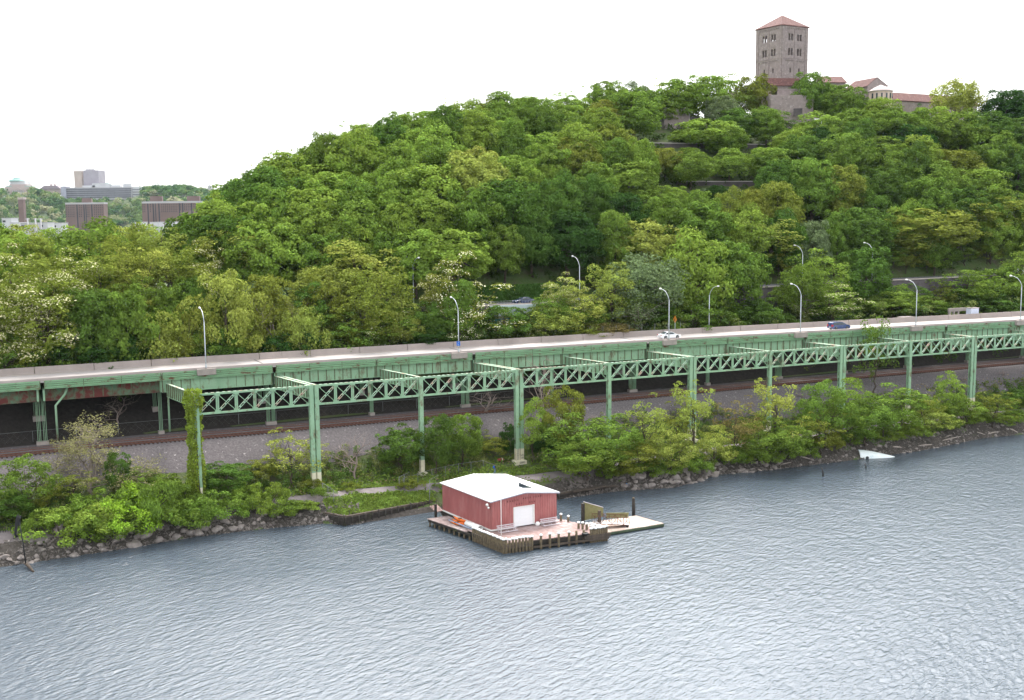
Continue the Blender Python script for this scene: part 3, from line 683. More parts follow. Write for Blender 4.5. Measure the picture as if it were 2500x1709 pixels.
# street lamps on concrete outstands of the deck edge
def make_lamp(label):
    r = thing('street_lamp', label, 'street lamp', (0, 0, 0), 'street lamps along the parkway')
    mb = MB(); mb.tube([(0, 0, 0), (0, 0, 3), (0, 0, 8.3)], [.12, .105, .085], 8); mb.build('pole', M['galv'], r)
    mb = MB(); mb.lathe([(.2, 0), (.2, .12), (.16, .5), (.13, .6)], 10); mb.build('base', M['galv'], r)
    mb = MB(); mb.tube([(0, 0, 8.3), (0, .5, 9.2), (0, 1.3, 10.0), (0, 2.3, 10.4), (0, 3.1, 10.5)], [.085, .08, .07, .055, .045], 7); mb.build('arm', M['galv'], r)
    mb = MB(); mb.lathe([(.02, 0), (.14, .08), (.19, .35), (.17, .62), (.06, .75)], 10, (0, 2.95, 10.5), (0, 1, .04)); hd = mb.build('lamp_head', M['paint_white'], r)
    mb = MB(); mb.lathe([(.13, 0), (.12, -.07), (.05, -.13)], 10, (0, 3.32, 10.36)); mb.build('lens', M['glass'], hd)
    return r
LAMP0 = make_lamp('x'); used = [False]
def put_lamp(P, ang, label, scale=1.0):
    r = copy_tree(LAMP0) if used[0] else LAMP0; used[0] = True
    r.location = base(P); r.rotation_euler = (0, 0, ang); r.scale = (scale,)*3; r['label'] = label; return r
ordn = ['first', 'second', 'third', 'fourth', 'fifth', 'sixth', 'seventh']
lbl = ['street lamp at the river edge of the viaduct, farthest left in the photo', 'street lamp with a small blue sign on its pole, on the viaduct edge', 'street lamp in front of the white car on the viaduct',
       'street lamp on the viaduct edge just left of the dark blue minivan', 'street lamp on the viaduct edge right of the minivan, by the low concrete block', 'street lamp at the right edge of the photo on the viaduct']
BL = []
for k, (x, y) in enumerate([(503, 899), (1120, 860), (1633, 833), (1954, 821), (2236, 803), (2491, 788)]):
    s = s_at(x, -.15, Z_DECK+.3); BL.append(s)
    P = fr(s, float(d_edge(s))-.15, Z_DECK+.25); put_lamp(P, float(np.interp(s, S_, ANG)), lbl[k])
    mb = MB(); sbox(mb, s, float(d_edge(s))-.35, 22.75, 3.3, .75, 1.1); mb.build('lamp_outstand', M['concrete'], V)
s_blue = BL[1]
# blue sign on the second lamp
P = fr(s_blue, float(d_edge(s_blue))-.15, Z_DECK+1.9); t, n = tn(s_blue)
o = thing('route_sign', 'small blue square sign with a white mark fixed to a lamp pole', 'sign', base(P))
vb = unit(np.array([-.25, -1, .0])); vs = np.cross([0, 0, 1.], vb); vs = -vs
mblue = proc('sign_blue', (.02, .16, .62), (.015, .12, .5), 1, .5)
mb = MB().box(P+vb*.16, (.72, .04, .85), vs, vb, (0, 0, 1)); mb.build('plate', mblue, o)
mb = MB(); c = P+vb*.2
for a, b2 in (((-.12, -.2), (.1, -.02)), ((.1, -.02), (-.1, .2)), ((-.16, .2), (.14, .2)), ((-.06, -.28), (.16, -.24))): mb.beam(c+vs*a[0]+[0, 0, a[1]], c+vs*b2[0]+[0, 0, b2[1]], .02, .07, vb)
mb.build('symbol', M['paint_white'], o)
# lamps beyond the far parapet / on the upper road
def lamp_at(x, y, d, ang_add, label, scale=1.0, D=None):
    P = at_offset(x, d); put_lamp(P, float(np.interp(sd(P[0], P[1])[0], S_, ANG))+ang_add, label, scale); return P
s = s_at(1731, DW+.25, 24.0)
put_lamp(fr(s, float(d_edge(s))+DW+.25, 23.6), float(np.interp(s, S_, ANG))+PI, 'street lamp beyond the far parapet with its arm turned towards the river', .97)
for x, yt, dz, ang, lb in ((1416, 695, 0, 0, 'street lamp on the upper road above pale blossom, right of the parked-looking dark sedan'), (2128, 612, 0, 0, 'street lamp head showing over a dark tree on the upper road'), (1958, 612, 0, 0, 'faint street lamp on the upper road half hidden in bright leaves')):
    lo, hi = 25, 95
    P = at_offset(x, float(d_up(100))-1.0)
    for _ in range(3):
        s, _d = sd(P[0], P[1]); P = at_offset(x, float(d_up(s))+.3)
    s, _d = sd(P[0], P[1]); put_lamp([P[0], P[1], float(zup(s))+.1], float(np.interp(s, S_, ANG)), lb, .95)
P = at_offset(1012, float(d_up(35))+.3); r = put_lamp([P[0], P[1], float(zup(35))+.1], TH, 'two-armed street lamp standing among the yellow-green trees')
for nm in ('arm', 'lamp_head'):
    c = [ch for ch in r.children if ch.name.startswith(nm)][0].copy(); COL.objects.link(c); c.parent = r; c.rotation_euler = (0, 0, PI)

# ------------------------------------------------------------------ railway
def track(dd, label):
    o = thing('railway_track', label, 'railway track', base(fr(30, float(d_rail(30))+dd, Z_RAIL-.3)), 'railway tracks under the viaduct')
    mb = MB(); s = -60
    while s < 330: sbox(mb, s, float(d_rail(s))+dd, Z_RAIL-.16-.28+.27, .26, 2.6, .2); s += .72
    mb.build('ties', M['tie'], o)
    for g in (-.72, .72):
        mb = MB()
        for s in np.arange(-80, 340, 6): mb.beam(fr(s, float(d_rail(s))+dd+g, Z_RAIL+.02), fr(s+6, float(d_rail(s+6))+dd+g, Z_RAIL+.02), .1, .17)
        mb.build('rail', M['railsteel'], o)
track(0, 'rusty railway track nearer the river on the gravel embankment'); track(3.5, 'rusty railway track nearer the viaduct columns')
# chain-link fences
def fence(name, pts, h, label, cat='fence', sp=3.2, mesh=True, rail=True, mat='fencewire', grp=None, wire=.55, wr=.012):
    """pts world ground points"""
    o = thing(name, label, cat, base(pts[0]), grp); pw = MB(); rl = MB(); k0 = 0
    for a, b_ in zip(pts[:-1], pts[1:]):
        a, b_ = np.array(a, float), np.array(b_, float); Ln = np.linalg.norm(b_-a); n = max(1, int(round(Ln/sp)))
        for k in range(n+1 if b_ is pts[-1] else n):
            p = a+(b_-a)*k/n; q = MB().tube([p-[0, 0, .3], p+[0, 0, h]], .045, 5); q.build('post', M[mat], o)
        if rail: rl.tube([a+[0, 0, h-.05], b_+[0, 0, h-.05]], .03, 4)
        if mesh:
            t = (b_-a)/Ln; m = int(Ln/wire)
            for k in range(-int(h/wire), m):
                for e in (1, -1):
                    u0, u1 = k*wire, k*wire+h; z0, z1 = 0., h
                    if u0 < 0: z0 = -u0; u0 = 0
                    if u1 > Ln: z1 = h-(u1-Ln); u1 = Ln
                    if z1-z0 < .1: continue
                    za, zb = (z0, z1) if e == 1 else (h-z0, h-z1)
                    pw.tube([a+(b_-a)*u0/Ln+[0, 0, za], a+(b_-a)*u1/Ln+[0, 0, zb]], wr, 3, False)
    if rail: rl.build('top_rail', M[mat], o)
    if mesh: pw.build('wire_mesh', M[mat], o)
    return o
def fr_g(s, d): return fr(s, d, ground(s, d))
fence('chain_link_fence', [fr_g(s, dcol(s)-.0+1.6) for s in np.arange(-30, 75, 7)], 2.1, 'long chain-link fence on the slope just behind the railway tracks', sp=7.5, wire=1.2, wr=.005)
def gp(x, y): return on_ground(x, y)
fence('chain_link_fence', [gp(x, y) for x, y in ((985, 1195), (1055, 1172), (1120, 1158), (1180, 1150), (1215, 1164))], 2.0, 'grey chain-link fence along the path behind the boathouse', sp=3, wire=.9, wr=.005)
fence('chain_link_fence', [gp(x, y) for x, y in ((788, 1215), (815, 1233), (838, 1256))], 2.6, 'leaning chain-link fence running down to the timber bulkhead', sp=2, wire=.5, wr=.006)
fence('chain_link_fence', [gp(x, y) for x, y in ((975, 1200), (1000, 1188))], 2.6, 'short tall fence panel beside a column base and shrubs', sp=1.5, wire=.6)
fence('chain_link_fence', [gp(x, y) for x, y in ((1049, 1232), (1050, 1212), (1072, 1200))], 3.0, 'tall thin posts and wire at the corner of the boathouse landing', sp=3, wire=.9)
s0, s1 = s_at(1440, DW+1.3, 24), s_at(1712, DW+1.3, 24)
fence('chain_link_fence', [fr(s, float(d_edge(s))+DW+1.3, 22.6) for s in np.arange(s0, s1+1, 3.2)], 3.1, 'tall fence posts just beyond the far parapet behind the white car', sp=3.2, wire=1.2, mesh=True, rail=False, wr=.006)

# ------------------------------------------------------------------ signs and blocks beyond the parapet
s = s_at(1648, DW+.5, 24.4); P = fr(s, float(d_edge(s))+DW+.5, 22.5); t, n = tn(s)
o = thing('warning_sign', 'orange diamond warning sign on a post behind the white car', 'sign', base(P))
MB().beam(P, P+[0, 0, 4.0], .1, .1).build('post', M['galv'], o)
Q = P+[0, 0, 4.0]; vb = unit(np.array([-.95, -.32, 0])); vs = np.cross(vb, [0, 0, 1.])
mb = MB(); mb.extr([Q+vs*a+np.array([0, 0, b2]) for a, b2 in ((0, -.85), (.85, 0), (0, .85), (-.85, 0))], vb*.03); mb.build('plate', proc('sign_orange', (.85, .33, .05), (.75, .28, .04), 1, .5), o)
mb = MB(); c = Q+vb*.05
mb.beam(c+vs*-.15+[0, 0, -.4], c+vs*-.15+[0, 0, .35], .02, .12, vb); mb.beam(c+vs*.2+[0, 0, -.4], c+vs*.1+[0, 0, .1], .02, .1, vb); mb.build('symbol', M['dark'], o)
for x, y, w, hh, dd, nm, lb, ct, mt in ((2210, 800, 3.3, 1.2, 2.2, 'concrete_block', 'low weathered concrete block beyond the parapet beside a lamp', 'concrete block', 'concrete'),
    (2374, 782, 2.6, 3.4, 1.6, 'equipment_box', 'pale blue-white equipment box standing beyond the far parapet', 'box', None)):
    s = s_at(x, DW+dd, 24.4); d = float(d_edge(s))+DW+dd
    o = thing(nm, lb, ct, base(fr(s, d, 22.3)))
    mb = hh = und(x, 774 if w > 3 else 752, fr(s, d)[1])[2]-24.3; mb = MB(); sbox(mb, s, d, 23.3+hh/2, w, 1.6, hh+2); mb.build('body', M[mt] if mt else proc('pale_blue_panel', (.62, .66, .78), (.5, .54, .66), .8, .6), o)
    mb = MB(); sbox(mb, s, d, 24.3+hh+.06, w+.2, 1.8, .12); mb.build('cap', M['concrete'], o)
P = at_offset(2338, float(d_edge(183))+DW+5); P[2] = und(2338, 752, P[1])[2]-3.4
o = thing('ruined_parapet', 'short broken concrete parapet left of the pale equipment box among leaves', 'wall', base(P)); t, n = tn(190)
MB().box(P+[0, 0, 3.0], (6, .5, .8), t, n, (0, 0, 1)).build('beam', M['concrete'], o)
for k in (-2.6, -1.2, .3): MB().box(P+t*k+[0, 0, 1.1], (.5, .5, 3.0), t, n, (0, 0, 1)).build('pillar', M['concrete'], o)

# ------------------------------------------------------------------ cars
def car(name, label, P, ang, Ln, W, Hh, paint, prof, glassp, kind):
    """prof: side outline (x, z) from rear to front, x forward; body narrows towards the roof"""
    o = thing(name, label, 'car', base(P)); o.rotation_euler = (0, 0, ang)
    zb = .62*Hh
    def wid(z): return W/2*(1.0 if z < zb else 1-.24*(z-zb)/(Hh-zb)) - (.04 if z < .35 else 0)
    mb = MB(); n = len(prof); V_ = []
    rows = (-1, -.86, .86, 1)
    for f in rows:
        for x, z in prof:
            zz = z if abs(f) < 1 else z-(.05 if z > .5 else -.03); xx = x*(1 if abs(f) < 1 else .985); V_.append((xx, f*wid(z)*(1 if abs(f) == 1 else 1), zz))
    F = [(r*n+k, r*n+(k+1) % n, (r+1)*n+(k+1) % n, (r+1)*n+k) for r in range(3) for k in range(n)]+[tuple(range(n)), tuple(range(3*n, 4*n))[::-1]]
    mb.add(V_, F); b_ = mb.build('body', paint, o, local=True)
    bm_ = b_.modifiers.new('bevel', 'BEVEL'); bm_.width = .05; bm_.segments = 2; bm_.limit_method = 'ANGLE'
    for g in glassp:
        for sgn in (-1, 1):
            mb = MB(); pts = []
            for x, z in g: pts.append((x, sgn*(wid(z)+.012), z))
            mb.extr(pts, (0, -sgn*.05, 0)); mb.build('side_window', M['glass'], o, local=True)
    for (xa, za, xb, zb2, nm) in kind:
        mb = MB(); wa, wb = wid(za)*.9, wid(zb2)*.9; nn = unit(np.array([(zb2-za), 0, -(xb-xa)])); nn = nn if nn[2] > 0 else -nn
        e = nn*.02
        mb.extr([np.array((xa, -wa, za))+e, np.array((xa, wa, za))+e, np.array((xb, wb, zb2))+e, np.array((xb, -wb, zb2))+e], -nn*.04); mb.build(nm, M['glass'], o, local=True)
    for x in (-Ln*.29, Ln*.31):
        for sgn in (-1, 1):
            y = sgn*(W/2-.1)
            mb = MB().lathe([(.2, -.11), (.31, -.11), (.335, -.06), (.335, .06), (.31, .11), (.2, .11)], 18, (x, y, .335), (0, 1, 0)); w = mb.build('wheel', M['dark'], o, local=True)
            MB().lathe([(.215, -.118), (.2, -.125), (.02, -.1), (.02, .1), (.2, .125), (.215, .118)], 14, (x, y, .335), (0, 1, 0)).build('rim', M['galv'], w, local=True)
            MB().lathe([(.39, -.02), (.39, .02)], 18, (x, sgn*(W/2-.0), .36), (0, 1, 0)).build('wheel_arch', M['dark'], o, local=True)
    lr = proc('tail_light_red', (.5, .02, .02), None, 1, .3) if 'tail_light_red' not in bpy.data.materials else bpy.data.materials['tail_light_red']
    for sgn in (-1, 1):
        zl = .62*Hh*.85; MB().box((-Ln/2+.12, sgn*(W/2-.2), zl+.05), (.28, .36, .2 if Hh < 1.6 else .42)).build('tail_light', lr, o, local=True)
        MB().box((Ln/2-.22, sgn*(W/2-.25), zl-.08), (.3, .36, .15)).build('headlight', M['paint_white'], o, local=True)
    MB().box((-Ln/2+.0, 0, .6), (.04, .5, .14)).build('number_plate', M['paint_white'], o, local=True)
    return o
SED = [(-2.42, .35), (-2.42, .72), (-2.36, .98), (-1.75, 1.06), (-1.0, 1.42), (-.3, 1.49), (.4, 1.42), (1.25, .98), (2.05, .82), (2.36, .62), (2.4, .35), (2.2, .22), (-2.2, .22)]
SEDG = [[(-1.45, 1.04), (-.95, 1.36), (-.3, 1.42), (-.3, 1.0)], [(-.24, 1.0), (-.24, 1.42), (.36, 1.36), (.95, .99)]]
SEDW = [(-1.7, 1.07, -1.02, 1.41, 'rear_window'), (.42, 1.41, 1.2, 1.0, 'windscreen')]
VAN = [(-2.5, .38), (-2.5, 1.0), (-2.35, 1.55), (-2.1, 1.75), (-.6, 1.8), (.45, 1.72), (1.5, 1.12), (2.2, 1.0), (2.45, .72), (2.48, .38), (2.3, .24), (-2.3, .24)]
VANG = [[(-2.15, 1.16), (-2.0, 1.58), (-1.2, 1.66), (-1.2, 1.14)], [(-1.12, 1.14), (-1.12, 1.66), (-.15, 1.68), (-.15, 1.13)], [(-.07, 1.13), (-.07, 1.68), (.4, 1.62), (1.2, 1.13)]]
VANW = [(-2.48, 1.1, -2.2, 1.66, 'rear_window'), (.5, 1.69, 1.45, 1.15, 'windscreen')]
def car_paint(nm, c, r=.25):
    m, nt, p = node_mat(nm); p.inputs['Base Color'].default_value = (*c, 1); p.inputs['Roughness'].default_value = r; p.inputs['Coat Weight'].default_value = .6; p.inputs['Coat Roughness'].default_value = .08
    n = nt.nodes.new('ShaderNodeTexNoise'); n.inputs['Scale'].default_value = 3; mr = nt.nodes.new('ShaderNodeMapRange'); mr.inputs['To Min'].default_value = r*.8; mr.inputs['To Max'].default_value = r*1.4
    L(nt, n.outputs[0], mr.inputs[0]); L(nt, mr.outputs[0], p.inputs['Roughness']); return m
def on_deck(x, y, dd):
    s = s_at(x, dd, Z_DECK+.5); return fr(s, float(d_edge(s))+dd, Z_DECK+.01), s
def edge_ang(s): return float(np.interp(s, S_, ANG))+math.atan((float(d_edge(s+5))-float(d_edge(s-5)))/10)
P, s = on_deck(1634, 836, 2.6); car('sedan', 'white sedan driving right on the viaduct behind a street lamp', P, edge_ang(s), 4.8, 1.85, 1.49, car_paint('white_car_paint', (.78, .79, .82)), SED, SEDG, SEDW)
P, s = on_deck(2048, 816, 2.4); car('minivan', 'dark blue minivan with red tail lights on the viaduct', P, edge_ang(s), 5.0, 1.95, 1.8, car_paint('dark_blue_paint', (.035, .06, .17)), VAN, VANG, VANW)
def on_upper(x, dd):
    P = at_offset(x, 40)
    for _ in range(4): s, _d = sd(P[0], P[1]); P = at_offset(x, float(d_up(s))+dd)
    return fr(s, float(d_up(s))+dd, float(zup(s))+.02), s
P, s = on_upper(1279, 2.6); car('sedan', 'dark blue sedan driving left on the upper road before the ivy bank', P, edge_ang(s)+PI+.1, 4.8, 1.85, 1.45, car_paint('navy_paint', (.02, .035, .10)), SED, SEDG, SEDW)
P, s = on_upper(2496, 3.5); car('sedan', 'white sedan cut by the right edge of the photo on the upper road', P, edge_ang(s)+PI, 4.8, 1.85, 1.45, bpy.data.materials['white_car_paint'], SED, SEDG, SEDW)
# ------------------------------------------------------------------ boathouse, dock and shore
C0 = np.array([-3.5, 166.08, 0]); BU = np.array([.8916, .4525, 0]); BV = np.array([-.559, .829, 0]); UZ = np.array([0, 0, 1.])
def bh(a, b_, z=0.0): return C0+BU*a+BV*b_+UZ*z
BW, BD, ZF, ZE, ZA = 11.6, 14.6, 1.6, 6.2, 6.9
H_ = thing('boathouse', 'red metal-sided boathouse with white low-pitched roof and white roll-up door', 'boathouse', base(bh(BW/2, BD/2, ZF)))
D0_, D1_, DH = 3.9, 7.4, 3.1
mb = MB()
def wallpoly(p, t): mb.extr(p, t)
mb.extr([bh(0, 0, ZF), bh(D0_, 0, ZF), bh(D0_, 0, ZE+(ZA-ZE)*D0_/(BW/2)), bh(0, 0, ZE)], BV*.12)
mb.extr([bh(D1_, 0, ZF), bh(BW, 0, ZF), bh(BW, 0, ZE), bh(D1_, 0, ZE+(ZA-ZE)*(BW-D1_)/(BW/2))], BV*.12)
mb.extr([bh(D0_, 0, ZF+DH), bh(D1_, 0, ZF+DH), bh(D1_, 0, ZE+(ZA-ZE)*(BW-D1_)/(BW/2)), bh(BW/2, 0, ZA), bh(D0_, 0, ZE+(ZA-ZE)*D0_/(BW/2))], BV*.12)
k = .3
while k < BW:
    z0 = ZF+DH+.1 if D0_-.15 < k < D1_+.15 else ZF; z1 = ZE+(ZA-ZE)*(1-abs(k-BW/2)/(BW/2))-.05
    mb.beam(bh(k, -.035, z0), bh(k, -.035, z1), .12, .09, BV); k += .42
mb.build('front_wall', M['red'], H_)
for nm, a, rv in (('side_wall', 0, -1), ('side_wall', BW, 1)):
    mb = MB(); mb.extr([bh(a, 0, ZF), bh(a, BD, ZF), bh(a, BD, ZE), bh(a, 0, ZE)], -BU*rv*.12); k = .3
    while k < BD: mb.beam(bh(a+rv*.035, k, ZF), bh(a+rv*.035, k, ZE-.02), .12, .09, BU); k += .42
    mb.build(nm, M['red'], H_)
mb = MB(); mb.extr([bh(0, BD, ZF), bh(BW, BD, ZF), bh(BW, BD, ZE), bh(BW/2, BD, ZA), bh(0, BD, ZE)], -BV*.12); mb.build('back_wall', M['red'], H_)
ov = .35
sec = [(-ov, ZE-.05), (BW/2, ZA+.0), (BW+ov, ZE-.05), (BW+ov, ZE+.1), (BW/2, ZA+.16), (-ov, ZE+.1)]
mb = MB(); mb.extr([bh(a, -ov, z) for a, z in sec], BV*(BD+2*ov))
for k in np.arange(0, BD+.3, .9):
    for a0, z0, a1, z1 in ((-ov, ZE+.11, BW/2, ZA+.17), (BW/2, ZA+.17, BW+ov, ZE+.11)): mb.beam(bh(a0, k-.1, z0), bh(a1, k-.1, z1), .05, .03)
rf = mb.build('roof', M['roofwhite'], H_)
mb = MB(); mb.extr([bh(a, -ov-.012, z) for a, z in ((-ov, ZE-.12), (BW/2, ZA-.06), (BW+ov, ZE-.12), (BW+ov, ZE+.0), (BW/2, ZA+.06), (-ov, ZE+.0))], BV*-.04); mb.build('fascia_trim', proc('grey_trim', (.42, .42, .5), None, 1, .5), H_)
mb = MB(); c = bh(8.1, 3.2, 6.86); mb.beam(c-BU*.9, c+BU*.9+UZ*-.22, 1.3, .14, UZ); mb.build('skylight_frame', M['galv'], rf)
mb = MB(); mb.extr([c-BU*.85+BV*.55+UZ*.1, c+BU*.85+BV*.55+UZ*-.1, c+BU*.85-BV*.55+UZ*-.1, c-BU*.85-BV*.55+UZ*.1], UZ*.03); mb.build('skylight_glass', M['glass'], rf)
mb = MB(); mb.extr([c-BU*.85+BV*.6+UZ*.12, c+BU*.85+BV*.6+UZ*-.1, c-BU*.85+BV*.5+UZ*.75], BV*.06); mb.build('raised_flap', M['glass'], rf)
mb = MB()
for k in range(6): z0 = ZF+.02+k*DH/6; mb.extr([bh(D0_, .05, z0), bh(D1_, .05, z0), bh(D1_, .05, z0+DH/6-.02), bh(D0_, .05, z0+DH/6-.02)], BV*.05)
mb.extr([bh(D0_, .11, ZF), bh(D1_, .11, ZF), bh(D1_, .11, ZF+DH), bh(D0_, .11, ZF+DH)], BV*.04)
dr = mb.build('door', M['doorwhite'], H_)
mb = MB(); mb.beam(bh(D1_+.02, -.06, ZF), bh(D1_+.02, -.06, ZF+DH+.12), .2, .16, BV); mb.beam(bh(D0_-.02, -.06, ZF), bh(D0_-.02, -.06, ZF+DH), .08, .12, BV); mb.beam(bh(D0_, -.06, ZF+DH+.04), bh(D1_-.09, -.06, ZF+DH+.04), .12, .1, UZ); mb.build('door_frame', M['paint_white'], H_)
mb = MB()
for a, b_ in ((bh(-.06, -.06, ZF+.02), bh(D0_-.2, -.06, ZF+.02)), (bh(D1_+.2, -.06, ZF+.02), bh(BW+.06, -.06, ZF+.02)), (bh(-.08, .0, ZF+.02), bh(-.08, BD, ZF+.02))): mb.beam(a, b_, .14, .22)
mb.build('base_trim', M['paint_white'], H_)
mb = MB()      # small, weathered dark lettering, too worn to read
def word(px0, px1, n, u0z, lett):
    for q in range(n):
        px = px0+(px1-px0)*q/max(1, n-1); u = (px-110)/2075*BW; c = bh(u, -.1, u0z+.012*q); w = BU*.055; h = UZ*.12
        s = lett[q % len(lett)]
        if s in 'lH': mb.beam(c-w-h, c-w+h, .03, .03, BV)
        if s in 'HN': mb.beam(c+w-h, c+w+h, .03, .03, BV)
        if s in 'HEF': mb.beam(c-w, c+w, .03, .03, UZ)
        if s in 'lEFO': mb.beam(c-w+h, c+w+h, .03, .03, UZ)
        if s in 'EOl': mb.beam(c-w-h, c+w-h, .03, .03, UZ)
        if s in 'EFON': mb.beam(c-w-h, c-w+h, .03, .03, BV)
        if s in 'O': mb.beam(c+w-h, c+w+h, .03, .03, BV)
word(620, 930, 5, 5.83, 'EHOFN'); word(1110, 1330, 4, 6.0, 'HOEF'); word(1450, 1660, 4, 6.0, 'FEHO'); word(900, 1060, 3, 5.2, 'HOE'); word(1310, 1460, 3, 5.25, 'OEN')
mb.build('worn_lettering', proc('dark_red_letters', (.06, .01, .02), None, 1, .8), H_)
mb = MB().lathe([(.02, 0), (.2, .05), (.24, .3), (.1, .4)], 12, bh(-.35, .25, ZE-.45), (-.6, -.5, -.3)); mb.lathe([(.02, 0), (.15, .05), (.18, .25), (.1, .3)], 12, bh(-.3, .0, ZE-.85), (-.6, -.5, -.4)); mb.build('floodlight', M['paint_white'], H_)

# dock
K = thing('dock', 'weathered pink-brown timber dock on piles under the red boathouse', 'dock', base(bh(5, 3, 0)))
ZD = 1.36
deckm = proc('pinkish_deck_boards', (.36, .25, .235), (.22, .15, .135), 1.6, .85, bump=.3, bscale=4, c3=(.43, .34, .335), c3scale=.35, c3lo=.5, c3hi=.66, stretch=(1, 1, 1))
mb = MB()
def boards(poly_a0, poly_a1, b0, b1, w=.3, z=ZD, jz=.012):
    """boards running along v, between b0(a) and b1(a)"""
    r = random.Random(4); a = poly_a0
    while a < poly_a1-.01:
        w_ = min(w, poly_a1-a); m = a+w_/2; mb.beam(bh(m, b0(m), z+r.uniform(-jz, jz)), bh(m, b1(m), z+r.uniform(-jz, jz)), w_-.025, .09); a += w
fe = lambda a: -6.5-(a+1.9)*(2.0/16.4)
boards(-1.9, 13.2, fe, lambda a: 1.2 if a > -.0 else 3.0)
boards(13.2, 14.5, fe, lambda a: 1.2-(a-13.2)*6)
boards(0, 11.9, lambda a: 1.2, lambda a: 15.2, w=.6)
mb.build('deck', deckm, K)
mb = MB(); r = random.Random(8)
b_ = 3.02
while b_ < 12.6:
    aL = -2.6-1.3*(b_-1.5)/11; mb.beam(bh(aL, b_, ZD-.25+r.uniform(-.01, .01)), bh(-.1, b_, ZD-.25+r.uniform(-.01, .01)), .26, .09); b_ += .29
b_ = -1.0
while b_ < 3.0: mb.beam(bh(-2.45, b_, ZD-.02+r.uniform(-.01, .01)), bh(-1.9, b_, ZD-.02+r.uniform(-.01, .01)), .26, .09); b_ += .29
mb.build('side_deck', proc('grey_pink_deck_boards', (.30, .235, .225), (.18, .135, .13), 1.6, .85, c3=(.52, .46, .45), c3scale=.6, c3lo=.5, c3hi=.7), K)
mb = MB()
for z in (ZD-.22, ZD-.5):
    mb.beam(bh(-1.9, -6.5, z), bh(14.5, -8.5, z), .3, .26); mb.beam(bh(14.4, -8.5, z), bh(13.1, 1.2, z), .3, .26); mb.beam(bh(-2.4, 1.5, z), bh(-1.95, -6.5, z), .3, .26)
mb.beam(bh(-3.75, 12.4, ZD-.5), bh(-2.5, 1.5, ZD-.5), .3, .35); mb.beam(bh(-3.8, 12.5, ZD-.5), bh(0, 12.5, ZD-.5), .3, .35)
for a in (0, 3, 6, 9, 11.6): mb.beam(bh(a, fe(a)+.3, ZD-.4), bh(a, 15, ZD-.4), .3, .3)
mb.beam(bh(-.1, 3, ZD-.1), bh(-.1, 15.2, ZD-.1), .2, .4)
mb.build('beams', M['timber_dark'], K)
mb = MB(); mb.beam(bh(2.6, -7.35, .42), bh(14.7, -8.85, .48), .3, .3); mb.beam(bh(-2.3, 1.3, .75), bh(-2.15, -6.6, .75), .16, .3); mb.beam(bh(10.7, -8.4, .95), bh(15.0, -8.9, .95), .2, .55); mb.beam(bh(-2.1, -6.95, .95), bh(2.2, -7.4, .95), .2, .5)
mb.build('wale', M['timber'], K)
def pile(a, b_, top, rad=.17, cap=True, label=None, par=None, cz=.2):
    p = bh(a, b_, 0); q = par
    j = random.Random(int(a*97+b_*31)).uniform(-.12, .12)
    mb = MB().tube([p+UZ*-1.8, p+UZ*(top/2)+BU*j*.15, p+UZ*(top+j*.6)], [rad*1.05, rad, rad*.93], 9)
    if par is None: q = thing('piling', label, 'piling', (p[0], p[1], 0), 'free-standing pilings by the dock'); mb.build('shaft', M['pilewood'], q); o = q
    else: o = mb.build('piling', M['pilewood'], q)
    if cap: MB().lathe([(rad*1.25, 0), (rad*1.22, .16), (rad*.7, cz), (.02, cz+.1)], 12, p+UZ*(top+j*.6-.05)).build('cap', M['capwhite'], o)
for k in range(17): pile(-2.35+.28*k/16, 1.2-8.0*k/16, 2.15, .21, par=K)
for k in range(8): pile(-1.75+k*.53, -6.95-k*.05, 2.1, .21, par=K)
for k, px in enumerate((945, 1030, 1115, 1183, 1255, 1357)): pile(.92+k*1.42+(.3 if k == 5 else 0), -7.2-k*.16, 2.15, .2, par=K)
for a in (9.6, 10.9): pile(a, -8.0, 2.1, .2, cap=False, par=K)
for k in range(8): pile(11.9+k*.38, -8.4-k*.02, 2.2, .21, par=K)
for k in range(6): pile(12.1+k*.34, -5.0-k*.55, 2.35, .2, par=K)
for k in range(4): pile(13.0+k*.4, -7.0-k*.2, 2.1, .2, par=K)
for k in range(9):
    a = -3.7+1.15*k/8; pile(a, 12.2-10.2*k/8, .85, .16, cap=False, par=K)
for a, b_ in ((0, 14.6), (3, 14.8), (6, 14.8), (9, 14.8), (11.6, 14.8), (11.8, 9), (11.8, 5), (12.6, 1.0)): pile(a, b_, 1.1, .17, cap=False, par=K)
mb = MB(); mb.lathe([(.5, 0), (.56, .12), (.5, .26), (.3, .28), (.28, .1)], 16, bh(10.9, -8.35, 1.42)); mb.build('tyre_fender', M['dark'], K)
mb = MB()
for z in (.5, 1.0):
    r = random.Random(3)
    for k in range(30):
        a = r.uniform(-2.2, 14); mb.box(bh(a, fe(a)-.35, z-.2+r.uniform(-.2, .2)), (.12, .1, .25))
pile(12.5, .2, 2.45, .19, label='free-standing piling with white cap beside the boathouse right corner, the left one of two'); pile(13.1, -.9, 2.35, .19, label='free-standing piling with white cap, the right one of two behind the dock')
o = thing('tall_piling', 'tall dark piling without cap behind the floating dock', 'piling', (19.93, 179, 0)); MB().tube([(19.93, 179, -2), (19.95, 179, 1), (19.9, 179, 3.1)], [.3, .29, .25], 10).build('shaft', M['timber_dark'], o); MB().lathe([(.24, 0), (.12, .18), (.02, .22)], 10, (19.9, 179, 3.08)).build('worn_top', M['pilewood'], o)
o = thing('tall_piling', 'dark square post at the back left corner of the dock', 'piling', base(bh(-1.9, 13.6, 0))); MB().beam(bh(-1.9, 13.6, -1.5), bh(-1.9, 13.6, 3.0), .35, .35, BU).build('shaft', M['timber_dark'], o)
MB().beam(bh(-1.9, 13.6, 3.0), bh(-1.9, 13.6, 3.12), .42, .42, BU).build('cap', M['timber'], o)
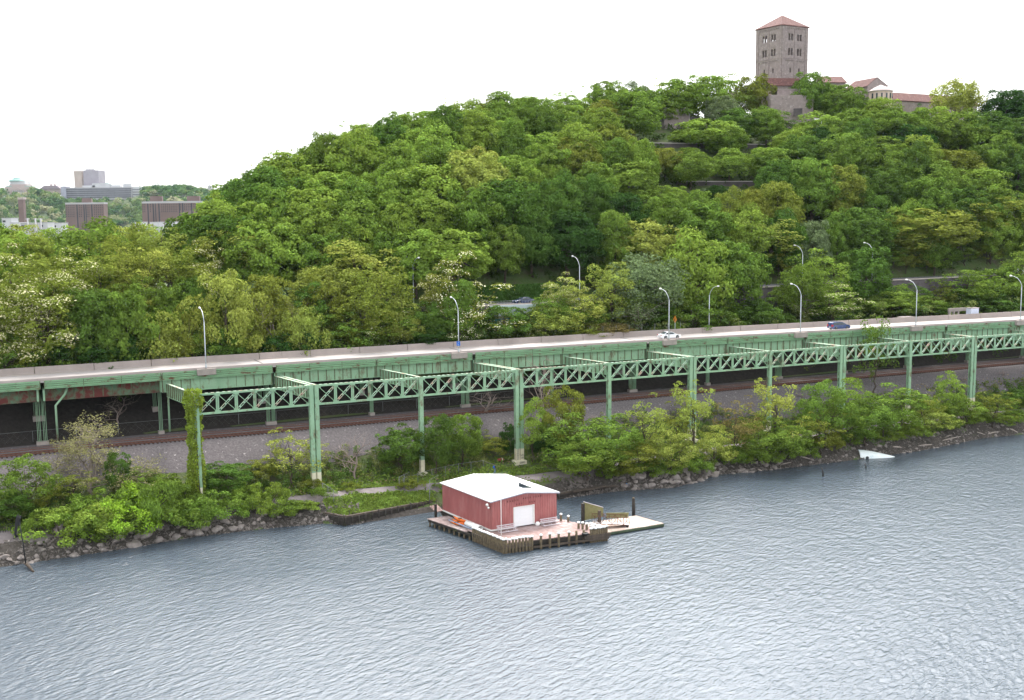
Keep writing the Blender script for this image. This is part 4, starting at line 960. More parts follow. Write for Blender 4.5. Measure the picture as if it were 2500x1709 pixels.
# back gangplank to the shore
o = thing('footbridge', 'short pink-grey footbridge from the bank to the back of the boathouse', 'footbridge', base(bh(1, 16.6, 1.4)))
p, q = bh(-.5, 14.9, 1.4), unz(1058, 1234, 2.1); MB().beam(p, q, 1.5, .15).build('walkway', deckm, o)
for e in (-1, 1):
    mb = MB(); w = np.cross(unit(q-p), UZ)*e*.75
    mb.beam(p+w+UZ*.9, q+w+UZ*.9, .06, .06)
    for f in np.linspace(0, 1, 5): mb.beam(p+(q-p)*f+w, p+(q-p)*f+w+UZ*.9, .06, .06, BU)
    mb.build('railing', M['timber'], o)
# flagpole
o = thing('flagpole', 'thin bare white flagpole at the near corner of the dock', 'flagpole', (-1.9, 161.8, ZD)); MB().tube([(-1.9, 161.8, ZD), (-1.9, 161.8, 7.75)], [.06, .045], 8).build('pole', M['paint_white'], o); MB().lathe([(.05, 0), (.09, .06), (.05, .13), (.01, .15)], 8, (-1.9, 161.8, 7.74)).build('finial', M['paint_white'], o)
# benches
def bench(a0, a1, label):
    o = thing('bleacher_bench', label, 'bench', base(bh((a0+a1)/2, -1.0, ZD)), 'aluminium benches before the boathouse'); al = M['galv_w']
    for nm, bb, z, w in (('seat', -1.0, ZD+.52, .3), ('foot_board', -1.45, ZD+.16, .28), ('backrest', -.55, ZD+.98, .08)):
        mb = MB(); n_ = 1 if nm != 'backrest' else 2
        for q in range(n_): mb.beam(bh(a0, bb-.06*q, z-.28*q), bh(a1, bb-.06*q, z-.28*q), w if nm != 'backrest' else .05, .06 if nm != 'backrest' else .14, UZ)
        mb.build(nm, al, o)
    for f in (.08, .5, .92):
        a = a0+(a1-a0)*f; mb = MB(); mb.beam(bh(a, -1.5, ZD+.04), bh(a, -.5, ZD+.04), .06, .06); mb.beam(bh(a, -1.5, ZD+.04), bh(a, -1.0, ZD+.5), .05, .05, BU); mb.beam(bh(a, -.7, ZD+.04), bh(a, -.55, ZD+1.05), .05, .05, BU); mb.build('leg', al, o)
M['galv_w'] = proc('pale_aluminium', (.7, .64, .68), (.6, .55, .58), 1, .4, metal=.1)
bench(.6, 3.7, 'pale aluminium bench left of the white boathouse door'); bench(8.2, 11.3, 'pale aluminium bench right of the white boathouse door beside the white ball')
o = thing('buoy_ball', 'round white buoy lying by the right door post of the boathouse', 'buoy', base(bh(7.75, -.6, ZD)))
MB().lathe([(.02, 0), (.2, .04), (.33, .2), (.37, .37), (.33, .54), (.2, .7), (.05, .75)], 16, bh(7.75, -.6, ZD)).build('ball', M['capwhite'], o); MB().tube([bh(7.75, -.6, ZD+.74), bh(7.75, -.6, ZD+.84)], .05, 8).build('eyelet', M['dark'], o)
# kayaks and tube along the left wall
def kayak(p, q, w, h, mat, label, name='kayak', cut=False):
    p, q = np.array(p), np.array(q); a = unit(q-p); s = np.cross(UZ, a); Ln = np.linalg.norm(q-p); o = thing(name, label, 'kayak', base(p)); mb = MB(); V_ = []; N_ = 9; K_ = 10
    for i in range(N_):
        f = i/(N_-1); r = max(.04, math.sin(PI*min(max(f*.96+.02, 0), 1))**.55)
        for j in range(K_):
            t = 2*PI*j/K_; V_.append(p+a*Ln*f+s*math.cos(t)*w/2*r+UZ*(h/2*math.sin(t)*r+h/2+(.12*(2*f-1)**2)))
    mb.add(V_, [(i*K_+j, i*K_+(j+1) % K_, (i+1)*K_+(j+1) % K_, (i+1)*K_+j) for i in range(N_-1) for j in range(K_)], True); mb.build('hull', mat, o)
    c = p+a*Ln*.5+UZ*(h+.0); MB().lathe([(.28, -.06), (.3, .03), (.24, .04), (.2, -.05)], 12, c).build('cockpit_rim', M['dark'], o); return o
kayak(bh(-1.0, 9.0, ZD), bh(-.75, 5.2, ZD), .62, .42, M['orange'], 'orange kayak lying nearest the red wall')
kayak(bh(-1.35, 9.2, ZD-.2), bh(-1.15, 5.4, ZD-.2), .6, .4, M['orange'], 'orange kayak in the middle of the bundle beside the boathouse')
kayak(bh(-1.95, 9.0, ZD-.2), bh(-1.75, 5.6, ZD-.2), .5, .35, M['orange'], 'orange kayak at the outer side of the bundle by the pipe')
kayak(bh(-1.2, 9.1, ZD+.3), bh(-1.0, 5.6, ZD+.3), .6, .36, M['orange'], 'orange kayak lying on top of the two others')
o = thing('white_tube', 'white half-open plastic tube end to end with the orange kayaks', 'tube', base(bh(-1.0, 4, ZD)))
mb = MB(); a = unit(bh(-.75, 1.6, 0)-bh(-1.0, 5.3, 0)); s = np.cross(UZ, a); p0 = bh(-1.1, 5.3, ZD+.35); V_ = []; K_ = 12
for i in range(2):
    for rr in (.52, .47):
        for j in range(K_+1): t = -.5*PI+1.65*PI*j/K_; V_.append(p0+a*3.7*i+s*math.cos(t)*rr+UZ*math.sin(t)*rr*.8)
n = K_+1
mb.add(V_, [(j, j+1, 2*n+j+1, 2*n+j) for j in range(K_)]+[(n+j, 3*n+j, 3*n+j+1, n+j+1) for j in range(K_)]+[(2*n+j, 2*n+j+1, 3*n+j+1, 3*n+j) for j in range(K_)]+[(j, n+j, n+j+1, j+1) for j in range(K_)], True); mb.build('shell', M['capwhite'], o)
mb = MB(); mb.beam(p0-UZ*.3+a*.2, p0-UZ*.3+a*3.4, .5, .06); mb.build('inner_board', M['galv'], o)
o = thing('pipe', 'long thin blue-grey pipe lying in front of the kayaks', 'pipe', base(bh(-1.6, 5, ZD))); MB().tube([bh(-2.0, 9.2, ZD+.1), bh(-1.75, 2.2, ZD+.12)], .11, 8).build('pipe_run', proc('blue_grey_pipe', (.3, .36, .48), None, 1, .5), o); MB().tube([bh(-1.76, 2.4, ZD+.12), bh(-1.74, 2.1, ZD+.12)], .14, 8).build('coupling', M['dark'], o)
# floating dock and gangway
F_ = thing('floating_dock', 'low pale wooden floating dock to the right of the boathouse', 'floating dock', (17.5, 173, 0))
fl, frr, fb = np.array([14.6, 168.1, .5]), np.array([24.1, 172.8, .5]), np.array([20.2, 177.6, .5]); fc = fl+fb-frr
u_ = unit(frr-fl); v_ = (fb-frr); n = 20; mb = MB()
for k in range(n): p = fl+(frr-fl)*((k+.5)/n)+UZ*random.Random(k).uniform(-.008, .008); mb.beam(p, p+v_, np.linalg.norm(frr-fl)/n-.02, .08)
mb.build('deck', proc('pale_float_boards', (.42, .33, .28), (.29, .22, .185), 1.8, .85, c3=(.52, .45, .41), c3scale=.4, c3lo=.45, c3hi=.65), F_)
mb = MB(); q = [fl, frr, fb, fc]
for i in range(4): mb.beam(q[i]-UZ*.22, q[(i+1) % 4]-UZ*.22, .25, .35)
mb.build('frame', proc('mossy_green_timber', (.09, .12, .07), (.04, .06, .04), 1, .8), F_)
G_ = thing('gangway', 'rust-brown truss-sided gangway with olive mesh from dock to floating dock', 'gangway', (14, 171, .6))
gp0, gp1 = np.array([12.6, 170.6, 1.45]), np.array([18.2, 171.6, .85]); ga = unit(gp1-gp0); gs_ = unit(np.cross(UZ, ga)); olive = proc('olive_mesh_panel', (.27, .25, .12), (.2, .185, .08), 3, .9)
MB().beam(gp0, gp1, 1.5, .1).build('walkway', proc('pale_gangway_boards', (.66, .6, .58), None, 2, .8), G_)
for e in (-1, 1):
    mb = MB(); a, b_ = gp0+gs_*e*.78, gp1+gs_*e*.78
    mb.beam(a, b_, .07, .1); mb.beam(a+UZ*1.25, b_+UZ*1.25, .07, .07)
    for k in range(7):
        p = a+(b_-a)*k/6; mb.beam(p, p+UZ*1.25, .05, .05, ga)
        if k < 6: q = a+(b_-a)*(k+1)/6; mb.beam(p+UZ*(1.2 if k % 2 == 0 else 0), q+UZ*(0 if k % 2 == 0 else 1.2), .04, .04)
    mb.build('side_truss', M['rust'], G_)
a, b_ = gp0+(gp1-gp0)*.42+gs_*.86, gp1+gs_*.86+ga*.25
MB().extr([a+UZ*.55, b_+UZ*.75, b_+ga*.15+UZ*1.65, a+UZ*1.42], gs_*.03).build('mesh_panel', olive, G_)
MB().lathe([(.2, -.9), (.2, .9)], 12, gp1-ga*.3-UZ*.15, gs_).build('roller', M['dark'], G_)
W_ = thing('gate_frame', 'tall dark timber gate frame with a sloping olive panel by the gangway', 'gate', (11.5, 171.3, 1.2))
pl, pr_ = np.array([11.0, 171.0, 0]), np.array([13.6, 170.9, 0])
MB().beam(pl+UZ*-1, pl+UZ*4.45, .42, .42, BU).build('post', M['timber_dark'], W_); MB().beam(pr_+UZ*-1, pr_+UZ*3.25, .42, .36, BU).build('post', M['timber'], W_)
pb = np.array([14.0, 172.3, 0]); MB().extr([pl+[.1, .5, 1.5], pb+[.3, -.3, 2.0], pb+[.3, -.3, 3.5], pl+[.1, .5, 4.6]], (0, .05, 0)).build('panel', olive, W_)
MB().beam(pl+[.1, .4, 4.62], pb+[.3, -.4, 3.52], .08, .08).build('top_rail', M['galv_w'], W_)
# ---- timber bulkheads
def bulkhead(pts, top, label, stack=3, cap=True, bp=1.1):
    P_ = [unz(x, y, 0) for x, y in pts]; o = thing('timber_bulkhead', label, 'bulkhead', base(P_[0]))
    for a, b_ in zip(P_[:-1], P_[1:]):
        Ln = np.linalg.norm(b_-a); r = random.Random(int(a[0]*10)); hb = top/stack
        mb = MB(); nrm = unit(np.cross(b_-a, UZ))
        for k in range(stack):
            off = r.uniform(-.08, .08); mb.beam(a-UZ*.2+UZ*hb*(k+.5)+nrm*off, b_-UZ*.2+UZ*hb*(k+.5)+nrm*off*.5, .34, hb*.93)
        mb.build('timber_course', M['timber_dark'], o)
        if cap: mb = MB(); mb.beam(a+UZ*(top-.1)-nrm*.2, b_+UZ*(top-.1)-nrm*.25, .5, .25); mb.build('cap_log', M['timber'], o)
        n = int(Ln/bp)
        for k in range(n+1):
            p = a+(b_-a)*(k/max(1, n)); mb = MB(); h = top*r.uniform(.8, 1.25); mb.tube([p+nrm*.3-UZ*.8, p+nrm*.25+UZ*h], .14, 6); mb.build('upright', M['timber_dark'], o)
bulkhead([(770, 1268), (842, 1283), (955, 1262), (1062, 1241)], 1.5, 'dark rotting timber bulkhead to the left of the boathouse')
bulkhead([(1362, 1219), (1490, 1196), (1502, 1186)], 1.0, 'low collapsed timber crib to the right of the boathouse', 2, bp=2.4)
def log(name, p, q, r, mat, label, cat='driftwood', grp=None, bend=.1):
    p, q = np.array(p, float), np.array(q, float); o = thing(name, label, cat, base(p), grp); m = (p+q)/2+np.array([0, 0, bend]); MB().tube([p, p*.7+q*.3+[0, 0, bend*.7], m, q], [r, r*.95, r*.85, r*.55], 7).build('log', M[mat] if isinstance(mat, str) else mat, o); return o
DW_ = proc('bleached_driftwood', (.46, .4, .36), (.3, .25, .22), 1.5, .9, stretch=(1, 1, 1)); M['drift'] = DW_
rr = random.Random(11)
for k in range(9):
    x = 1375+k*13; y = 1205-k*1.8; P_ = unz(x, y, .5+.25*(k % 3)); a = rr.uniform(-.2, .3); Q_ = P_+np.array([math.cos(TH+a), math.sin(TH+a), rr.uniform(-.05, .1)])*rr.uniform(2.5, 5)
    log('beam_log', P_, Q_, .16, 'timber', '%s grey-brown loose timber from the left in the collapsed crib' % ('first', 'second', 'third', 'fourth', 'fifth', 'sixth', 'seventh', 'eighth', 'ninth')[k], 'timber', 'loose timbers of the collapsed crib')
i_ = 0; DX = [1850, 1956, 2290, 2310, 2240, 2180, 2353, 2412, 2000, 1845, 1900, 2465, 2200, 2385]
ORD = ['first', 'second', 'third', 'fourth', 'fifth', 'sixth', 'seventh', 'eighth', 'ninth', 'tenth', 'eleventh', 'twelfth', 'thirteenth', 'fourteenth', 'fifteenth', 'sixteenth', 'seventeenth', 'eighteenth', 'nineteenth', 'twentieth', 'twenty-first', 'twenty-second', 'twenty-third', 'twenty-fourth', 'twenty-fifth', 'twenty-sixth']
for x0, y0, x1, y1, r_ in ((1850, 1148, 1868, 1160, .22), (1956, 1118, 1990, 1128, .16), (2290, 1082, 2345, 1068, .2), (2310, 1068, 2342, 1062, .13), (2240, 1092, 2275, 1088, .18), (2180, 1093, 2212, 1098, .2), (2353, 1075, 2357, 1088, .12), (2412, 1062, 2440, 1055, .15), (2000, 1122, 2018, 1112, .12), (1845, 1127, 1866, 1141, .2), (1900, 1140, 1932, 1131, .14), (2465, 1050, 2484, 1058, .22), (2200, 1080, 2196, 1100, .12), (2385, 1058, 2405, 1064, .12)):
    z = .9; P_, Q_ = on_ground(x0, y0), on_ground(x1, y1); P_[2] += .2; Q_[2] += .2; i_ += 1
    log('driftwood_log', P_, Q_, r_, 'drift', '%s bleached driftwood log from the left on the right shore' % ORD[sorted(DX).index(x0)], 'driftwood', 'driftwood on the right shore')
P_, Q_ = unz(63, 1376, .5), unz(82, 1396, .05); log('driftwood_log', P_, Q_, .25, 'timber', 'brown log reaching into the water at the far left shore', 'driftwood')
# dark snagged pole at left
p = unz(63, 1376, .6); o = thing('snag_pole', 'thin black pole with torn black plastic hanging from it on the left shore', 'pole', base(p)); MB().tube([p, p+[-.3, .2, 3.0], p+[-.9, .5, 7.2]], [.1, .09, .05], 6).build('pole', M['dark'], o)
rng = np.random.RandomState(2); mb = MB(); T = p+[-.85, .5, 7.0]
V_ = [T+np.array([(-.25-.4*math.sin(2.2*f)+j*.42*(1-.6*f)*(.7+.5*rng.rand())), rng.normal()*.12, -f*3.2]) for f in np.linspace(0, 1, 7) for j in (0, 1, 2)]
mb.add(V_, [(i*3+j, i*3+j+1, i*3+j+4, i*3+j+3) for i in range(6) for j in range(2)], True); mb.build('torn_plastic', M['dark'], o).modifiers.new('thick', 'SOLIDIFY').thickness = .03
# low iron fence at far left
fence('iron_fence', [gp(x, y) for x, y in ((-40, 1312), (20, 1306), (52, 1298))], 1.3, 'low dark picket fence along the path at the left edge', sp=.35, mesh=False, mat='dark')
# rocks
def rock_proto(seed):
    rng = np.random.RandomState(seed); import bmesh
    bm = bmesh.new(); bmesh.ops.create_icosphere(bm, subdivisions=2, radius=1.0)
    pl = [(unit(rng.normal(size=3)), rng.uniform(.5, .85)) for _ in range(9)]
    for v in bm.verts:
        c = np.array(v.co)
        for nrm, dd in pl:
            t = c@nrm
            if t > dd: c = c-nrm*(t-dd)
        v.co = Vector(c*(1+rng.normal()*.02)*np.array([1, .8, .62]))
    me = bpy.data.meshes.new('boulder'); bm.to_mesh(me); bm.free(); me.materials.append(M['rock']); return me
RP = [rock_proto(k) for k in range(7)]
rr = random.Random(21)
def boulder(P_, r, label, grp, mat=None):
    me = rr.choice(RP); o = bpy.data.objects.new('boulder', me); COL.objects.link(o); o.location = (P_[0], P_[1], P_[2]); o.rotation_euler = (rr.uniform(-.4, .4), rr.uniform(-.4, .4), rr.uniform(0, 6.3)); o.scale = (r*rr.uniform(.8, 1.4), r*rr.uniform(.8, 1.2), r*rr.uniform(.7, 1.2)); return tag(o, label, 'rock', grp)
ORD = ['first', 'second', 'third', 'fourth', 'fifth', 'sixth', 'seventh', 'eighth', 'ninth', 'tenth', 'eleventh', 'twelfth', 'thirteenth', 'fourteenth', 'fifteenth', 'sixteenth', 'seventeenth', 'eighteenth', 'nineteenth', 'twentieth', 'twenty-first', 'twenty-second', 'twenty-third', 'twenty-fourth', 'twenty-fifth', 'twenty-sixth']
for s0, s1, n, rs, lb in ((-36, -26, 12, (.5, .6, .8), 'by the black pole'), (-26, -12, 22, (.45, .6, .8), 'below the brightest bushes'), (-12, 4, 22, (.5, .6, .9), 'between the bushes and the ivy column'), (4, 21, 20, (.45, .55, .7), 'left of the timber bulkhead'),
        (73, 84, 26, (.6, .75, 1.0), 'beside the blue tarp'), (84, 96, 26, (.6, .75, 1.05), 'below the yellow-green trees'), (96, 112, 26, (.45, .6, .75), 'in the middle of the right shore'), (112, 135, 26, (.35, .45, .5), 'left of the white boat'), (135, 158, 26, (.3, .4, .5), 'right of the white boat'), (158, 190, 26, (.3, .4, .5), 'near the right edge of the photo')):
    for k in range(n):
        s = s0+(s1-s0)*(k+rr.uniform(.1, .9))/n; dd = float(d_water(s))+rr.uniform(-.3, 3.0); r = rr.choice(rs)
        boulder(fr(s, dd, ground(s, dd)+r*.38), r, '%s large riprap boulder from the left %s' % (ORD[k], lb), 'riprap boulders along the shore')
P_ = unz(84, 1368, 0); boulder(P_, 1.0, 'large pale upright stone at the water by the black pole', None).scale = (.8, .6, 1.9)
P_ = unz(585, 1290, .2); boulder(P_, 1.1, 'largest pinkish boulder of the left riprap at the waterline', None)
P_ = unz(325, 1330, .2); boulder(P_, 1.3, 'large flat tan boulder below the bright bushes of the left shore', None)
mb = MB(); rng = np.random.RandomState(9)
tv = np.array([(1, 0, -.5), (-.5, .9, -.5), (-.5, -.9, -.5), (0, 0, .8)])
def rubble(s0, s1, n, spread, rmin, rmax):
    for _ in range(n):
        s = rng.uniform(s0, s1); dd = float(d_water(s))+rng.uniform(-.4, spread); r = rng.uniform(rmin, rmax); q = rng.normal(size=(3, 3)); q, _r = np.linalg.qr(q); v = (tv*rng.uniform(.6, 1.3, (4, 1)))@q*r
        mb.add(v+fr(s, dd, ground(s, dd)+r*.2), [(0, 1, 3), (1, 2, 3), (2, 0, 3), (0, 2, 1)])
rubble(-40, 24, 3300, 4.4, .14, .45); rubble(60, 110, 2700, 4.2, .14, .45); rubble(110, 210, 5500, 4.2, .12, .34)
tag(mb.build('rubble', M['rubble']), 'small broken stones and rubble between the shore boulders', 'rubble', kind='stuff')
# beached boat
p0 = unz(2098, 1118, 0); p1 = unz(2189, 1118, -.05); a = unit(p1-p0); s_ = np.cross(UZ, a)
o = thing('overturned_boat', 'white overturned boat hull half sunk at the right shore', 'boat', base(p0)); LN = np.linalg.norm(p1-p0); V_ = []; st = [(0, 1.5, 1.55), (.12, 1.5, 1.5), (.35, 1.4, 1.25), (.6, 1.15, .85), (.82, .7, .45), (.95, .3, .2), (1, .04, .02)]
for f, w, h in st:
    c = p0+a*LN*f+s_*.8
    for y, z in ((-w, -.3), (-w*.98, h*.35), (-w*.55, h*.82), (0, h), (w*.55, h*.82), (w*.98, h*.35), (w, -.3)): V_.append(c+s_*y+UZ*z)
n = 7; MB().add(V_, [(i*n+j, i*n+j+1, (i+1)*n+j+1, (i+1)*n+j) for i in range(len(st)-1) for j in range(n-1)]+[tuple(range(n))], True).build('hull', proc('white_gelcoat', (.82, .86, .86), (.7, .78, .8), .8, .35, c3=(.5, .66, .7), c3scale=.6, c3lo=.6, c3hi=.75), o)
c = p0+a*1.4-s_*.72; MB().lathe([(.3, -.1), (.32, .1), (.1, .2)], 10, c+UZ*.2, -s_).build('through_hull_port', M['dark'], o)
for x, y, h, lb in ((2010, 1164, 1.7, 'leaning dark stake sticking out of the river, the taller one'), (2115, 1144, .9, 'short dark stake in the river in front of the white boat')):
    p = unz(x, y, -.1); o = thing('river_stake', lb, 'stake', base(p)); MB().tube([p-UZ, p+UZ*h*.5+[-.1, 0, 0], p+UZ*h+[-.3, 0, 0]], [.16, .14, .08], 7).build('stake', M['timber_dark'], o); MB().tube([p+UZ*h+[-.3, 0, 0], p+UZ*(h+.06)+[-.31, 0, 0]], .09, 7).build('weathered_tip', M['pilewood'], o)
# blue tarp, barrel
p = on_ground(1525, 1187); o = MB(); rng = np.random.RandomState(4); g = [(p+np.array([i*.32-.6, j*.3-.4, .25+rng.rand()*.35])) for i in range(5) for j in range(4)]
o.add(g, [(i*4+j, i*4+j+1, (i+1)*4+j+1, (i+1)*4+j) for i in range(4) for j in range(3)], True); tag(o.build('tarp', proc('bright_blue_tarp', (.03, .3, .75), None, 1, .6), origin=p), 'small crumpled bright blue tarp on the rocks', 'tarp')
p = on_ground(1222, 1128); o = thing('barrel', 'dented red barrel with a pale band lying under the bushes', 'barrel', base(p)); ax = (.95, .25, .1)
MB().lathe([(.28, -.55), (.31, -.5), (.3, -.2), (.32, -.18), (.3, -.16), (.3, .16), (.32, .18), (.3, .2), (.31, .5), (.28, .55)], 14, p+UZ*.45, ax).build('drum', proc('faded_red_drum', (.45, .09, .08), (.25, .05, .04), 3, .6), o)
MB().lathe([(.325, .24), (.325, .4)], 14, p+UZ*.45, ax).build('band', M['cream'], o)
# teal underpass below the upper road
def up_s(x):
    P = at_offset(x, 32)
    for _ in range(3): s = sd(P[0], P[1])[0]; P = at_offset(x, float(d_up(s)))
    return sd(P[0], P[1])[0]
sa, sb = up_s(1195), up_s(1306)
o = thing('underpass', 'teal and pale grey underpass front below the upper road', 'underpass', base(fr((sa+sb)/2, float(d_up(sa))-.5, 24)))
teal = proc('teal_panel', (.13, .36, .37), (.09, .27, .29), .8, .6); pg = proc('pale_blue_concrete', (.46, .53, .58), (.38, .44, .48), .8, .8)
E_ = lambda s, z, dd=-.35: fr(s, float(d_up(s))+dd, z)
mb = MB(); mb.beam(E_(sa, 29.5), E_(sb, 29.5), .5, 2.2); mb.build('girder', pg, o)
mb = MB(); mb.beam(E_(sa, 28.1, -.45), E_(sb, 28.1, -.45), .5, .5); mb.build('lower_band', M['concrete'], o)
mb = MB(); mb.beam(E_(sa, 25.6, -.1), E_(sb, 25.6, -.1), .5, 4.4); mb.build('panel', teal, o)
for f in np.linspace(0, 1, 5): s = sa+(sb-sa)*f; MB().beam(E_(s, 23, -.5), E_(s, 27.8, -.5), .4, .4, UZ+BU).build('pillar', pg, o)
mb = MB()
for f in np.linspace(0, 1, 16): s = sa+(sb-sa)*f; mb.beam(fr(s, float(d_up(s))+.1, float(zup(s))+.3), fr(s, float(d_up(s))+.1, float(zup(s))+1.0), .02, .02, BU)
mb.beam(fr(sa, float(d_up(sa))+.1, Z_UP+1.0), fr(sb, float(d_up(sb))+.1, Z_UP+1.0), .03, .03); mb.build('railing', M['galv'], o)
# white slab glimpsed through leaves at left
p = at_offset(166, 34.5); o = thing('roadside_shelter', 'small white slab roof glimpsed between trees at the left', 'shelter', base(p)); zt = und(166, 820, p[1])[2]
MB().box((p[0], p[1], zt), (3.6, 1.2, .9), tn(0)[0], tn(0)[1], UZ).build('roof_slab', M['paint_white'], o)
for k in (-1.5, 1.5): MB().beam(p+tn(0)[0]*k, np.array([p[0], p[1], zt-.4])+tn(0)[0]*k, .2, .2, BU).build('post', M['concrete'], o)

# ------------------------------------------------------------------ person walking on the path
def person(P, label):
    s = sd(P[0], P[1])[0]; o = thing('person', label, 'person', base(P)); o.rotation_euler = (0, 0, TH-PI*.5)
    J = {'pel': (0, 0, .95), 'sp': (0, .01, 1.15), 'ch': (0, .0, 1.36), 'nk': (0, 0, 1.5), 'hd': (0, .02, 1.6), 'tp': (0, .02, 1.74),
         'lh': (-.1, 0, .9), 'lk': (-.11, .16, .5), 'la': (-.1, .1, .09), 'lt': (-.1, .26, .04), 'rh': (.1, 0, .9), 'rk': (.11, .0, .48), 'ra': (.1, -.3, .14), 'rt': (.1, -.18, .03),
         'ls': (-.19, 0, 1.42), 'le': (-.25, -.12, 1.14), 'lw': (-.25, .06, .93), 'lf': (-.24, .1, .84), 'rs': (.19, 0, 1.42), 're': (.25, .04, 1.13), 'rw': (.22, .24, 1.0), 'rf': (.21, .31, .95)}
    RD = dict(pel=.135, sp=.12, ch=.15, nk=.055, hd=.09, tp=.06, lh=.085, lk=.06, la=.042, lt=.035, rh=.085, rk=.06, ra=.042, rt=.035, ls=.06, le=.043, lw=.03, lf=.035, rs=.06, re=.043, rw=.03, rf=.035)
    ks = list(J); ed = [('pel', 'sp'), ('sp', 'ch'), ('ch', 'nk'), ('nk', 'hd'), ('hd', 'tp'), ('pel', 'lh'), ('lh', 'lk'), ('lk', 'la'), ('la', 'lt'), ('pel', 'rh'), ('rh', 'rk'), ('rk', 'ra'), ('ra', 'rt'), ('ch', 'ls'), ('ls', 'le'), ('le', 'lw'), ('lw', 'lf'), ('ch', 'rs'), ('rs', 're'), ('re', 'rw'), ('rw', 'rf')]
    me = bpy.data.meshes.new('body'); me.from_pydata([J[k] for k in ks], [(ks.index(a), ks.index(b_)) for a, b_ in ed], [])
    b_ = bpy.data.objects.new('body', me); COL.objects.link(b_); b_.parent = o
    m, nt, pb = node_mat('skin_and_clothes'); tc = nt.nodes.new('ShaderNodeTexCoord'); sp = nt.nodes.new('ShaderNodeSeparateXYZ'); L(nt, tc.outputs['Object'], sp.inputs[0])
    r = nt.nodes.new('ShaderNodeValToRGB'); r.color_ramp.interpolation = 'CONSTANT'; e = r.color_ramp.elements; e[0].color = (.05, .04, .035, 1); q = e.new(.055); q.color = (.12, .2, .42, 1); q = e.new(.53); q.color = (.02, .02, .025, 1); q = e.new(.83); q.color = (.45, .28, .2, 1); e[-1].position = .93; e[-1].color = (.03, .02, .015, 1)
    mr = nt.nodes.new('ShaderNodeMath'); mr.operation = 'DIVIDE'; mr.inputs[1].default_value = 1.8; L(nt, sp.outputs[2], mr.inputs[0]); L(nt, mr.outputs[0], r.inputs[0]); L(nt, r.outputs[0], pb.inputs['Base Color']); me.materials.append(m)
    sk = b_.modifiers.new('skin', 'SKIN'); b_.modifiers.new('sub', 'SUBSURF').levels = 2; b_.modifiers['sub'].render_levels = 2
    for k, v in enumerate(ks): me.skin_vertices[0].data[k].radius = (RD[v], RD[v]*(.8 if v in ('ch', 'sp', 'pel') else 1)); me.skin_vertices[0].data[k].use_root = (v == 'pel')
    mb = MB().lathe([(.02, 0), (.12, .03), (.17, .15), (.17, .35), (.1, .46), (.02, .48)], 12, (0, -.2, .98)); bk = mb.build('backpack', mblue, o, local=True)
    mb = MB().lathe([(.1, 0), (.108, .05), (.09, .11), (.02, .14)], 12, (0, .01, 1.64)); mb.build('hair', M['dark'], o, local=True)
P = on_ground(1208, 1159.5); P[2] += .25; person(P, 'person in dark top and blue trousers with blue backpack walking on the path')
# ------------------------------------------------------------------ hilltop museum with its tower
Q_ = thing('hilltop_museum', 'stone museum with a square tower and red tiled roofs on top of the hill', 'museum', base(und(1907, 285, 400)))
TC = und(1907, 200, 400); TC[2] = 0; gb = unit(np.array([TC[0], TC[1], 0])); hb = np.array([gb[1], -gb[0], 0])
ZEV = und(1906, 59, 391)[2]; R2 = 8.9; ZB = ZEV-27
corn = [TC-hb*R2, TC-gb*R2, TC+hb*R2, TC+gb*R2]      # left, near, right, far
def wall_holes(mb, A, B, z0, z1, holes, th, inward):
    """wall from A to B with real openings (u0, u1, za, zb)"""
    u = unit(B-A); Wd = np.linalg.norm(B-A); xs = sorted({0, Wd}|{h[0] for h in holes}|{h[1] for h in holes}); zs = sorted({z0, z1}|{h[2] for h in holes}|{h[3] for h in holes})
    for i in range(len(xs)-1):
        for j in range(len(zs)-1):
            cx, cz = (xs[i]+xs[i+1])/2, (zs[j]+zs[j+1])/2
            if any(h[0] < cx < h[1] and h[2] < cz < h[3] for h in holes): continue
            mb.box(A+u*cx+inward*th/2+UZ*cz, (xs[i+1]-xs[i], th, zs[j+1]-zs[j]), u, -np.cross(u, UZ), UZ)
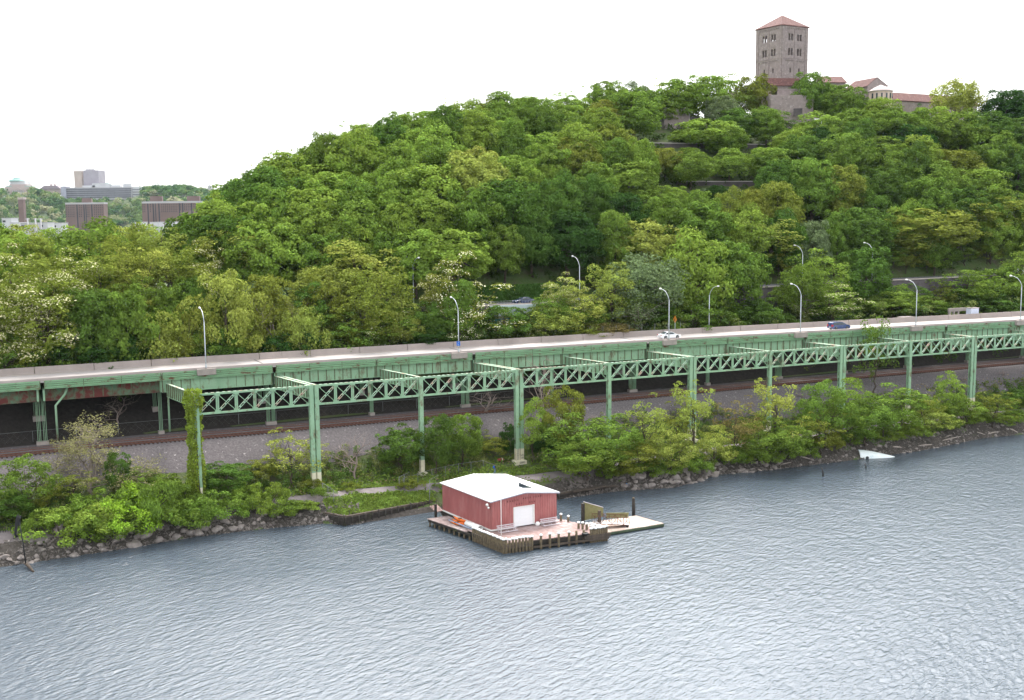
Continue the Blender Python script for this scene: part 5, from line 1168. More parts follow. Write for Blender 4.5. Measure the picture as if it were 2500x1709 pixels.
for i in range(4):
    A, B = corn[i], corn[(i+1) % 4]; u = unit(B-A); inw = unit(TC-(A+B)/2); Wd = np.linalg.norm(B-A); holes = []
    for c in (4.25, 8.5):
        for e in (-1, 1):
            uu = c+e*.62; holes.append((uu-.46, uu+.46, ZEV-5.1, ZEV-2.7)); holes.append((uu-.46, uu+.46, ZEV-10.1, ZEV-7.6)) if i < 2 else None
        holes.append((c-.38, c+.38, ZEV-16, ZEV-14.3)) if i < 2 else None
    mb = MB(); wall_holes(mb, A+u*(.7 if i % 2 else 0), B-u*(.7 if i % 2 else 0), ZB, ZEV, [(h[0]-(.7 if i % 2 else 0), h[1]-(.7 if i % 2 else 0), h[2], h[3]) for h in holes], .7, inw)
    for h in holes:      # rounded heads
        m = (h[0]+h[1])/2; zt = h[3]; r = (h[1]-h[0])/2; n = 6
        for k in range(n):
            a0, a1 = PI*k/n, PI*(k+1)/n
            p = lambda a, rr: A+u*(m+math.cos(a)*rr)+UZ*(zt+math.sin(a)*rr)
            mb.extr([p(a0, r), p(a0, r*1.22), p(a1, r*1.22), p(a1, r)], -inw*.05)
            ex = A+u*(m+(r if math.cos((a0+a1)/2) > 0 else -r))+UZ*(zt+.0)
        mb.extr([A+u*(m-r)+UZ*zt+inw*.02, A+u*m+UZ*(zt-.02)+inw*.02, A+u*(m-r)+UZ*(zt-.32)+inw*.02], inw*.5); mb.extr([A+u*(m+r)+UZ*zt+inw*.02, A+u*(m+r)+UZ*(zt-.32)+inw*.02, A+u*m+UZ*(zt-.02)+inw*.02], inw*.5)
    mb.build('tower_wall', M['stone'], Q_)
    if i < 2:
        mb = MB()
        for c in (.75, Wd/2, Wd-.75): mb.box(A+u*c-inw*.09+UZ*(ZB+ZEV)/2, (1.3 if c != Wd/2 else .55, .18, ZEV-ZB), u, -np.cross(u, UZ), UZ)
        for zc_, hh in ((ZEV-.42, .84), (ZEV-11.5, .5)):
            for a, b2 in ((1.4, Wd/2-.275), (Wd/2+.275, Wd-1.4)):
                mb.box(A+u*(a+b2)/2-inw*.088+UZ*zc_, (b2-a, .176, hh), u, -np.cross(u, UZ), UZ)
                n = 5
                for k in range(n): mb.box(A+u*(a+(b2-a)*(k+.5)/n)-inw*.08+UZ*(zc_-hh/2-.2), (.28, .16, .4), u, -np.cross(u, UZ), UZ)
        mb.box(A+u*Wd/2-inw*.14+UZ*(ZEV-11.2), (Wd+.2, .28, .14), u, -np.cross(u, UZ), UZ)
        mb.build('tower_frieze', M['stone'], Q_)
mb = MB(); inr = [TC+(c-TC)*.9 for c in corn]; mb.prism([tuple(c[:2]) for c in inr], ZEV-5.75, ZEV-5.5); mb.prism([tuple(c[:2]) for c in inr], ZEV-.6, ZEV-.2); mb.build('tower_floor', M['stone_dark'], Q_)
eo = [TC+(c-TC)*1.06+UZ*ZEV for c in corn]; apx = TC+UZ*(und(1909, 37, 400)[2])
mb = MB(); mb.add([*eo, apx, *[e-UZ*.3 for e in eo]], [(0, 1, 4), (1, 2, 4), (2, 3, 4), (3, 0, 4), (0, 5, 6, 1), (1, 6, 7, 2), (2, 7, 8, 3), (3, 8, 5, 0), (5, 8, 7, 6)]); mb.build('tower_roof', M['tile'], Q_)
def gabled(A, B, dep, ze, hwall, rise, wallm, roofm, nm='wing', gable=False, ovh=.4):
    """walls from A to B (front edge), depth dep away from the camera, ridge parallel to A-B"""
    A, B = np.array(A, float), np.array(B, float); A[2] = B[2] = 0; u = unit(B-A); w = np.array([-u[1], u[0], 0]); w = w if w[1] > 0 else -w
    zc = ze-hwall
    mb = MB(); mb.extr([A+UZ*zc, A+w*dep+UZ*zc, A+w*dep+UZ*ze, A+w*dep/2+UZ*(ze+rise), A+UZ*ze], B-A); mb.build(nm+'_wall', wallm, Q_)
    a, b2 = A-u*ovh, B+u*ovh; e = rise/(dep/2)*ovh
    for sgn in (0, 1):
        p0, p1 = (a-w*ovh, b2-w*ovh) if sgn == 0 else (a+w*(dep+ovh), b2+w*(dep+ovh)); r0, r1 = a+w*dep/2, b2+w*dep/2
        mb = MB(); mb.extr([p0+UZ*(ze-e+.05), p1+UZ*(ze-e+.05), r1+UZ*(ze+rise+.05), r0+UZ*(ze+rise+.05)], UZ*.22); mb.build(nm+'_roof', roofm, Q_)
Pm = lambda x, y, D: und(x, y, D)
ze = Pm(1868, 208, 386)[2]; gabled(Pm(1872, 0, 386), Pm(1962, 0, 388), 7, ze, 14, 2.6, M['stone'], M['tile'], 'low_wing')
z1 = Pm(1900, 219, 381)[2]; A, B = Pm(1898, 0, 381), Pm(1960, 0, 381); A[2] = B[2] = z1-5; mb = MB(); mb.box((A+B)/2+gb*2+UZ*-.5, (np.linalg.norm(B-A), 4, 11), unit(B-A)); mb.build('chapel_wall', M['stone'], Q_)
mb = MB(); mb.box((A+B)/2+gb*2+UZ*5.1, (np.linalg.norm(B-A)+.4, 4.4, .25), unit(B-A)); mb.build('chapel_coping', M['concrete'], Q_)
for x, y0, y1 in ((1890, 227, 236), (1899, 227, 236), (1909, 238, 249)):
    D = 385.8 if x < 1905 else 380.8; p, q = Pm(x, y0, D), Pm(x, y1, D); MB().box((p+q)/2-gb*.1, (.55, .25, p[2]-q[2]), hb, gb, UZ).build('slit_window', M['dark'], Q_)
z1, z0 = Pm(1920, 246, 376)[2], Pm(1920, 300, 376)[2]; A, B = Pm(1880, 0, 376), Pm(1985, 0, 378); A[2] = B[2] = (z0+z1)/2; mb = MB(); mb.box((A+B)/2+gb*2.2, (np.linalg.norm(B-A), 4.4, z1-z0+4), unit(B-A))
for k in range(16): c = A+(B-A)*(k+.5)/16; mb.box(np.array([c[0], c[1], z1+1.0])-gb*.1, (.3, .3, .8), unit(B-A))
for k in range(5): c = A+(B-A)*(k+.5)/5; mb.box(np.array([c[0], c[1], (z0+z1)/2])-gb*.12, (.5, .25, z1-z0+3), unit(B-A))
mb.build('terrace_wall', M['stone'], Q_)
p = Pm(1948, 274, 375.6); MB().box(p, (2.9, .4, 2.5), hb, gb, UZ).build('terrace_door', M['stone_dark'], Q_)
for (xa, xb, ya, yb, D) in ((1860, 1883, 224, 262, 384), (1779, 1803, 226, 266, 386)):
    p, q = Pm(xa, ya, D), Pm(xb, yb, D); MB().box((p+q)/2, (abs(q[0]-p[0]), 3, p[2]-q[2]), hb, gb, UZ).build('plaster_wall', M['plaster'], Q_)
ze = Pm(2040, 201, 404)[2]; gabled(Pm(2012, 0, 404), Pm(2070, 0, 405), 9, ze, 12, 2.4, M['stone'], M['tile'], 'hall')
# gable block
gl, gr_, ga_ = Pm(2118, 212, 392), Pm(2166, 207, 392), Pm(2142, 190, 392); gl[2] = gr_[2] = (gl[2]+gr_[2])/2; vec = Pm(2086, 200, 404)-ga_; vec[2] = 0; zb = gl[2]-12
mb = MB(); mb.extr([np.array([gl[0], gl[1], zb]), gl, ga_, gr_, np.array([gr_[0], gr_[1], zb])], vec); mb.build('gable_wall', M['stone'], Q_)
ov_ = -unit(vec)*.5
for e in (gl, gr_):
    o_ = unit(e-ga_)*.5; mb = MB(); mb.extr([ga_+ov_*0+UZ*.05, e+o_+UZ*.05, e+o_+vec+UZ*.05, ga_+vec+UZ*.05], UZ*.2); mb.build('gable_roof', M['tile'], Q_)
c = Pm(2150, 224, 389); zc_ = c[2]; MB().lathe([(3.9, zc_-7), (3.9, zc_)], 18, (c[0], c[1], 0), smooth=False).build('apse_wall', M['plaster'], Q_)
za_ = Pm(2150, 207, 389)[2]; MB().lathe([(4.3, zc_), (4.2, zc_+.2), (2.2, zc_+.2+(za_-zc_)*.52), (.08, za_)], 18, (c[0], c[1], 0)).build('apse_roof', M['lead'], Q_)
for k in range(6): a = -PI/2+(k-2.5)*.42; MB().box((c[0]+3.9*math.cos(a), c[1]+3.9*math.sin(a), zc_-1.6), (.55, .3, 1.7), (-math.sin(a), math.cos(a), 0), None, UZ).build('apse_window', M['glass'], Q_)
ze = Pm(2180, 243, 394)[2]; gabled(Pm(2172, 0, 394), Pm(2396, 0, 416), 8, ze, 12, 2.9, M['stone'], M['tile'], 'long_wing')

# terraces of dark stone on the slope
def slope_wall(name, pts, ytop, label, mat='stone_dark', cop='deck', th=.8):
    P_ = [on_ground(x, y) for x, y in pts]; o = thing(name, label, 'wall', base(P_[0])); D_ = P_[0][1]; zt = und(pts[0][0], ytop, D_)[2]
    for a, b2 in zip(P_[:-1], P_[1:]):
        zb_ = min(a[2], b2[2])-3; mb = MB(); mb.beam(np.array([a[0], a[1], (zt+zb_)/2]), np.array([b2[0], b2[1], (zt+zb_)/2]), th, zt-zb_); mb.build('wall_face', M[mat], o)
        mb = MB(); mb.beam(np.array([a[0], a[1], zt+.12]), np.array([b2[0], b2[1], zt+.12]), th+.25, .26); mb.build('coping', M[cop], o)
slope_wall('retaining_wall', [(1575, 312), (1706, 312)], 284, 'dark stone retaining wall on the slope left of the tall round tree', cop='stone_dark')
slope_wall('bastion', [(1612, 310), (1674, 308)], 266, 'squat grey stone bastion rising from the dark wall left of the museum', mat='stone', cop='stone', th=5)
slope_wall('retaining_wall', [(1785, 322), (1895, 318), (1975, 312)], 290, 'dark retaining wall directly below the museum terrace')
slope_wall('road_wall', [(1586, 360), (1700, 362), (1800, 360), (1925, 356)], 350, 'long low wall with pale coping along the upper drive')
slope_wall('road_wall', [(1650, 452), (1740, 453), (1850, 452)], 444, 'low grey wall with pale top halfway down the slope')

# ------------------------------------------------------------------ far town and wood
gband = proc('far_grey_window_band', (.17, .17, .2), None, .1, .5)
brick = proc('far_brown_brick', (.20, .135, .125), (.145, .10, .092), .05, .9); pale = proc('far_pale_concrete', (.42, .41, .43), (.36, .35, .37), .05, .8); white_ = proc('far_white_wall', (.55, .55, .57), (.46, .46, .49), .05, .8); pinkish = proc('far_pink_stone', (.45, .37, .35), (.38, .31, .3), .05, .85); gwin = proc('far_window_strip', (.05, .05, .06), (.03, .03, .035), .1, .4); copper = proc('green_copper_roof', (.25, .4, .37), (.2, .33, .3), .1, .7)
def pbox(mb, x0, x1, y0, y1, D, dep, zlow=None):
    a, b2 = und(x0, y0, D), und(x1, y0, D); z1, z0 = a[2], (und(x1, y1, D)[2] if zlow is None else zlow)
    mb.box(((a[0]+b2[0])/2, D+dep/2, (z0+z1)/2), (abs(b2[0]-a[0]), dep, abs(z1-z0))); return mb
def apartment(x0, x1, yt, D, strips, pents, label):
    o = thing('apartment_block', label, 'apartment block', (und((x0+x1)/2, yt, D)[0], D, 3)); pbox(MB(), x0, x1, yt, yt, D, 16, 3).build('wall', brick, o)
    pbox(MB(), x0-.4, x1+.4, yt-2, yt+1.2, D-.3, 16.6).build('parapet', pale, o)
    for a, b2, y in pents: pbox(MB(), a, b2, y, yt-1.5, D+5, 6).build('penthouse', brick, o)
    for a, w in strips: pbox(MB(), a, a+w, yt+2, yt, D-.25, .3, 6).build('window_bay', gwin, o)
    me = None; n = 0; xs_ = np.arange(x0+3, x1-2, 4.6); ys_ = np.arange(yt+5, 548, 4.4)
    for yy in ys_:
        for xx in xs_:
            if n >= 96 or any(a-1.5 < xx < a+w+1.5 for a, w in strips): continue
            p = und(xx, yy, D-.06); n += 1
            if me is None: me = pbox(MB(), 100-1.0, 100+1.0, 500-1.2, 500+1.2, D, .12).build('window', gwin, o, local=True); mv = np.array(und(100, 500, D)); q = me
            else: q = me.copy(); COL.objects.link(q); q.parent = o
            q.location = Vector((p[0]-mv[0], D-.1-D-.0, p[2]-mv[2]))-o.location
apartment(159, 253, 497, 1700, [(186, 3), (203, 3), (208, 2), (222, 3)], [(199, 222, 484)], 'brown brick apartment block far off, the smaller and left one of two')
apartment(346, 492, 494, 1600, [(359, 3), (372, 3), (378, 2), (386, 3), (436, 3), (444, 3), (466, 3)], [(366, 395, 479), (456, 486, 479)], 'wide brown brick apartment block far off beside the wooded hill')
o = thing('chimney', 'tall square brick chimney at the far left', 'chimney', (und(49, 480, 1650)[0], 1650, 3)); pbox(MB(), 43.5, 56, 486, 0, 1650, 8, 3).build('shaft', brick, o); pbox(MB(), 42.5, 57, 482, 487, 1649, 10).build('cap', pinkish, o)
o = thing('tower_block', 'tall windowless two-toned tower block on the far skyline', 'tower block', (und(210, 450, 2480)[0], 2480, 100)); pbox(MB(), 180, 199, 417, 470, 2480, 30).build('pale_wing', proc('far_cream', (.5, .42, .38), None, .05, .8), o); pbox(MB(), 203, 240, 416, 470, 2470, 40).build('grey_wing', proc('far_lilac_grey', (.36, .33, .38), None, .05, .8), o); pbox(MB(), 199, 203, 417, 470, 2490, 20).build('window_strip', proc('far_teal_glass', (.03, .12, .15), None, .1, .3), o)
for x in (209, 216, 224): pbox(MB(), x, x+5, 412.5, 416.5, 2485, 8).build('rooftop_plant', pale, o)
o = thing('slab_block', 'long white office slab with horizontal window bands on the far ridge', 'office block', (und(250, 470, 2440)[0], 2440, 95)); pbox(MB(), 148, 321, 458, 496, 2440, 18).build('main_wall', pale, o); pbox(MB(), 148, 160, 455, 496, 2436, 24).build('end_wall', proc('far_lavender_wall', (.42, .42, .52), None, .05, .8), o); pbox(MB(), 321, 345, 456, 496, 2446, 18).build('east_wing', white_, o)
for k in range(5): pbox(MB(), 161, 320, 460.5+k*5, 462.7+k*5, 2439.2, 1).build('window_band', gband, o)
for k in range(3): pbox(MB(), 323, 343, 462+k*6, 463.6+k*6, 2445.4, 1).build('window_band', gband, o)
for a, b2, y in ((201, 232, 453), (225, 268, 448), (270, 294, 452), (300, 320, 449)): pbox(MB(), a, b2, y, 458, 2446, 10).build('rooftop_block', white_, o)
mb = MB(); a, b2 = und(245, 447, 2450), und(275, 455, 2450); n = 8; pts = [(a[0]+(b2[0]-a[0])*k/n, 2450, b2[2]+(a[2]-b2[2])*math.sin(PI*k/n)+.5) for k in range(n+1)]; mb.extr(pts, (0, 8, 0)); mb.build('curved_roof', copper, o)
o = thing('domed_library', 'pale domed library with a green copper dome at the far left', 'library', (und(43, 460, 2560)[0], 2560, 100)); 
for a, b2, y0, y1, mt, nm, D in ((12, 74, 456, 500, pinkish, 'main_wall', 2560), (22, 65, 450, 456.3, pinkish, 'attic', 2566), (24, 60, 442, 450.3, white_, 'drum', 2570), (15, 27, 454, 457, copper, 'corner_roof', 2562), (60, 72, 454, 457, copper, 'corner_roof', 2562)): pbox(MB(), a, b2, y0, y1, D, 30).build(nm, mt, o)
c = und(42, 443.5, 2585); MB().lathe([(19, 0), (19, 1), (15.5, 5), (9, 5.6), (8.8, 7.2), (6, 9.4), (.1, 10)], 20, c).build('dome', copper, o)
a, b2, cc = und(29, 465, 2559), und(57, 465, 2559), und(43, 457, 2559); MB().extr([a, b2, cc], (0, -2, 0)).build('pediment', pinkish, o)
for k in range(6): x = 30+k*5; pbox(MB(), x, x+1.3, 465, 480, 2557, 1.5).build('column', white_, o)
o = thing('roofed_hall', 'low dark-roofed hall among trees on the far ridge', 'hall', (und(125, 455, 2520)[0], 2520, 105)); a, b2 = und(95, 462, 2520), und(150, 462, 2520); MB().extr([a, b2, und(138, 453, 2520), und(108, 453, 2520)], (0, 20, 0)).build('roof', proc('far_slate', (.3, .25, .28), None, .05, .8), o); pbox(MB(), 97, 148, 461.5, 475, 2522, 16).build('wall', pinkish, o)
for x in (122, 131): pbox(MB(), x, x+4, 449, 455, 2525, 4).build('chimney_stack', pinkish, o)
o = thing('roofed_hall', 'small white building at the far right end of the ridge by the hill', 'hall', (und(352, 470, 2480)[0], 2480, 95)); pbox(MB(), 345, 356, 465, 500, 2480, 14).build('wall', white_, o); pbox(MB(), 344, 358, 463, 465.4, 2479, 16).build('roof', pale, o)
o = thing('tower_block', 'faint pale high-rise just above the trees beside the hill', 'tower block', (und(511, 455, 3200)[0], 3200, 60)); pbox(MB(), 507, 515, 454, 0, 3200, 20, 20).build('wall', pale, o); pbox(MB(), 509, 513, 452, 454.4, 3200, 14).build('rooftop_plant', white_, o); pbox(MB(), 500, 507, 461, 0, 3204, 20, 20).build('lower_wing', pale, o)
k = 0
for (x0, x1, y, D, c_, lb) in ((4, 27, 533, 1500, white_, 'white box-shaped industrial building left of the brick chimney'), (24, 46, 544, 1480, white_, 'low white shed at the foot of the brick chimney'), (50, 92, 545, 1460, pale, 'low grey shed with thin masts right of the chimney'), (97, 116, 544, 1470, white_, 'small white shed behind the green tree tops at the left'), (128, 150, 545, 1500, white_, 'second white shed at the left, partly behind a green tree'),
    (329, 346, 543, 1420, white_, 'white shed between the two brown apartment blocks'), (346, 364, 553, 1380, pale, 'grey low building in front of the wide apartment block'), (366, 387, 543, 1400, white_, 'taller white shed before the wide apartment block'), (402, 423, 542, 1400, white_, 'white shed with a gable before the wide apartment block'), (424, 450, 549, 1390, pale, 'pale low shed at the foot of the wooded hill')):
    o = thing('shed', lb, 'shed', (und((x0+x1)/2, y, D)[0], D, 3)); pbox(MB(), x0, x1, y, 0, D, 22, 3).build('wall', c_, o); pbox(MB(), x0-.4, x1+.4, y-1, y+.6, D-.5, 23).build('roof', pale, o)
    pbox(MB(), x0+2, x0+(x1-x0)*.4, y+5, y+10, D-.4, .5).build('window', gwin, o)
for x, lb in ((67, 'left'), (86, 'middle'), (99, 'right')):
    o = thing('mast', lb+'most of the three thin pale masts by the far grey shed' if lb != 'middle' else 'middle one of the three thin pale masts by the far grey shed', 'mast', (und(x, 540, 1455)[0], 1455, 3)); p = und(x, 533, 1455); MB().tube([(p[0], 1455, 3), (p[0], 1455, p[2])], 1.0, 6).build('shaft', pale, o); MB().tube([(p[0]-3, 1455, p[2]-1), (p[0]+3, 1455, p[2]-1)], .4, 5).build('crossarm', pale, o)
# far wood: one mass of crowns
rng = np.random.RandomState(77); cen, rad = [], []
for _ in range(1500):
    x = rng.uniform(-60, 560); D = rng.uniform(1990, 2530); X = und(x, 500, D)[0]; z = far_ridge_z(X, D); r = rng.uniform(6, 11); top = proj(np.array([X, D, z+r*1.3]))
    if 146 < x < 346 and D > 2290 and top[1] < 482: continue
    if (10 < x < 76 and D > 2400 and top[1] < 466): continue
    cen.append((X, D, z+r*.7)); rad.append(r)
for x, D, y, r in ((385, 2420, 446, 17), (400, 2420, 452, 16), (370, 2425, 456, 14), (425, 2420, 450, 16), (445, 2420, 462, 15), (412, 2400, 462, 14), (358, 2400, 466, 12), (4, 2480, 455, 16), (90, 2500, 462, 12), (110, 2480, 463, 13), (135, 2480, 464, 12), (480, 2400, 470, 16), (500, 2400, 472, 15), (465, 2410, 472, 14), (530, 2400, 476, 16), (240, 2400, 484, 11), (200, 2400, 486, 10)):
    p = und(x, y+5, D); cen.append((p[0], p[1], p[2]-r*.7)); rad.append(r)
    p = und(x, y+14, D-10); cen.append((p[0], p[1], p[2]-r*.7)); rad.append(r)
for _ in range(260):      # trees on the valley floor before the apartments
    x = rng.uniform(-60, 520); D = rng.uniform(1560, 1950); X = und(x, 500, D)[0]; cen.append((X, D, 8)); rad.append(rng.uniform(6, 9))
cen = np.array(cen); rad = np.array(rad); v = unit(rng.normal(size=(len(cen), 3))+[0, -.3, .6])
V_, F_2 = lobed(rng, cen, v*.2+np.array([0, -.4, .6]), rad, 58, 3.6, .8, .5, .2)
m, nt, p = node_mat('far_wood_leaves'); p.inputs['Roughness'].default_value = 1; p.inputs['Specular IOR Level'].default_value = 0
tc = nt.nodes.new('ShaderNodeTexCoord'); n = nt.nodes.new('ShaderNodeTexVoronoi'); n.inputs['Scale'].default_value = .05; L(nt, tc.outputs['Object'], n.inputs['Vector']); r = nt.nodes.new('ShaderNodeValToRGB'); sp = nt.nodes.new('ShaderNodeSeparateColor'); L(nt, n.outputs['Color'], sp.inputs[0]); L(nt, sp.outputs[0], r.inputs[0])
e = r.color_ramp.elements; e[0].color = (.045, .10, .035, 1); e[1].color = (.30, .30, .17, 1); q = e.new(.45); q.color = (.08, .15, .045, 1); q = e.new(.75); q.color = (.13, .19, .055, 1); L(nt, r.outputs[0], p.inputs['Base Color'])
mb = MB(); mb.arr(V_, F_2); tag(mb.build('far_wood', m), 'distant wood covering the far ridge in many greens', 'wood', kind='stuff')
# ------------------------------------------------------------------ trees and shrubs
G = dict(GREENS, pinkish=(.21, .20, .09))
def lookup_top(P, ytop):      # height so that the crown top projects to photo row ytop
    D = P[1]; return und(1250, ytop, D)[2]+(proj(P)[0]-1250)*-.0107*D/FOC*0+CAMZ*0-P[2]
def hgt(x, ytop, P): return und(x, ytop, P[1])[2]-P[2]
ORD = ['first', 'second', 'third', 'fourth', 'fifth', 'sixth', 'seventh', 'eighth', 'ninth', 'tenth', 'eleventh', 'twelfth', 'thirteenth', 'fourteenth', 'fifteenth', 'sixteenth', 'seventeenth', 'eighteenth', 'nineteenth', 'twentieth', 'twenty-first', 'twenty-second', 'twenty-third', 'twenty-fourth', 'twenty-fifth', 'twenty-sixth']
CW = dict(mid='mid green', bright='bright green', deep='deep green', olive='olive green', yellow='yellow-green', grey='grey-green', dark='dark green', lime='lime green', rusty='rusty olive')
# walls that must stay visible: (x0, x1, y0, y1, distance)
KEEP = [(1592, 1700, 262, 303, 362), (1600, 1900, 345, 357, 345), (1668, 1815, 440, 449, 318), (1790, 1975, 284, 306, 366)]
ROWS = ['row just above the upper road', 'second row up the wooded slope', 'third row up the wooded slope', 'fourth row up the wooded slope', 'fifth row up the wooded slope', 'sixth row up the wooded slope', 'row below the hill skyline', 'skyline row of the wooded hill']
prng.seed(42); NR = 8
hill_used = 0
for r in range(NR):
    t = (.03, .16, .29, .42, .55, .68, .82, .97)[r]; x = 470+prng.uniform(0, 30); n = 0
    while x < 2580:
        xx = x; D = 240.0; k = (xx-1250)/FOC
        # walk to the distance whose slope parameter is t
        best = None; tj = t+prng.uniform(-.06, .06)*(0 if r == 7 else 1)
        for D in np.arange(225, 395, 2.0):
            X = k*(D*.9926+.12*20); s, d = sd(X, D)
            if d < float(d_up(s))+9.5: continue
            z, tt, _x = hill(X, D, s, d)
            if tt >= tj: best = (X, D, z); break
        wpx = prng.choice((9.5, 11, 12.5, 14, 16))*prng.uniform(.92, 1.08)*FOC/(best[1] if best else 300)
        x += wpx*(.7 if xx < 1350 else .74)
        if best is None: continue
        P = np.array(best)
        if xx > 1560 and P[1] > 352: continue
        h = prng.uniform(13.5, 19) if r < 6 else prng.uniform(11.5, 14)
        w = wpx*P[1]/FOC
        top = proj(P+[0, 0, h])[1]; skip = False
        for x0, x1, y0, y1, Dw in KEEP:
            if x0-wpx*.38 < xx < x1+wpx*.38 and P[1] < Dw and top < y1 and proj(P)[1] > y0:
                h2 = hgt(xx, y1+2, P)
                if h2 < 4.5: skip = True
                else: h = min(h, h2); w = min(w, h*1.1); top = y1+2
        if skip: continue
        dens = xx > 1300 and r < 6
        c = prng.choices(['mid', 'bright', 'deep', 'olive', 'dark', 'yellow', 'grey'], [5, 6, 1.8, .5, .12, .08, .05] if xx < 1350 else [5, 2.4, 3.4, 1.5, 1.0, .25, .3])[0]
        if 1090 < xx < 1190 and 310 < top < 380: c = 'yellow'
        n += 1
        plant('oak', P, h, w*1.02, G[c], '%s tree, %s in the %s' % (CW[c], ORD[n-1]+' from the left' if n < 27 else ('rightmost', 'second from the right')[n % 2], ROWS[r]), 'tree', 'broadleaf trees covering the hill', name='hillside_tree'); hill_used += 1
# trees round the museum
def at_D(x, D):
    k = (x-1250)/FOC; X = k*(D*.9926+.12*20); return np.array([X, D, gxy(X, D)])
TOP = [(1657, 190, 120, 372, 'oak', 'mid', 'broad mid green tree on the skyline left of the museum'), (1722, 183, 110, 378, 'oak', 'bright', 'loose bright green tree with sky gaps left of the tower'), (1793, 176, 95, 381, 'locust', 'bright', 'thin-topped tree whose airy crown stands out left of the tower'), (1838, 178, 80, 379, 'oak', 'olive', 'olive green tree touching the left side of the tower'), (1760, 232, 75, 368, 'oak', 'grey', 'small pale tree below the thin-topped tree'),
    (1866, 256, 62, 373, 'oak', 'mid', 'small tree against the pink plaster wall under the tower'), (1912, 284, 60, 369, 'small', 'deep', 'small dark tree at the foot of the terrace wall'), (1800, 262, 105, 360, 'oak', 'deep', 'round tree in front of the dark wall left of the museum terrace'), (1868, 264, 85, 358, 'oak', 'mid', 'round tree directly below the pink plaster wall'), (1974, 170, 92, 374, 'oak', 'mid', 'tall tree just right of the tower with a visible trunk'), (2052, 205, 98, 372, 'oak', 'mid', 'full round tree right of the tall tree by the tower'), (2005, 268, 130, 358, 'oak', 'bright', 'broad tree below the museum, under the full round tree'), (2090, 262, 140, 358, 'oak', 'mid', 'broad tree below the gable end of the museum'), (2150, 236, 100, 368, 'oak', 'bright', 'bright tree in front of the round apse'), (2196, 262, 130, 360, 'oak', 'mid', 'tree in front of the left end of the long wing'),
    (2262, 258, 120, 364, 'oak', 'bright', 'bright tree in front of the middle of the long wing'), (2232, 252, 26, 372, 'small', 'dark', 'small dark conifer-like tree against the long wing wall'), (2322, 188, 100, 384, 'willow', 'yellow', 'airy yellow-green tree standing over the long wing roof'), (2335, 262, 130, 362, 'oak', 'mid', 'tree in front of the right end of the long wing'), (2400, 268, 130, 360, 'oak', 'deep', 'deep green tree right of the long wing'), (2440, 218, 110, 378, 'oak', 'dark', 'dark broad tree on the skyline right of the museum'), (2505, 216, 120, 376, 'oak', 'dark', 'dark tree on the skyline cut by the right edge'), (2478, 285, 130, 356, 'oak', 'deep', 'deep green tree below the dark skyline trees at the right edge'),
    (1722, 285, 150, 350, 'oak', 'bright', 'tall round tree standing alone before the drive wall'), (2120, 330, 150, 345, 'oak', 'mid', 'large tree right of the end of the drive wall'), (1610, 240, 90, 368, 'oak', 'bright', 'pale green tree just above the stone bastion'), (1560, 215, 100, 366, 'oak', 'mid', 'skyline tree above and left of the stone bastion')]
for x, yt, wpx, D, kd, c, lb in TOP:
    P = at_D(x, D)
    while hgt(x, yt, P) > 17 and D < 384 and yt < 320: D += 2; P = at_D(x, D)
    h = max(4.5, hgt(x, yt, P)); plant(kd, P, h, wpx*D/FOC*1.05, G[c], lb, 'tree', 'trees round the hilltop museum', name='hilltop_tree')
for k, (x, dy, c) in enumerate(((628, 14, 'yellow'), (700, 12, 'bright'), (865, 10, 'bright'), (1105, 8, 'yellow'), (1190, 8, 'olive'), (1375, 12, 'bright'), (1450, 10, 'bright'), (1600, 22, 'yellow'), (1752, 18, 'bright'))):
    D = float(np.interp(x, _cx, _cd)); P = at_D(x, D-2); ys = float(np.interp(x, _cx, [a[1] for a in SKYL]))-dy
    plant('airy', P, hgt(x, ys, P), 7, G[c], '%s thin tree poking above the hill skyline, %s from the left' % (CW[c], ORD[k]), 'tree', 'thin trees on the hill skyline', name='skyline_tree')
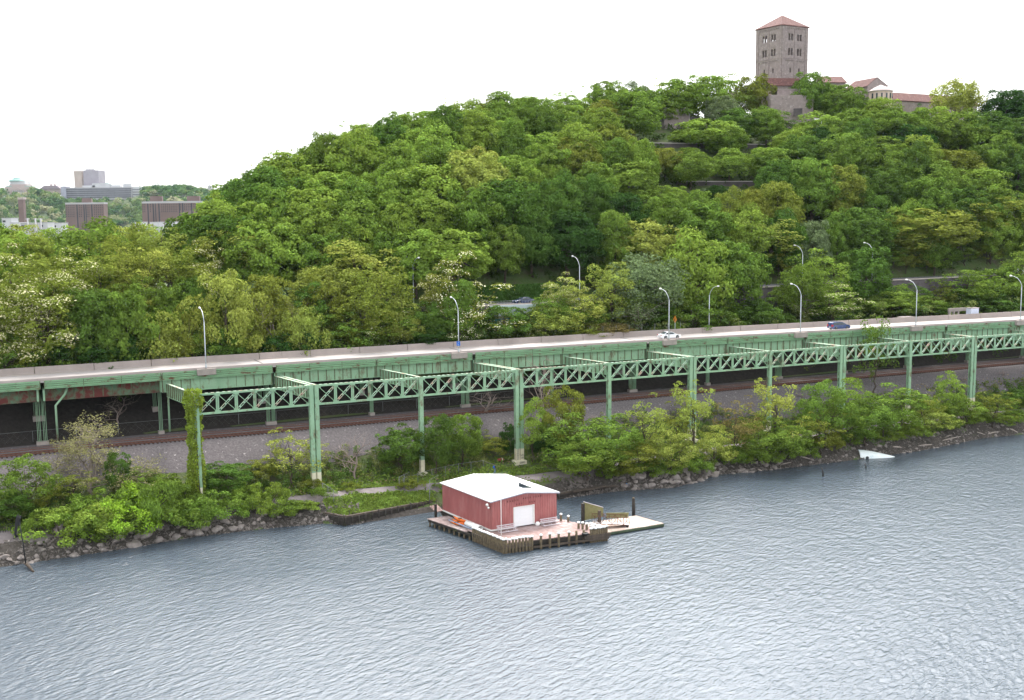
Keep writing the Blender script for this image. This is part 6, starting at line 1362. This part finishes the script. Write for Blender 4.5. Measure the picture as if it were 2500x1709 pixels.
# strip of trees between the viaduct and the upper road, and the flat wood at the left
MID = [(25, 60, 555, 130, 'oak', 'bright', 'bright green tree top at the far left behind the flowering trees'), (232, 62, 526, 190, 'oak', 'mid', 'broad green dome of a tree before the brown apartment block'), (118, 58, 575, 120, 'oak', 'olive', 'olive tree between the two green tops at the left'), (330, 55, 565, 130, 'locust', 'olive', 'olive tree right of the broad green dome'), (405, 58, 545, 120, 'locust', 'yellow', 'pale yellow-green tree before the wide apartment block'), (480, 52, 560, 130, 'locust', 'olive', 'olive tree at the foot of the wooded hill'),
    (40, 36, 590, 190, 'flowering', 'olive', 'big cream-flowering tree at the left edge'), (150, 40, 600, 170, 'flowering', 'olive', 'cream-flowering tree, second from the left edge'), (250, 42, 590, 160, 'locust', 'olive', 'olive locust tree behind the tall flowering ones'), (345, 42, 600, 150, 'locust', 'yellow', 'yellowish tree in the middle of the left wood'), (430, 42, 600, 140, 'locust', 'olive', 'tall olive tree over the leftmost street lamp'), (510, 48, 575, 120, 'flowering', 'olive', 'sparse blossoming tree at the edge of the hill wood'), (585, 50, 540, 140, 'locust', 'yellow', 'tall yellow-green tree against the dark hill'), (540, 36, 620, 110, 'flowering', 'olive', 'half-bare tree with cream flower clusters'),
    (110, 27, 660, 180, 'flowering', 'olive', 'low cream-flowering tree near the parapet at the left'), (10, 27, 690, 130, 'flowering', 'olive', 'cream-flowering tree cut by the left edge above the parapet'), (235, 27, 700, 140, 'oak', 'deep', 'deep green tree right of the small white slab roof'), (310, 28, 690, 130, 'oak', 'mid', 'mid green tree before the olive wood'), (395, 24, 755, 130, 'willow', 'yellow', 'feathery light yellow-green tree just above the parapet'), (470, 25, 720, 90, 'locust', 'olive', 'slim olive tree behind the leftmost street lamp'), (560, 28, 655, 105, 'small', 'yellow', 'round yellow-green crown with a forked trunk'), (215, 24, 790, 150, 'dense', 'dark', 'dark low tree above the parapet at the left'), (130, 24, 800, 110, 'small', 'mid', 'low green tree by the parapet under the flowering tree'), (305, 24, 800, 100, 'dense', 'dark', 'dark low tree left of the feathery one'), (35, 24, 810, 110, 'small', 'deep', 'low deep green tree in the left corner of the wood'),
    (640, 36, 680, 140, 'willow', 'grey', 'grey-green willow-like tree before the dark hill'), (500, 24, 790, 100, 'small', 'mid', 'low green tree right of the leftmost street lamp'), (600, 25, 770, 120, 'small', 'olive', 'olive scrubby tree left of the bare trunk'), (690, 26, 700, 120, 'budding', 'olive', 'half-bare brownish tree with a pale forked trunk'), (745, 25, 745, 105, 'willow', 'yellow', 'yellow-green feathery tree right of the bare trunk'), (560, 24, 800, 100, 'oak', 'deep', 'low deep green tree above the parapet joint'), (675, 24, 810, 90, 'dense', 'dark', 'low dark tree at the foot of the bare trunk'),
    (800, 36, 640, 140, 'willow', 'yellow', 'broad yellow-green tree with a soft crown'), (880, 40, 578, 190, 'locust', 'yellow', 'tallest yellow locust tree left of the two-armed lamp'), (940, 34, 640, 120, 'locust', 'olive', 'olive tree half hiding the two-armed lamp'), (1068, 32, 650, 90, 'flowering', 'olive', 'olive tree with dark forked trunk right of the two-armed lamp'), (900, 27, 700, 140, 'locust', 'olive', 'olive tree in front of the tallest yellow locust'), (840, 25, 760, 130, 'small', 'mid', 'green scrub tree above the parapet left of the blossom'), (950, 25, 750, 130, 'flowering', 'mid', 'low tree dotted with cream flowers over the parapet'), (1105, 31, 606, 110, 'white', 'olive', 'slender tree covered in white blossom, its top highest'), (1150, 27, 690, 165, 'white', 'olive', 'spreading white-blossomed tree left of the teal underpass'), (1120, 24, 745, 90, 'white', 'mid', 'lower white-blossomed tree behind the lamp with the blue sign'), (1045, 23.5, 790, 100, 'dense', 'dark', 'dark tree between blossoms just above the parapet'), (1235, 24, 742, 115, 'dense', 'deep', 'dense dark green tree before the teal underpass'), (740, 24, 800, 90, 'dense', 'dark', 'low dark tree right of the bare trunk above the parapet'),
    (1330, 25, 745, 120, 'willow', 'yellow', 'bushy yellow-green tree right of the underpass'), (1310, 23, 800, 60, 'flowering', 'yellow', 'small tree with hanging cream flowers by the parapet'), (1375, 30, 662, 95, 'flowering', 'yellow', 'pale-flowering tree left of the upper street lamp'), (1410, 27, 705, 120, 'locust', 'yellow', 'yellow-green tree below the upper street lamp'), (1495, 31, 638, 100, 'locust', 'yellow', 'layered yellow-green tree with dark trunk'), (1480, 24, 790, 110, 'willow', 'rusty', 'rust-tinged shrubby tree behind the parapet fence'), (1570, 36, 615, 170, 'willow', 'grey', 'grey-green hazy willow-like tree'), (1580, 26, 720, 120, 'budding', 'grey', 'grey half-bare tree below the hazy willow'), (1420, 23.5, 790, 90, 'small', 'olive', 'olive shrubby tree at the parapet fence'), (1700, 48, 548, 160, 'oak', 'bright', 'big bright round tree right of the hazy willow'), (1790, 44, 585, 150, 'oak', 'mid', 'mid green tree between two lamps, half pale'), (1880, 52, 528, 150, 'locust', 'yellow', 'tall yellow-green tree under the dark slope'), (1690, 25, 720, 110, 'locust', 'mid', 'slim tree behind the lamp beyond the parapet'), (1640, 24, 770, 80, 'small', 'mid', 'low green tree right of the orange sign'), (1850, 26, 725, 100, 'dense', 'deep', 'rounded deep green tree above the parapet left of the van'), (1912, 25, 765, 80, 'dense', 'deep', 'lower rounded tree left of the minivan'), (1765, 25, 750, 90, 'small', 'mid', 'low mid green tree between lamps by the parapet'),
    (1995, 33, 605, 130, 'locust', 'bright', 'bright feathery tree hiding part of the upper road'), (2030, 27, 690, 130, 'flowering', 'bright', 'tree with pale flower clusters right of the minivan lamp'), (1960, 28, 640, 100, 'willow', 'mid', 'dark willow-like tree behind the lamp left of the minivan'), (2115, 35, 600, 105, 'oak', 'deep', 'dark green upright tree left of the visible upper road'), (2180, 27, 705, 130, 'oak', 'mid', 'tree below the visible strip of upper road'), (2250, 27, 720, 110, 'small', 'mid', 'green tree behind the lamp right of the minivan'), (2240, 66, 505, 210, 'oak', 'olive', 'big dark-trunked oak above the visible upper road'), (2330, 70, 490, 160, 'locust', 'olive', 'olive tree right of the big oak'), (2440, 68, 480, 200, 'locust', 'olive', 'big olive tree at the right edge under the slope'), (2350, 32, 655, 130, 'locust', 'bright', 'light green upright tree right of the upper road gap'), (2440, 33, 640, 120, 'oak', 'mid', 'mid green tree left of the last lamp'), (2490, 36, 590, 100, 'locust', 'bright', 'tall bright tree at the right edge above the last lamp'), (2420, 25, 725, 120, 'dense', 'deep', 'deep green low tree right of the pale equipment box'), (2320, 25, 740, 80, 'small', 'mid', 'low tree in front of the broken parapet'), (2485, 25, 720, 90, 'oak', 'deep', 'deep green tree at the foot of the last lamp')]
for x, d, yt, wpx, kd, c, lb in MID:
    if x < 1100 and d > 34: d += 9
    P = at_offset(x, d+ (0 if d > 30 else 2.5)); s, _d = sd(P[0], P[1])
    if d > 50 and x > 1000: P = at_offset(x, float(d_up(s))+14)
    elif d >= 31 and x > 1500: P = at_offset(x, min(d+6, float(d_up(s))-2))
    s, _d = sd(P[0], P[1]); w_ = wpx*P[1]/FOC*1.1
    if d < 31:
        clear = float(d_edge(s))+DW+.6+w_*.42
        if _d < clear: P = at_offset(x, clear)
    h = max(4, hgt(x, yt, P)); plant(kd, P, h, w_, G[c], lb, 'tree', 'trees between the viaduct and the hill', name='roadside_tree', blos=(.85, .83, .6) if kd == 'white' else BLOS)
for k, x in enumerate(range(-30, 500, 44)):
    P = at_offset(x+prng.uniform(-10, 10), 82+6*(k % 2)); yt = 545+prng.uniform(-6, 10); c = prng.choice(['mid', 'olive', 'bright', 'yellow'])
    plant(prng.choice(['oak', 'locust']), P, max(6, hgt(x, yt, P)), 12.5, G[c], '%s tree, %s from the left in the far edge of the left wood' % (CW[c], ORD[k]), 'tree', 'far edge trees of the left wood', name='roadside_tree')
prng.seed(77)
for k, x in enumerate(range(-30, 1130, 46)):
    s_ = sd(*at_offset(x, 38)[:2])[0]; P = at_offset(x, max(float(d_up(s_))-5.5, float(d_edge(s_))+DW+5)); yt = prng.uniform(665, 735); c = prng.choice(['mid', 'olive', 'deep', 'yellow', 'mid'])
    plant(prng.choice(['locust', 'small', 'oak']), P, max(6, hgt(x, yt, P)), prng.uniform(7.5, 10), G[c], '%s tree, %s from the left just before the dark retaining wall' % (CW[c], ORD[k]), 'tree', 'trees before the retaining wall', name='roadside_tree')
k = 0
for x in list(range(1340, 2140, 52))+[2185, 2240, 2300]+list(range(2340, 2560, 45)):
    s = sd(*at_offset(x, 32)[:2])[0]; P = at_offset(x, float(d_up(s))-3.2); yt = prng.uniform(715, 750) if 1680 < x < 1890 else 692 if 2150 < x < 2320 else prng.uniform(680, 735); c = prng.choice(['mid', 'olive', 'deep', 'bright', 'mid']); k += 1
    plant(prng.choice(['locust', 'small', 'dense']), P, max(4, hgt(x, yt, P)), prng.uniform(6.5, 9), G[c], '%s tree, %s from the underpass along the retaining wall to the right' % (CW[c], ORD[k-1]), 'tree', 'trees before the retaining wall', name='roadside_tree')
k = 0
for x in range(1440, 2580, 46):
    s = sd(*at_offset(x, 50)[:2])[0]; P = at_offset(x+prng.uniform(-12, 12), float(d_up(s))+11.5); c = prng.choice(['mid', 'deep', 'dark', 'mid', 'olive']); k += 1
    plant('small', P, prng.uniform(5.5, 8.5), prng.uniform(6.5, 9), G[c], '%s low tree, %s from the left on the far side of the upper road' % (CW[c], ORD[k-1]), 'tree', 'low trees beyond the upper road', name='roadside_tree')
# scrub filling the ground behind the far parapet
def thicket(name, pts, rad, per, leaf, color, label, seed):
    rng = np.random.RandomState(seed); pts = np.array(pts); V_, F_i = lobed(rng, pts, np.tile([0, -.3, .5], (len(pts), 1))+rng.normal(size=pts.shape)*.2, rad, per, leaf, .85, .7, .3)
    mb = MB(); mb.arr(V_, F_i); return tag(mb.build(name, M['leaf'], color=color), label, 'thicket', kind='stuff')
for nm, col_, sd0, lb in (('thicket', (.07, .125, .03), 71, 'deep green scrub thicket just behind the far parapet'), ('thicket', (.14, .18, .05), 72, 'olive scrub mixed into the thicket behind the far parapet')):
    rng = np.random.RandomState(sd0); pts, rad = [], []
    for _ in range(420):
        s = rng.uniform(-60, 260); de = float(d_edge(s))+DW; d = rng.uniform(de+2.2, max(de+9, float(d_up(s))-1)); g = ground(s, d); h = rng.uniform(0, 1)**.7*(Z_DECK+2.2-g)+1
        if 1150 < proj(fr(s, d, g))[0] < 1345: h = min(h, 2.5)
        for q in range(3): pts.append(fr(s, d, g+h*(q+1)/3)+rng.normal(size=3)*.8); rad.append(rng.uniform(.7, 1.5))
    thicket(nm, pts, np.array(rad), 46, .36, col_, lb, sd0)
# ivy bank behind the dark sedan
sa_, sb_ = up_s(1190), up_s(1420); rng = np.random.RandomState(6); n = 9000
s_r = rng.uniform(sa_, sb_, n); dd = np.array([float(d_up(s)) for s in s_r])+9.3+rng.uniform(-.2, .5, n); zz = Z_UP+rng.uniform(0, 3.8, n)
P = np.stack([fr(s, d, z) for s, d, z in zip(s_r, dd, zz)]); V_, F_i = leaf_quads(rng, P, unit(np.array([.3, -1, .4])+rng.normal(size=P.shape)*.5), .42)
mb = MB(); mb.arr(V_, F_i); o = thing('ivy_wall', 'ivy-covered wall behind the dark sedan on the upper road', 'wall', base(fr(sa_, float(d_up(sa_))+9.7, Z_UP))); mb.build('ivy', M['ivy'], o, color=(.05, .105, .022))
mb = MB(); mb.beam(fr(sa_, float(d_up(sa_))+9.9, Z_UP+1.7), fr(sb_, float(d_up(sb_))+9.9, Z_UP+1.7), .4, 3.6); mb.build('wall_face', M['stone_dark'], o)

# river bank: (x, base y, top y, width px, kind, colour, label)
BANK = [(75, 1262, 1108, 125, 'small', 'mid', 'upright viny tree at the far left of the bank'), (20, 1275, 1190, 100, 'dense', 'deep', 'dark round tree at the left edge above the path'), (118, 1245, 1165, 70, 'small', 'olive', 'olive lower tree right of the viny one'),
    (238, 1225, 1000, 215, 'bigbud', 'pinkish', 'big half-bare tree with pinkish-beige buds before the rail tracks'), (292, 1215, 1095, 55, 'dense', 'deep', 'ivy-clad trunk inside the half-bare tree'), (178, 1230, 1150, 90, 'airy', 'olive', 'thin olive tree left under the half-bare tree'), (345, 1200, 1140, 80, 'small', 'mid', 'small green tree right of the half-bare tree'), (555, 1205, 1128, 105, 'dense', 'deep', 'dark round shrub-like tree right of the ivy column'),
    (716, 1190, 1045, 125, 'airy', 'yellow', 'sparse yellow-green tree left of the double column'), (770, 1150, 1070, 70, 'airy', 'yellow', 'thin yellow-green tree behind the double column'), (866, 1170, 1055, 90, 'bare', 'grey', 'bare grey twiggy tree between two columns'), (980, 1158, 1036, 100, 'dense', 'deep', 'round deep green tree left of the single column'), (1066, 1158, 1005, 95, 'dense', 'deep', 'taller round deep green tree right of the single column'), (1130, 1140, 1003, 85, 'dense', 'mid', 'green tree above the path fence'),
    (1246, 1120, 1030, 45, 'dense', 'dark', 'slim dark tree just left of the white-footed double column'), (1300, 1132, 965, 72, 'small', 'bright', 'bright upright tree right of the white-footed double column'), (1372, 1125, 938, 105, 'small', 'olive', 'olive tree rising before the truss'), (1420, 1160, 1008, 185, 'small', 'mid', 'broad round mid green tree right of the boathouse roof'), (1500, 1150, 1010, 110, 'small', 'mid', 'green tree behind the broad round one'), (1430, 1172, 1070, 130, 'dense', 'bright', 'bright maple-like small tree in front of the broad round one'), (1340, 1128, 1040, 80, 'dense', 'dark', 'dark tree in the gap left of the broad round one'),
    (1580, 1150, 958, 110, 'airy', 'yellow', 'sparse yellow-green tree right of the broad round one'), (1560, 1165, 1070, 110, 'small', 'olive', 'olive bushy tree on the rocks'), (1690, 1135, 930, 105, 'airy', 'yellow', 'sparse lime tree climbing round a double column'), (1640, 1160, 1050, 120, 'small', 'yellow', 'yellow-green bushy tree above the riprap'), (1745, 1148, 1035, 95, 'small', 'yellow', 'round yellow-green tree near the shore, middle right'), (1650, 1110, 980, 90, 'airy', 'olive', 'thin olive tree behind the lime one'), (1800, 1120, 965, 95, 'airy', 'rusty', 'thin brownish tree between two columns'), (1838, 1130, 1000, 90, 'airy', 'olive', 'thin olive tree right of the brownish one'), (1888, 1110, 922, 105, 'airy', 'yellow', 'lime tree standing before a single column'), (1870, 1136, 1020, 120, 'small', 'mid', 'dark-leaved viny tree near the shore'), (1930, 1125, 1030, 100, 'small', 'mid', 'green tree left of the white boat'),
    (2015, 1100, 925, 110, 'small', 'mid', 'green tree left of a double column right of centre'), (2070, 1085, 918, 110, 'small', 'bright', 'tall light green tree over a double column'), (2110, 1090, 960, 110, 'small', 'mid', 'mid green tree right of the double column'), (2000, 1110, 1000, 110, 'airy', 'olive', 'olive tree above the white boat'), (2200, 1062, 935, 115, 'small', 'mid', 'green tree around a single column near the right'), (2155, 1075, 980, 90, 'airy', 'mid', 'thin green tree above the grass gap'), (2278, 1065, 1000, 105, 'small', 'yellow', 'yellow-green round tree on the shore at the right'), (2318, 1035, 905, 85, 'small', 'bright', 'tree rising left of the last double column'), (2352, 1045, 962, 95, 'small', 'mid', 'mid green tree below the last double column'), (2255, 1055, 950, 80, 'airy', 'olive', 'olive tree left of the last double column'), (2425, 1045, 952, 80, 'airy', 'olive', 'small open tree with a dark trunk near the right edge'), (2490, 1000, 945, 70, 'dense', 'deep', 'deep green tree at the right edge below the viaduct'), (2455, 1020, 960, 60, 'airy', 'mid', 'small light tree at the right edge of the path'), (1210, 1120, 1062, 60, 'small', 'olive', 'olive scrub tree above the red barrel'), (640, 1180, 1120, 80, 'small', 'olive', 'olive scrub tree in the thicket right of the ivy column'), (1975, 1075, 965, 90, 'airy', 'mid', 'thin green tree on the upper bank left of the double column')]
for x, yb, yt, wpx, kd, c, lb in BANK:
    P = on_ground(x, yb); h = max(2.5, hgt(x, yt, P)); plant(kd, P, h, wpx*P[1]/FOC*1.12, G[c], lb, 'tree', 'trees on the river bank', name='bank_tree')
P = at_offset(2140, 5); plant('airy', P, hgt(2145, 742, P), 8.5, G['mid'], 'tall slim tree whose crown stands before the parapet right of the minivan', 'tree', None, name='bank_tree')
P = at_offset(1335, 6.5); plant('bare', P, hgt(1335, 858, P), 8, G['grey'], 'bare dark branches rising behind the truss right of centre', 'tree', None, name='bare_tree')
P = on_ground(1185, 1008); plant('bare', P, 5, 9.5, G['grey'], 'tangle of bare pale branches fallen beside the tracks', 'tree', None, name='fallen_branches')
P = on_ground(290, 1035); plant('bare', P, 5.5, 5, G['grey'], 'bare grey branches behind the half-bare tree under the viaduct', 'tree', None, name='bare_tree')
P = on_ground(2128, 945); plant('airy', P, 4.5, 1.3, G['mid'], 'slender sapling standing alone on the gravel slope', 'tree', None, name='sapling')
# shrubs of the bank
prng.seed(19)
SH = [(150, 1335, 1238, 150), (95, 1325, 1255, 90), (235, 1325, 1230, 130), (205, 1300, 1215, 120), (310, 1310, 1205, 150), (290, 1325, 1250, 110), (370, 1300, 1175, 140), (420, 1300, 1210, 130), (340, 1280, 1180, 120), (470, 1295, 1215, 110), (510, 1285, 1200, 120), (560, 1275, 1215, 100), (400, 1250, 1160, 110), (450, 1240, 1175, 90), (655, 1262, 1180, 90), (690, 1272, 1215, 90), (620, 1262, 1205, 80), (730, 1265, 1225, 90), (600, 1240, 1180, 70), (270, 1270, 1190, 100), (1000, 1208, 1165, 60), (1072, 1210, 1180, 36), (1585, 1170, 1120, 80), (1700, 1165, 1110, 90), (1620, 1175, 1125, 80), (1520, 1175, 1130, 70), (1670, 1160, 1100, 90), (1790, 1150, 1090, 80), (1850, 1145, 1080, 80), (1900, 1138, 1085, 80), (1960, 1130, 1075, 80), (2020, 1118, 1060, 80), (2080, 1095, 1045, 80), (2160, 1090, 1050, 80), (2230, 1082, 1030, 80), (2300, 1060, 1020, 80), (2370, 1050, 1010, 80), (2440, 1050, 1010, 80), (2480, 1042, 1000, 70), (1480, 1180, 1140, 50), (790, 1225, 1185, 60), (860, 1215, 1180, 50), (760, 1210, 1170, 60)]
pos = ['on the shore left of the ivy column', 'right of the ivy column', 'behind the boathouse', 'along the right shore']
for k, (x, yb, yt, w) in enumerate(SH):
    P = on_ground(x, yb-16); yt -= 3; c = prng.choice(['bright', 'lime', 'bright', 'mid'] if x < 760 else ['mid', 'olive', 'bright', 'mid'])
    lb = '%s shrub %s, %s from the left' % (CW[c], pos[0] if x < 480 else pos[1] if x < 800 else pos[2] if x < 1200 else pos[3], ORD[min(25, sorted([q[0] for q in SH if (q[0] < 480) == (x < 480) and (q[0] < 800) == (x < 800) and (q[0] < 1200) == (x < 1200)]).index(x))])
    plant('bush', P, max(1.2, hgt(x, yt, P)), w*P[1]/FOC*1.08, G[c], lb, 'shrub', 'shrubs along the shore')
for col_, sd0, lb in (((.14, .165, .05), 73, 'olive thicket at the foot of the railway embankment'), ((.09, .15, .035), 74, 'mid green thicket mixed along the foot of the embankment')):
    rng = np.random.RandomState(sd0); pts, rad = [], []
    for _ in range(330):
        s = rng.uniform(-38, 215); d = rng.uniform(.2, 6.0)*(1 if s < 110 else .6); P = fr(s, d, ground(s, d))
        if 1195 < proj(P)[0] < 1350 and rng.rand() < .6: continue
        h = rng.uniform(.6, 2.6)
        for q in range(3): pts.append(P+np.array([0, 0, h*(q+.6)/3])+rng.normal(size=3)*.4); rad.append(rng.uniform(.35, .8))
    thicket('thicket', pts, np.array(rad), 40, .22, col_, lb, sd0)
for k in range(16):
    s = -30+k*15+prng.uniform(-4, 4); P = fr(s, float(d_rail(s))-prng.uniform(5, 8), 0); P[2] = gxy(P[0], P[1])
    plant('bare', P, prng.uniform(1.2, 2.4), prng.uniform(2, 3.5), G['grey'], '%s clump of low dry brush from the left on the gravel slope' % ORD[k], 'shrub', 'dry brush on the gravel slope', name='dry_brush')
# ivy on the first truss column
t, n_ = tn(0); rng = np.random.RandomState(12); N = 7500; z = rng.uniform(4.5, 22.6, N); r = .35+.4*np.sin(z*.9+2*np.sin(z*.37))**2+.3*(z > 19)+rng.rand(N)*.75; a = rng.uniform(0, 2*PI, N)
P = fr(0, 0, 0)+np.stack([-.45+r*np.cos(a)*1.0, r*np.sin(a)*.9, z], 1); P = P[~((P[:, 0]-fr(0, 0)[0] > .12) & (P[:, 1] < fr(0, 0)[1]-.1) & (z < 19.5))]
V_, F_i = leaf_quads(rng, P, unit(rng.normal(size=P.shape)+[0, -.5, .5]), .3); mb = MB(); mb.arr(V_, F_i)
o = thing('ivy', 'thick yellow-green ivy climbing the first truss column', 'ivy', base(fr(0, -.6, 3.5))); mb.build('leaves', M['ivy'], o, color=(.2, .27, .04)); MB().tube([fr(0, -.6, 3.2), fr(-.3, -.5, 9), fr(-.2, -.5, 18)], [.12, .09, .04], 5).build('stem', M['bark'], o)
# grass and low ground cover (uncountable)
_p = on_ground(1208, 1159.5); PS = sd(_p[0], _p[1])      # the walker's clear spot on the path side
def blades(name, test, n, size, color, label, s0, s1, d0, d1, seed, hgt_=.35, cat='grass', edge=3.6):
    rng = np.random.RandomState(seed); V_ = []
    ss = rng.uniform(s0, s1, n); dd = rng.uniform(d0, d1, n); noise = np.sin(ss*.9+np.sin(dd*1.3)*2)+np.sin(dd*1.7+ss*.33)
    P = []
    for s, d, q in zip(ss, dd, noise):
        if abs(d-float(d_path(s))) < 1.35 or (abs(s-si(3)) < 1.7 and -3 < d < 1) or (abs(s-PS[0]) < 1.5 and PS[1]-4 < d < PS[1]+.8) or d < float(d_water(s))+edge or not test(s, d, q): continue
        P.append(fr(s, d, ground(s, d)+rng.uniform(.0, hgt_)*(1+.5*q)))
    P = np.array(P); V_, F_i = leaf_quads(rng, P, unit(rng.normal(size=P.shape)+[0, -.3, .9]), size); mb = MB(); mb.arr(V_, F_i); return tag(mb.build(name, M['leaf'], color=color), label, cat, kind='stuff')
blades('grass', lambda s, d, q: True, 60000, .3, (.17, .26, .045), 'short bright grass on the bank and beside the path', -40, 215, -17, 0, 31, .2)
blades('grass', lambda s, d, q: d > float(d_water(s))+1.5, 26000, .28, (.18, .26, .05), 'bright yellow-green grass patch left of the boathouse', 19, 40, -12, -2.5, 35, .3, 'grass', 1.7)
blades('undergrowth', lambda s, d, q: q > -.6, 60000, .36, (.12, .18, .035), 'tangled low weeds and ground cover on the bank', -40, 215, -15, 5.0, 32, .7, 'undergrowth')
blades('dry_grass', lambda s, d, q: q > .5, 22000, .3, (.26, .21, .11), 'dry brownish grass and litter at the foot of the slope', -40, 215, -12, 6.5, 33, .3)
o = None
for k in range(900):
    pass
rng = np.random.RandomState(55); cen = []
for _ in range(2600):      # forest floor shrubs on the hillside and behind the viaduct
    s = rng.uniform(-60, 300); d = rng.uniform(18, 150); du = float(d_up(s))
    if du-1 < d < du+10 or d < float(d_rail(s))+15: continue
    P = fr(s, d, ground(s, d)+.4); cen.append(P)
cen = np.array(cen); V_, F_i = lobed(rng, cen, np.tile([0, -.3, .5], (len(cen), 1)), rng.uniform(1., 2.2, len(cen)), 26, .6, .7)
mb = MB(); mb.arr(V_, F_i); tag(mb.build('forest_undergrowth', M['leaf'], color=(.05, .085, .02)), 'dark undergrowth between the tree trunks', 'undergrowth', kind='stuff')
# unused prototypes
for kd, lst in PROTO.items():
    for r, u in lst:
        if not u:
            for c in list(r.children): bpy.data.objects.remove(c)
            bpy.data.objects.remove(r)

# ------------------------------------------------------------------ air: thin haze over the whole place
mb = MB(); mb.box((-400, 1400, 97), (6000, 4600, 210)); m = bpy.data.materials.new('haze_air'); m.use_nodes = True; nt = m.node_tree; nt.nodes.clear()
pv = nt.nodes.new('ShaderNodeVolumePrincipled'); pv.inputs['Color'].default_value = (.72, .86, 1, 1); pv.inputs['Density'].default_value = .00002; pv.inputs['Anisotropy'].default_value = .2
o = nt.nodes.new('ShaderNodeOutputMaterial'); L(nt, pv.outputs[0], o.inputs['Volume']); tag(mb.build('haze', m), kind='stuff')
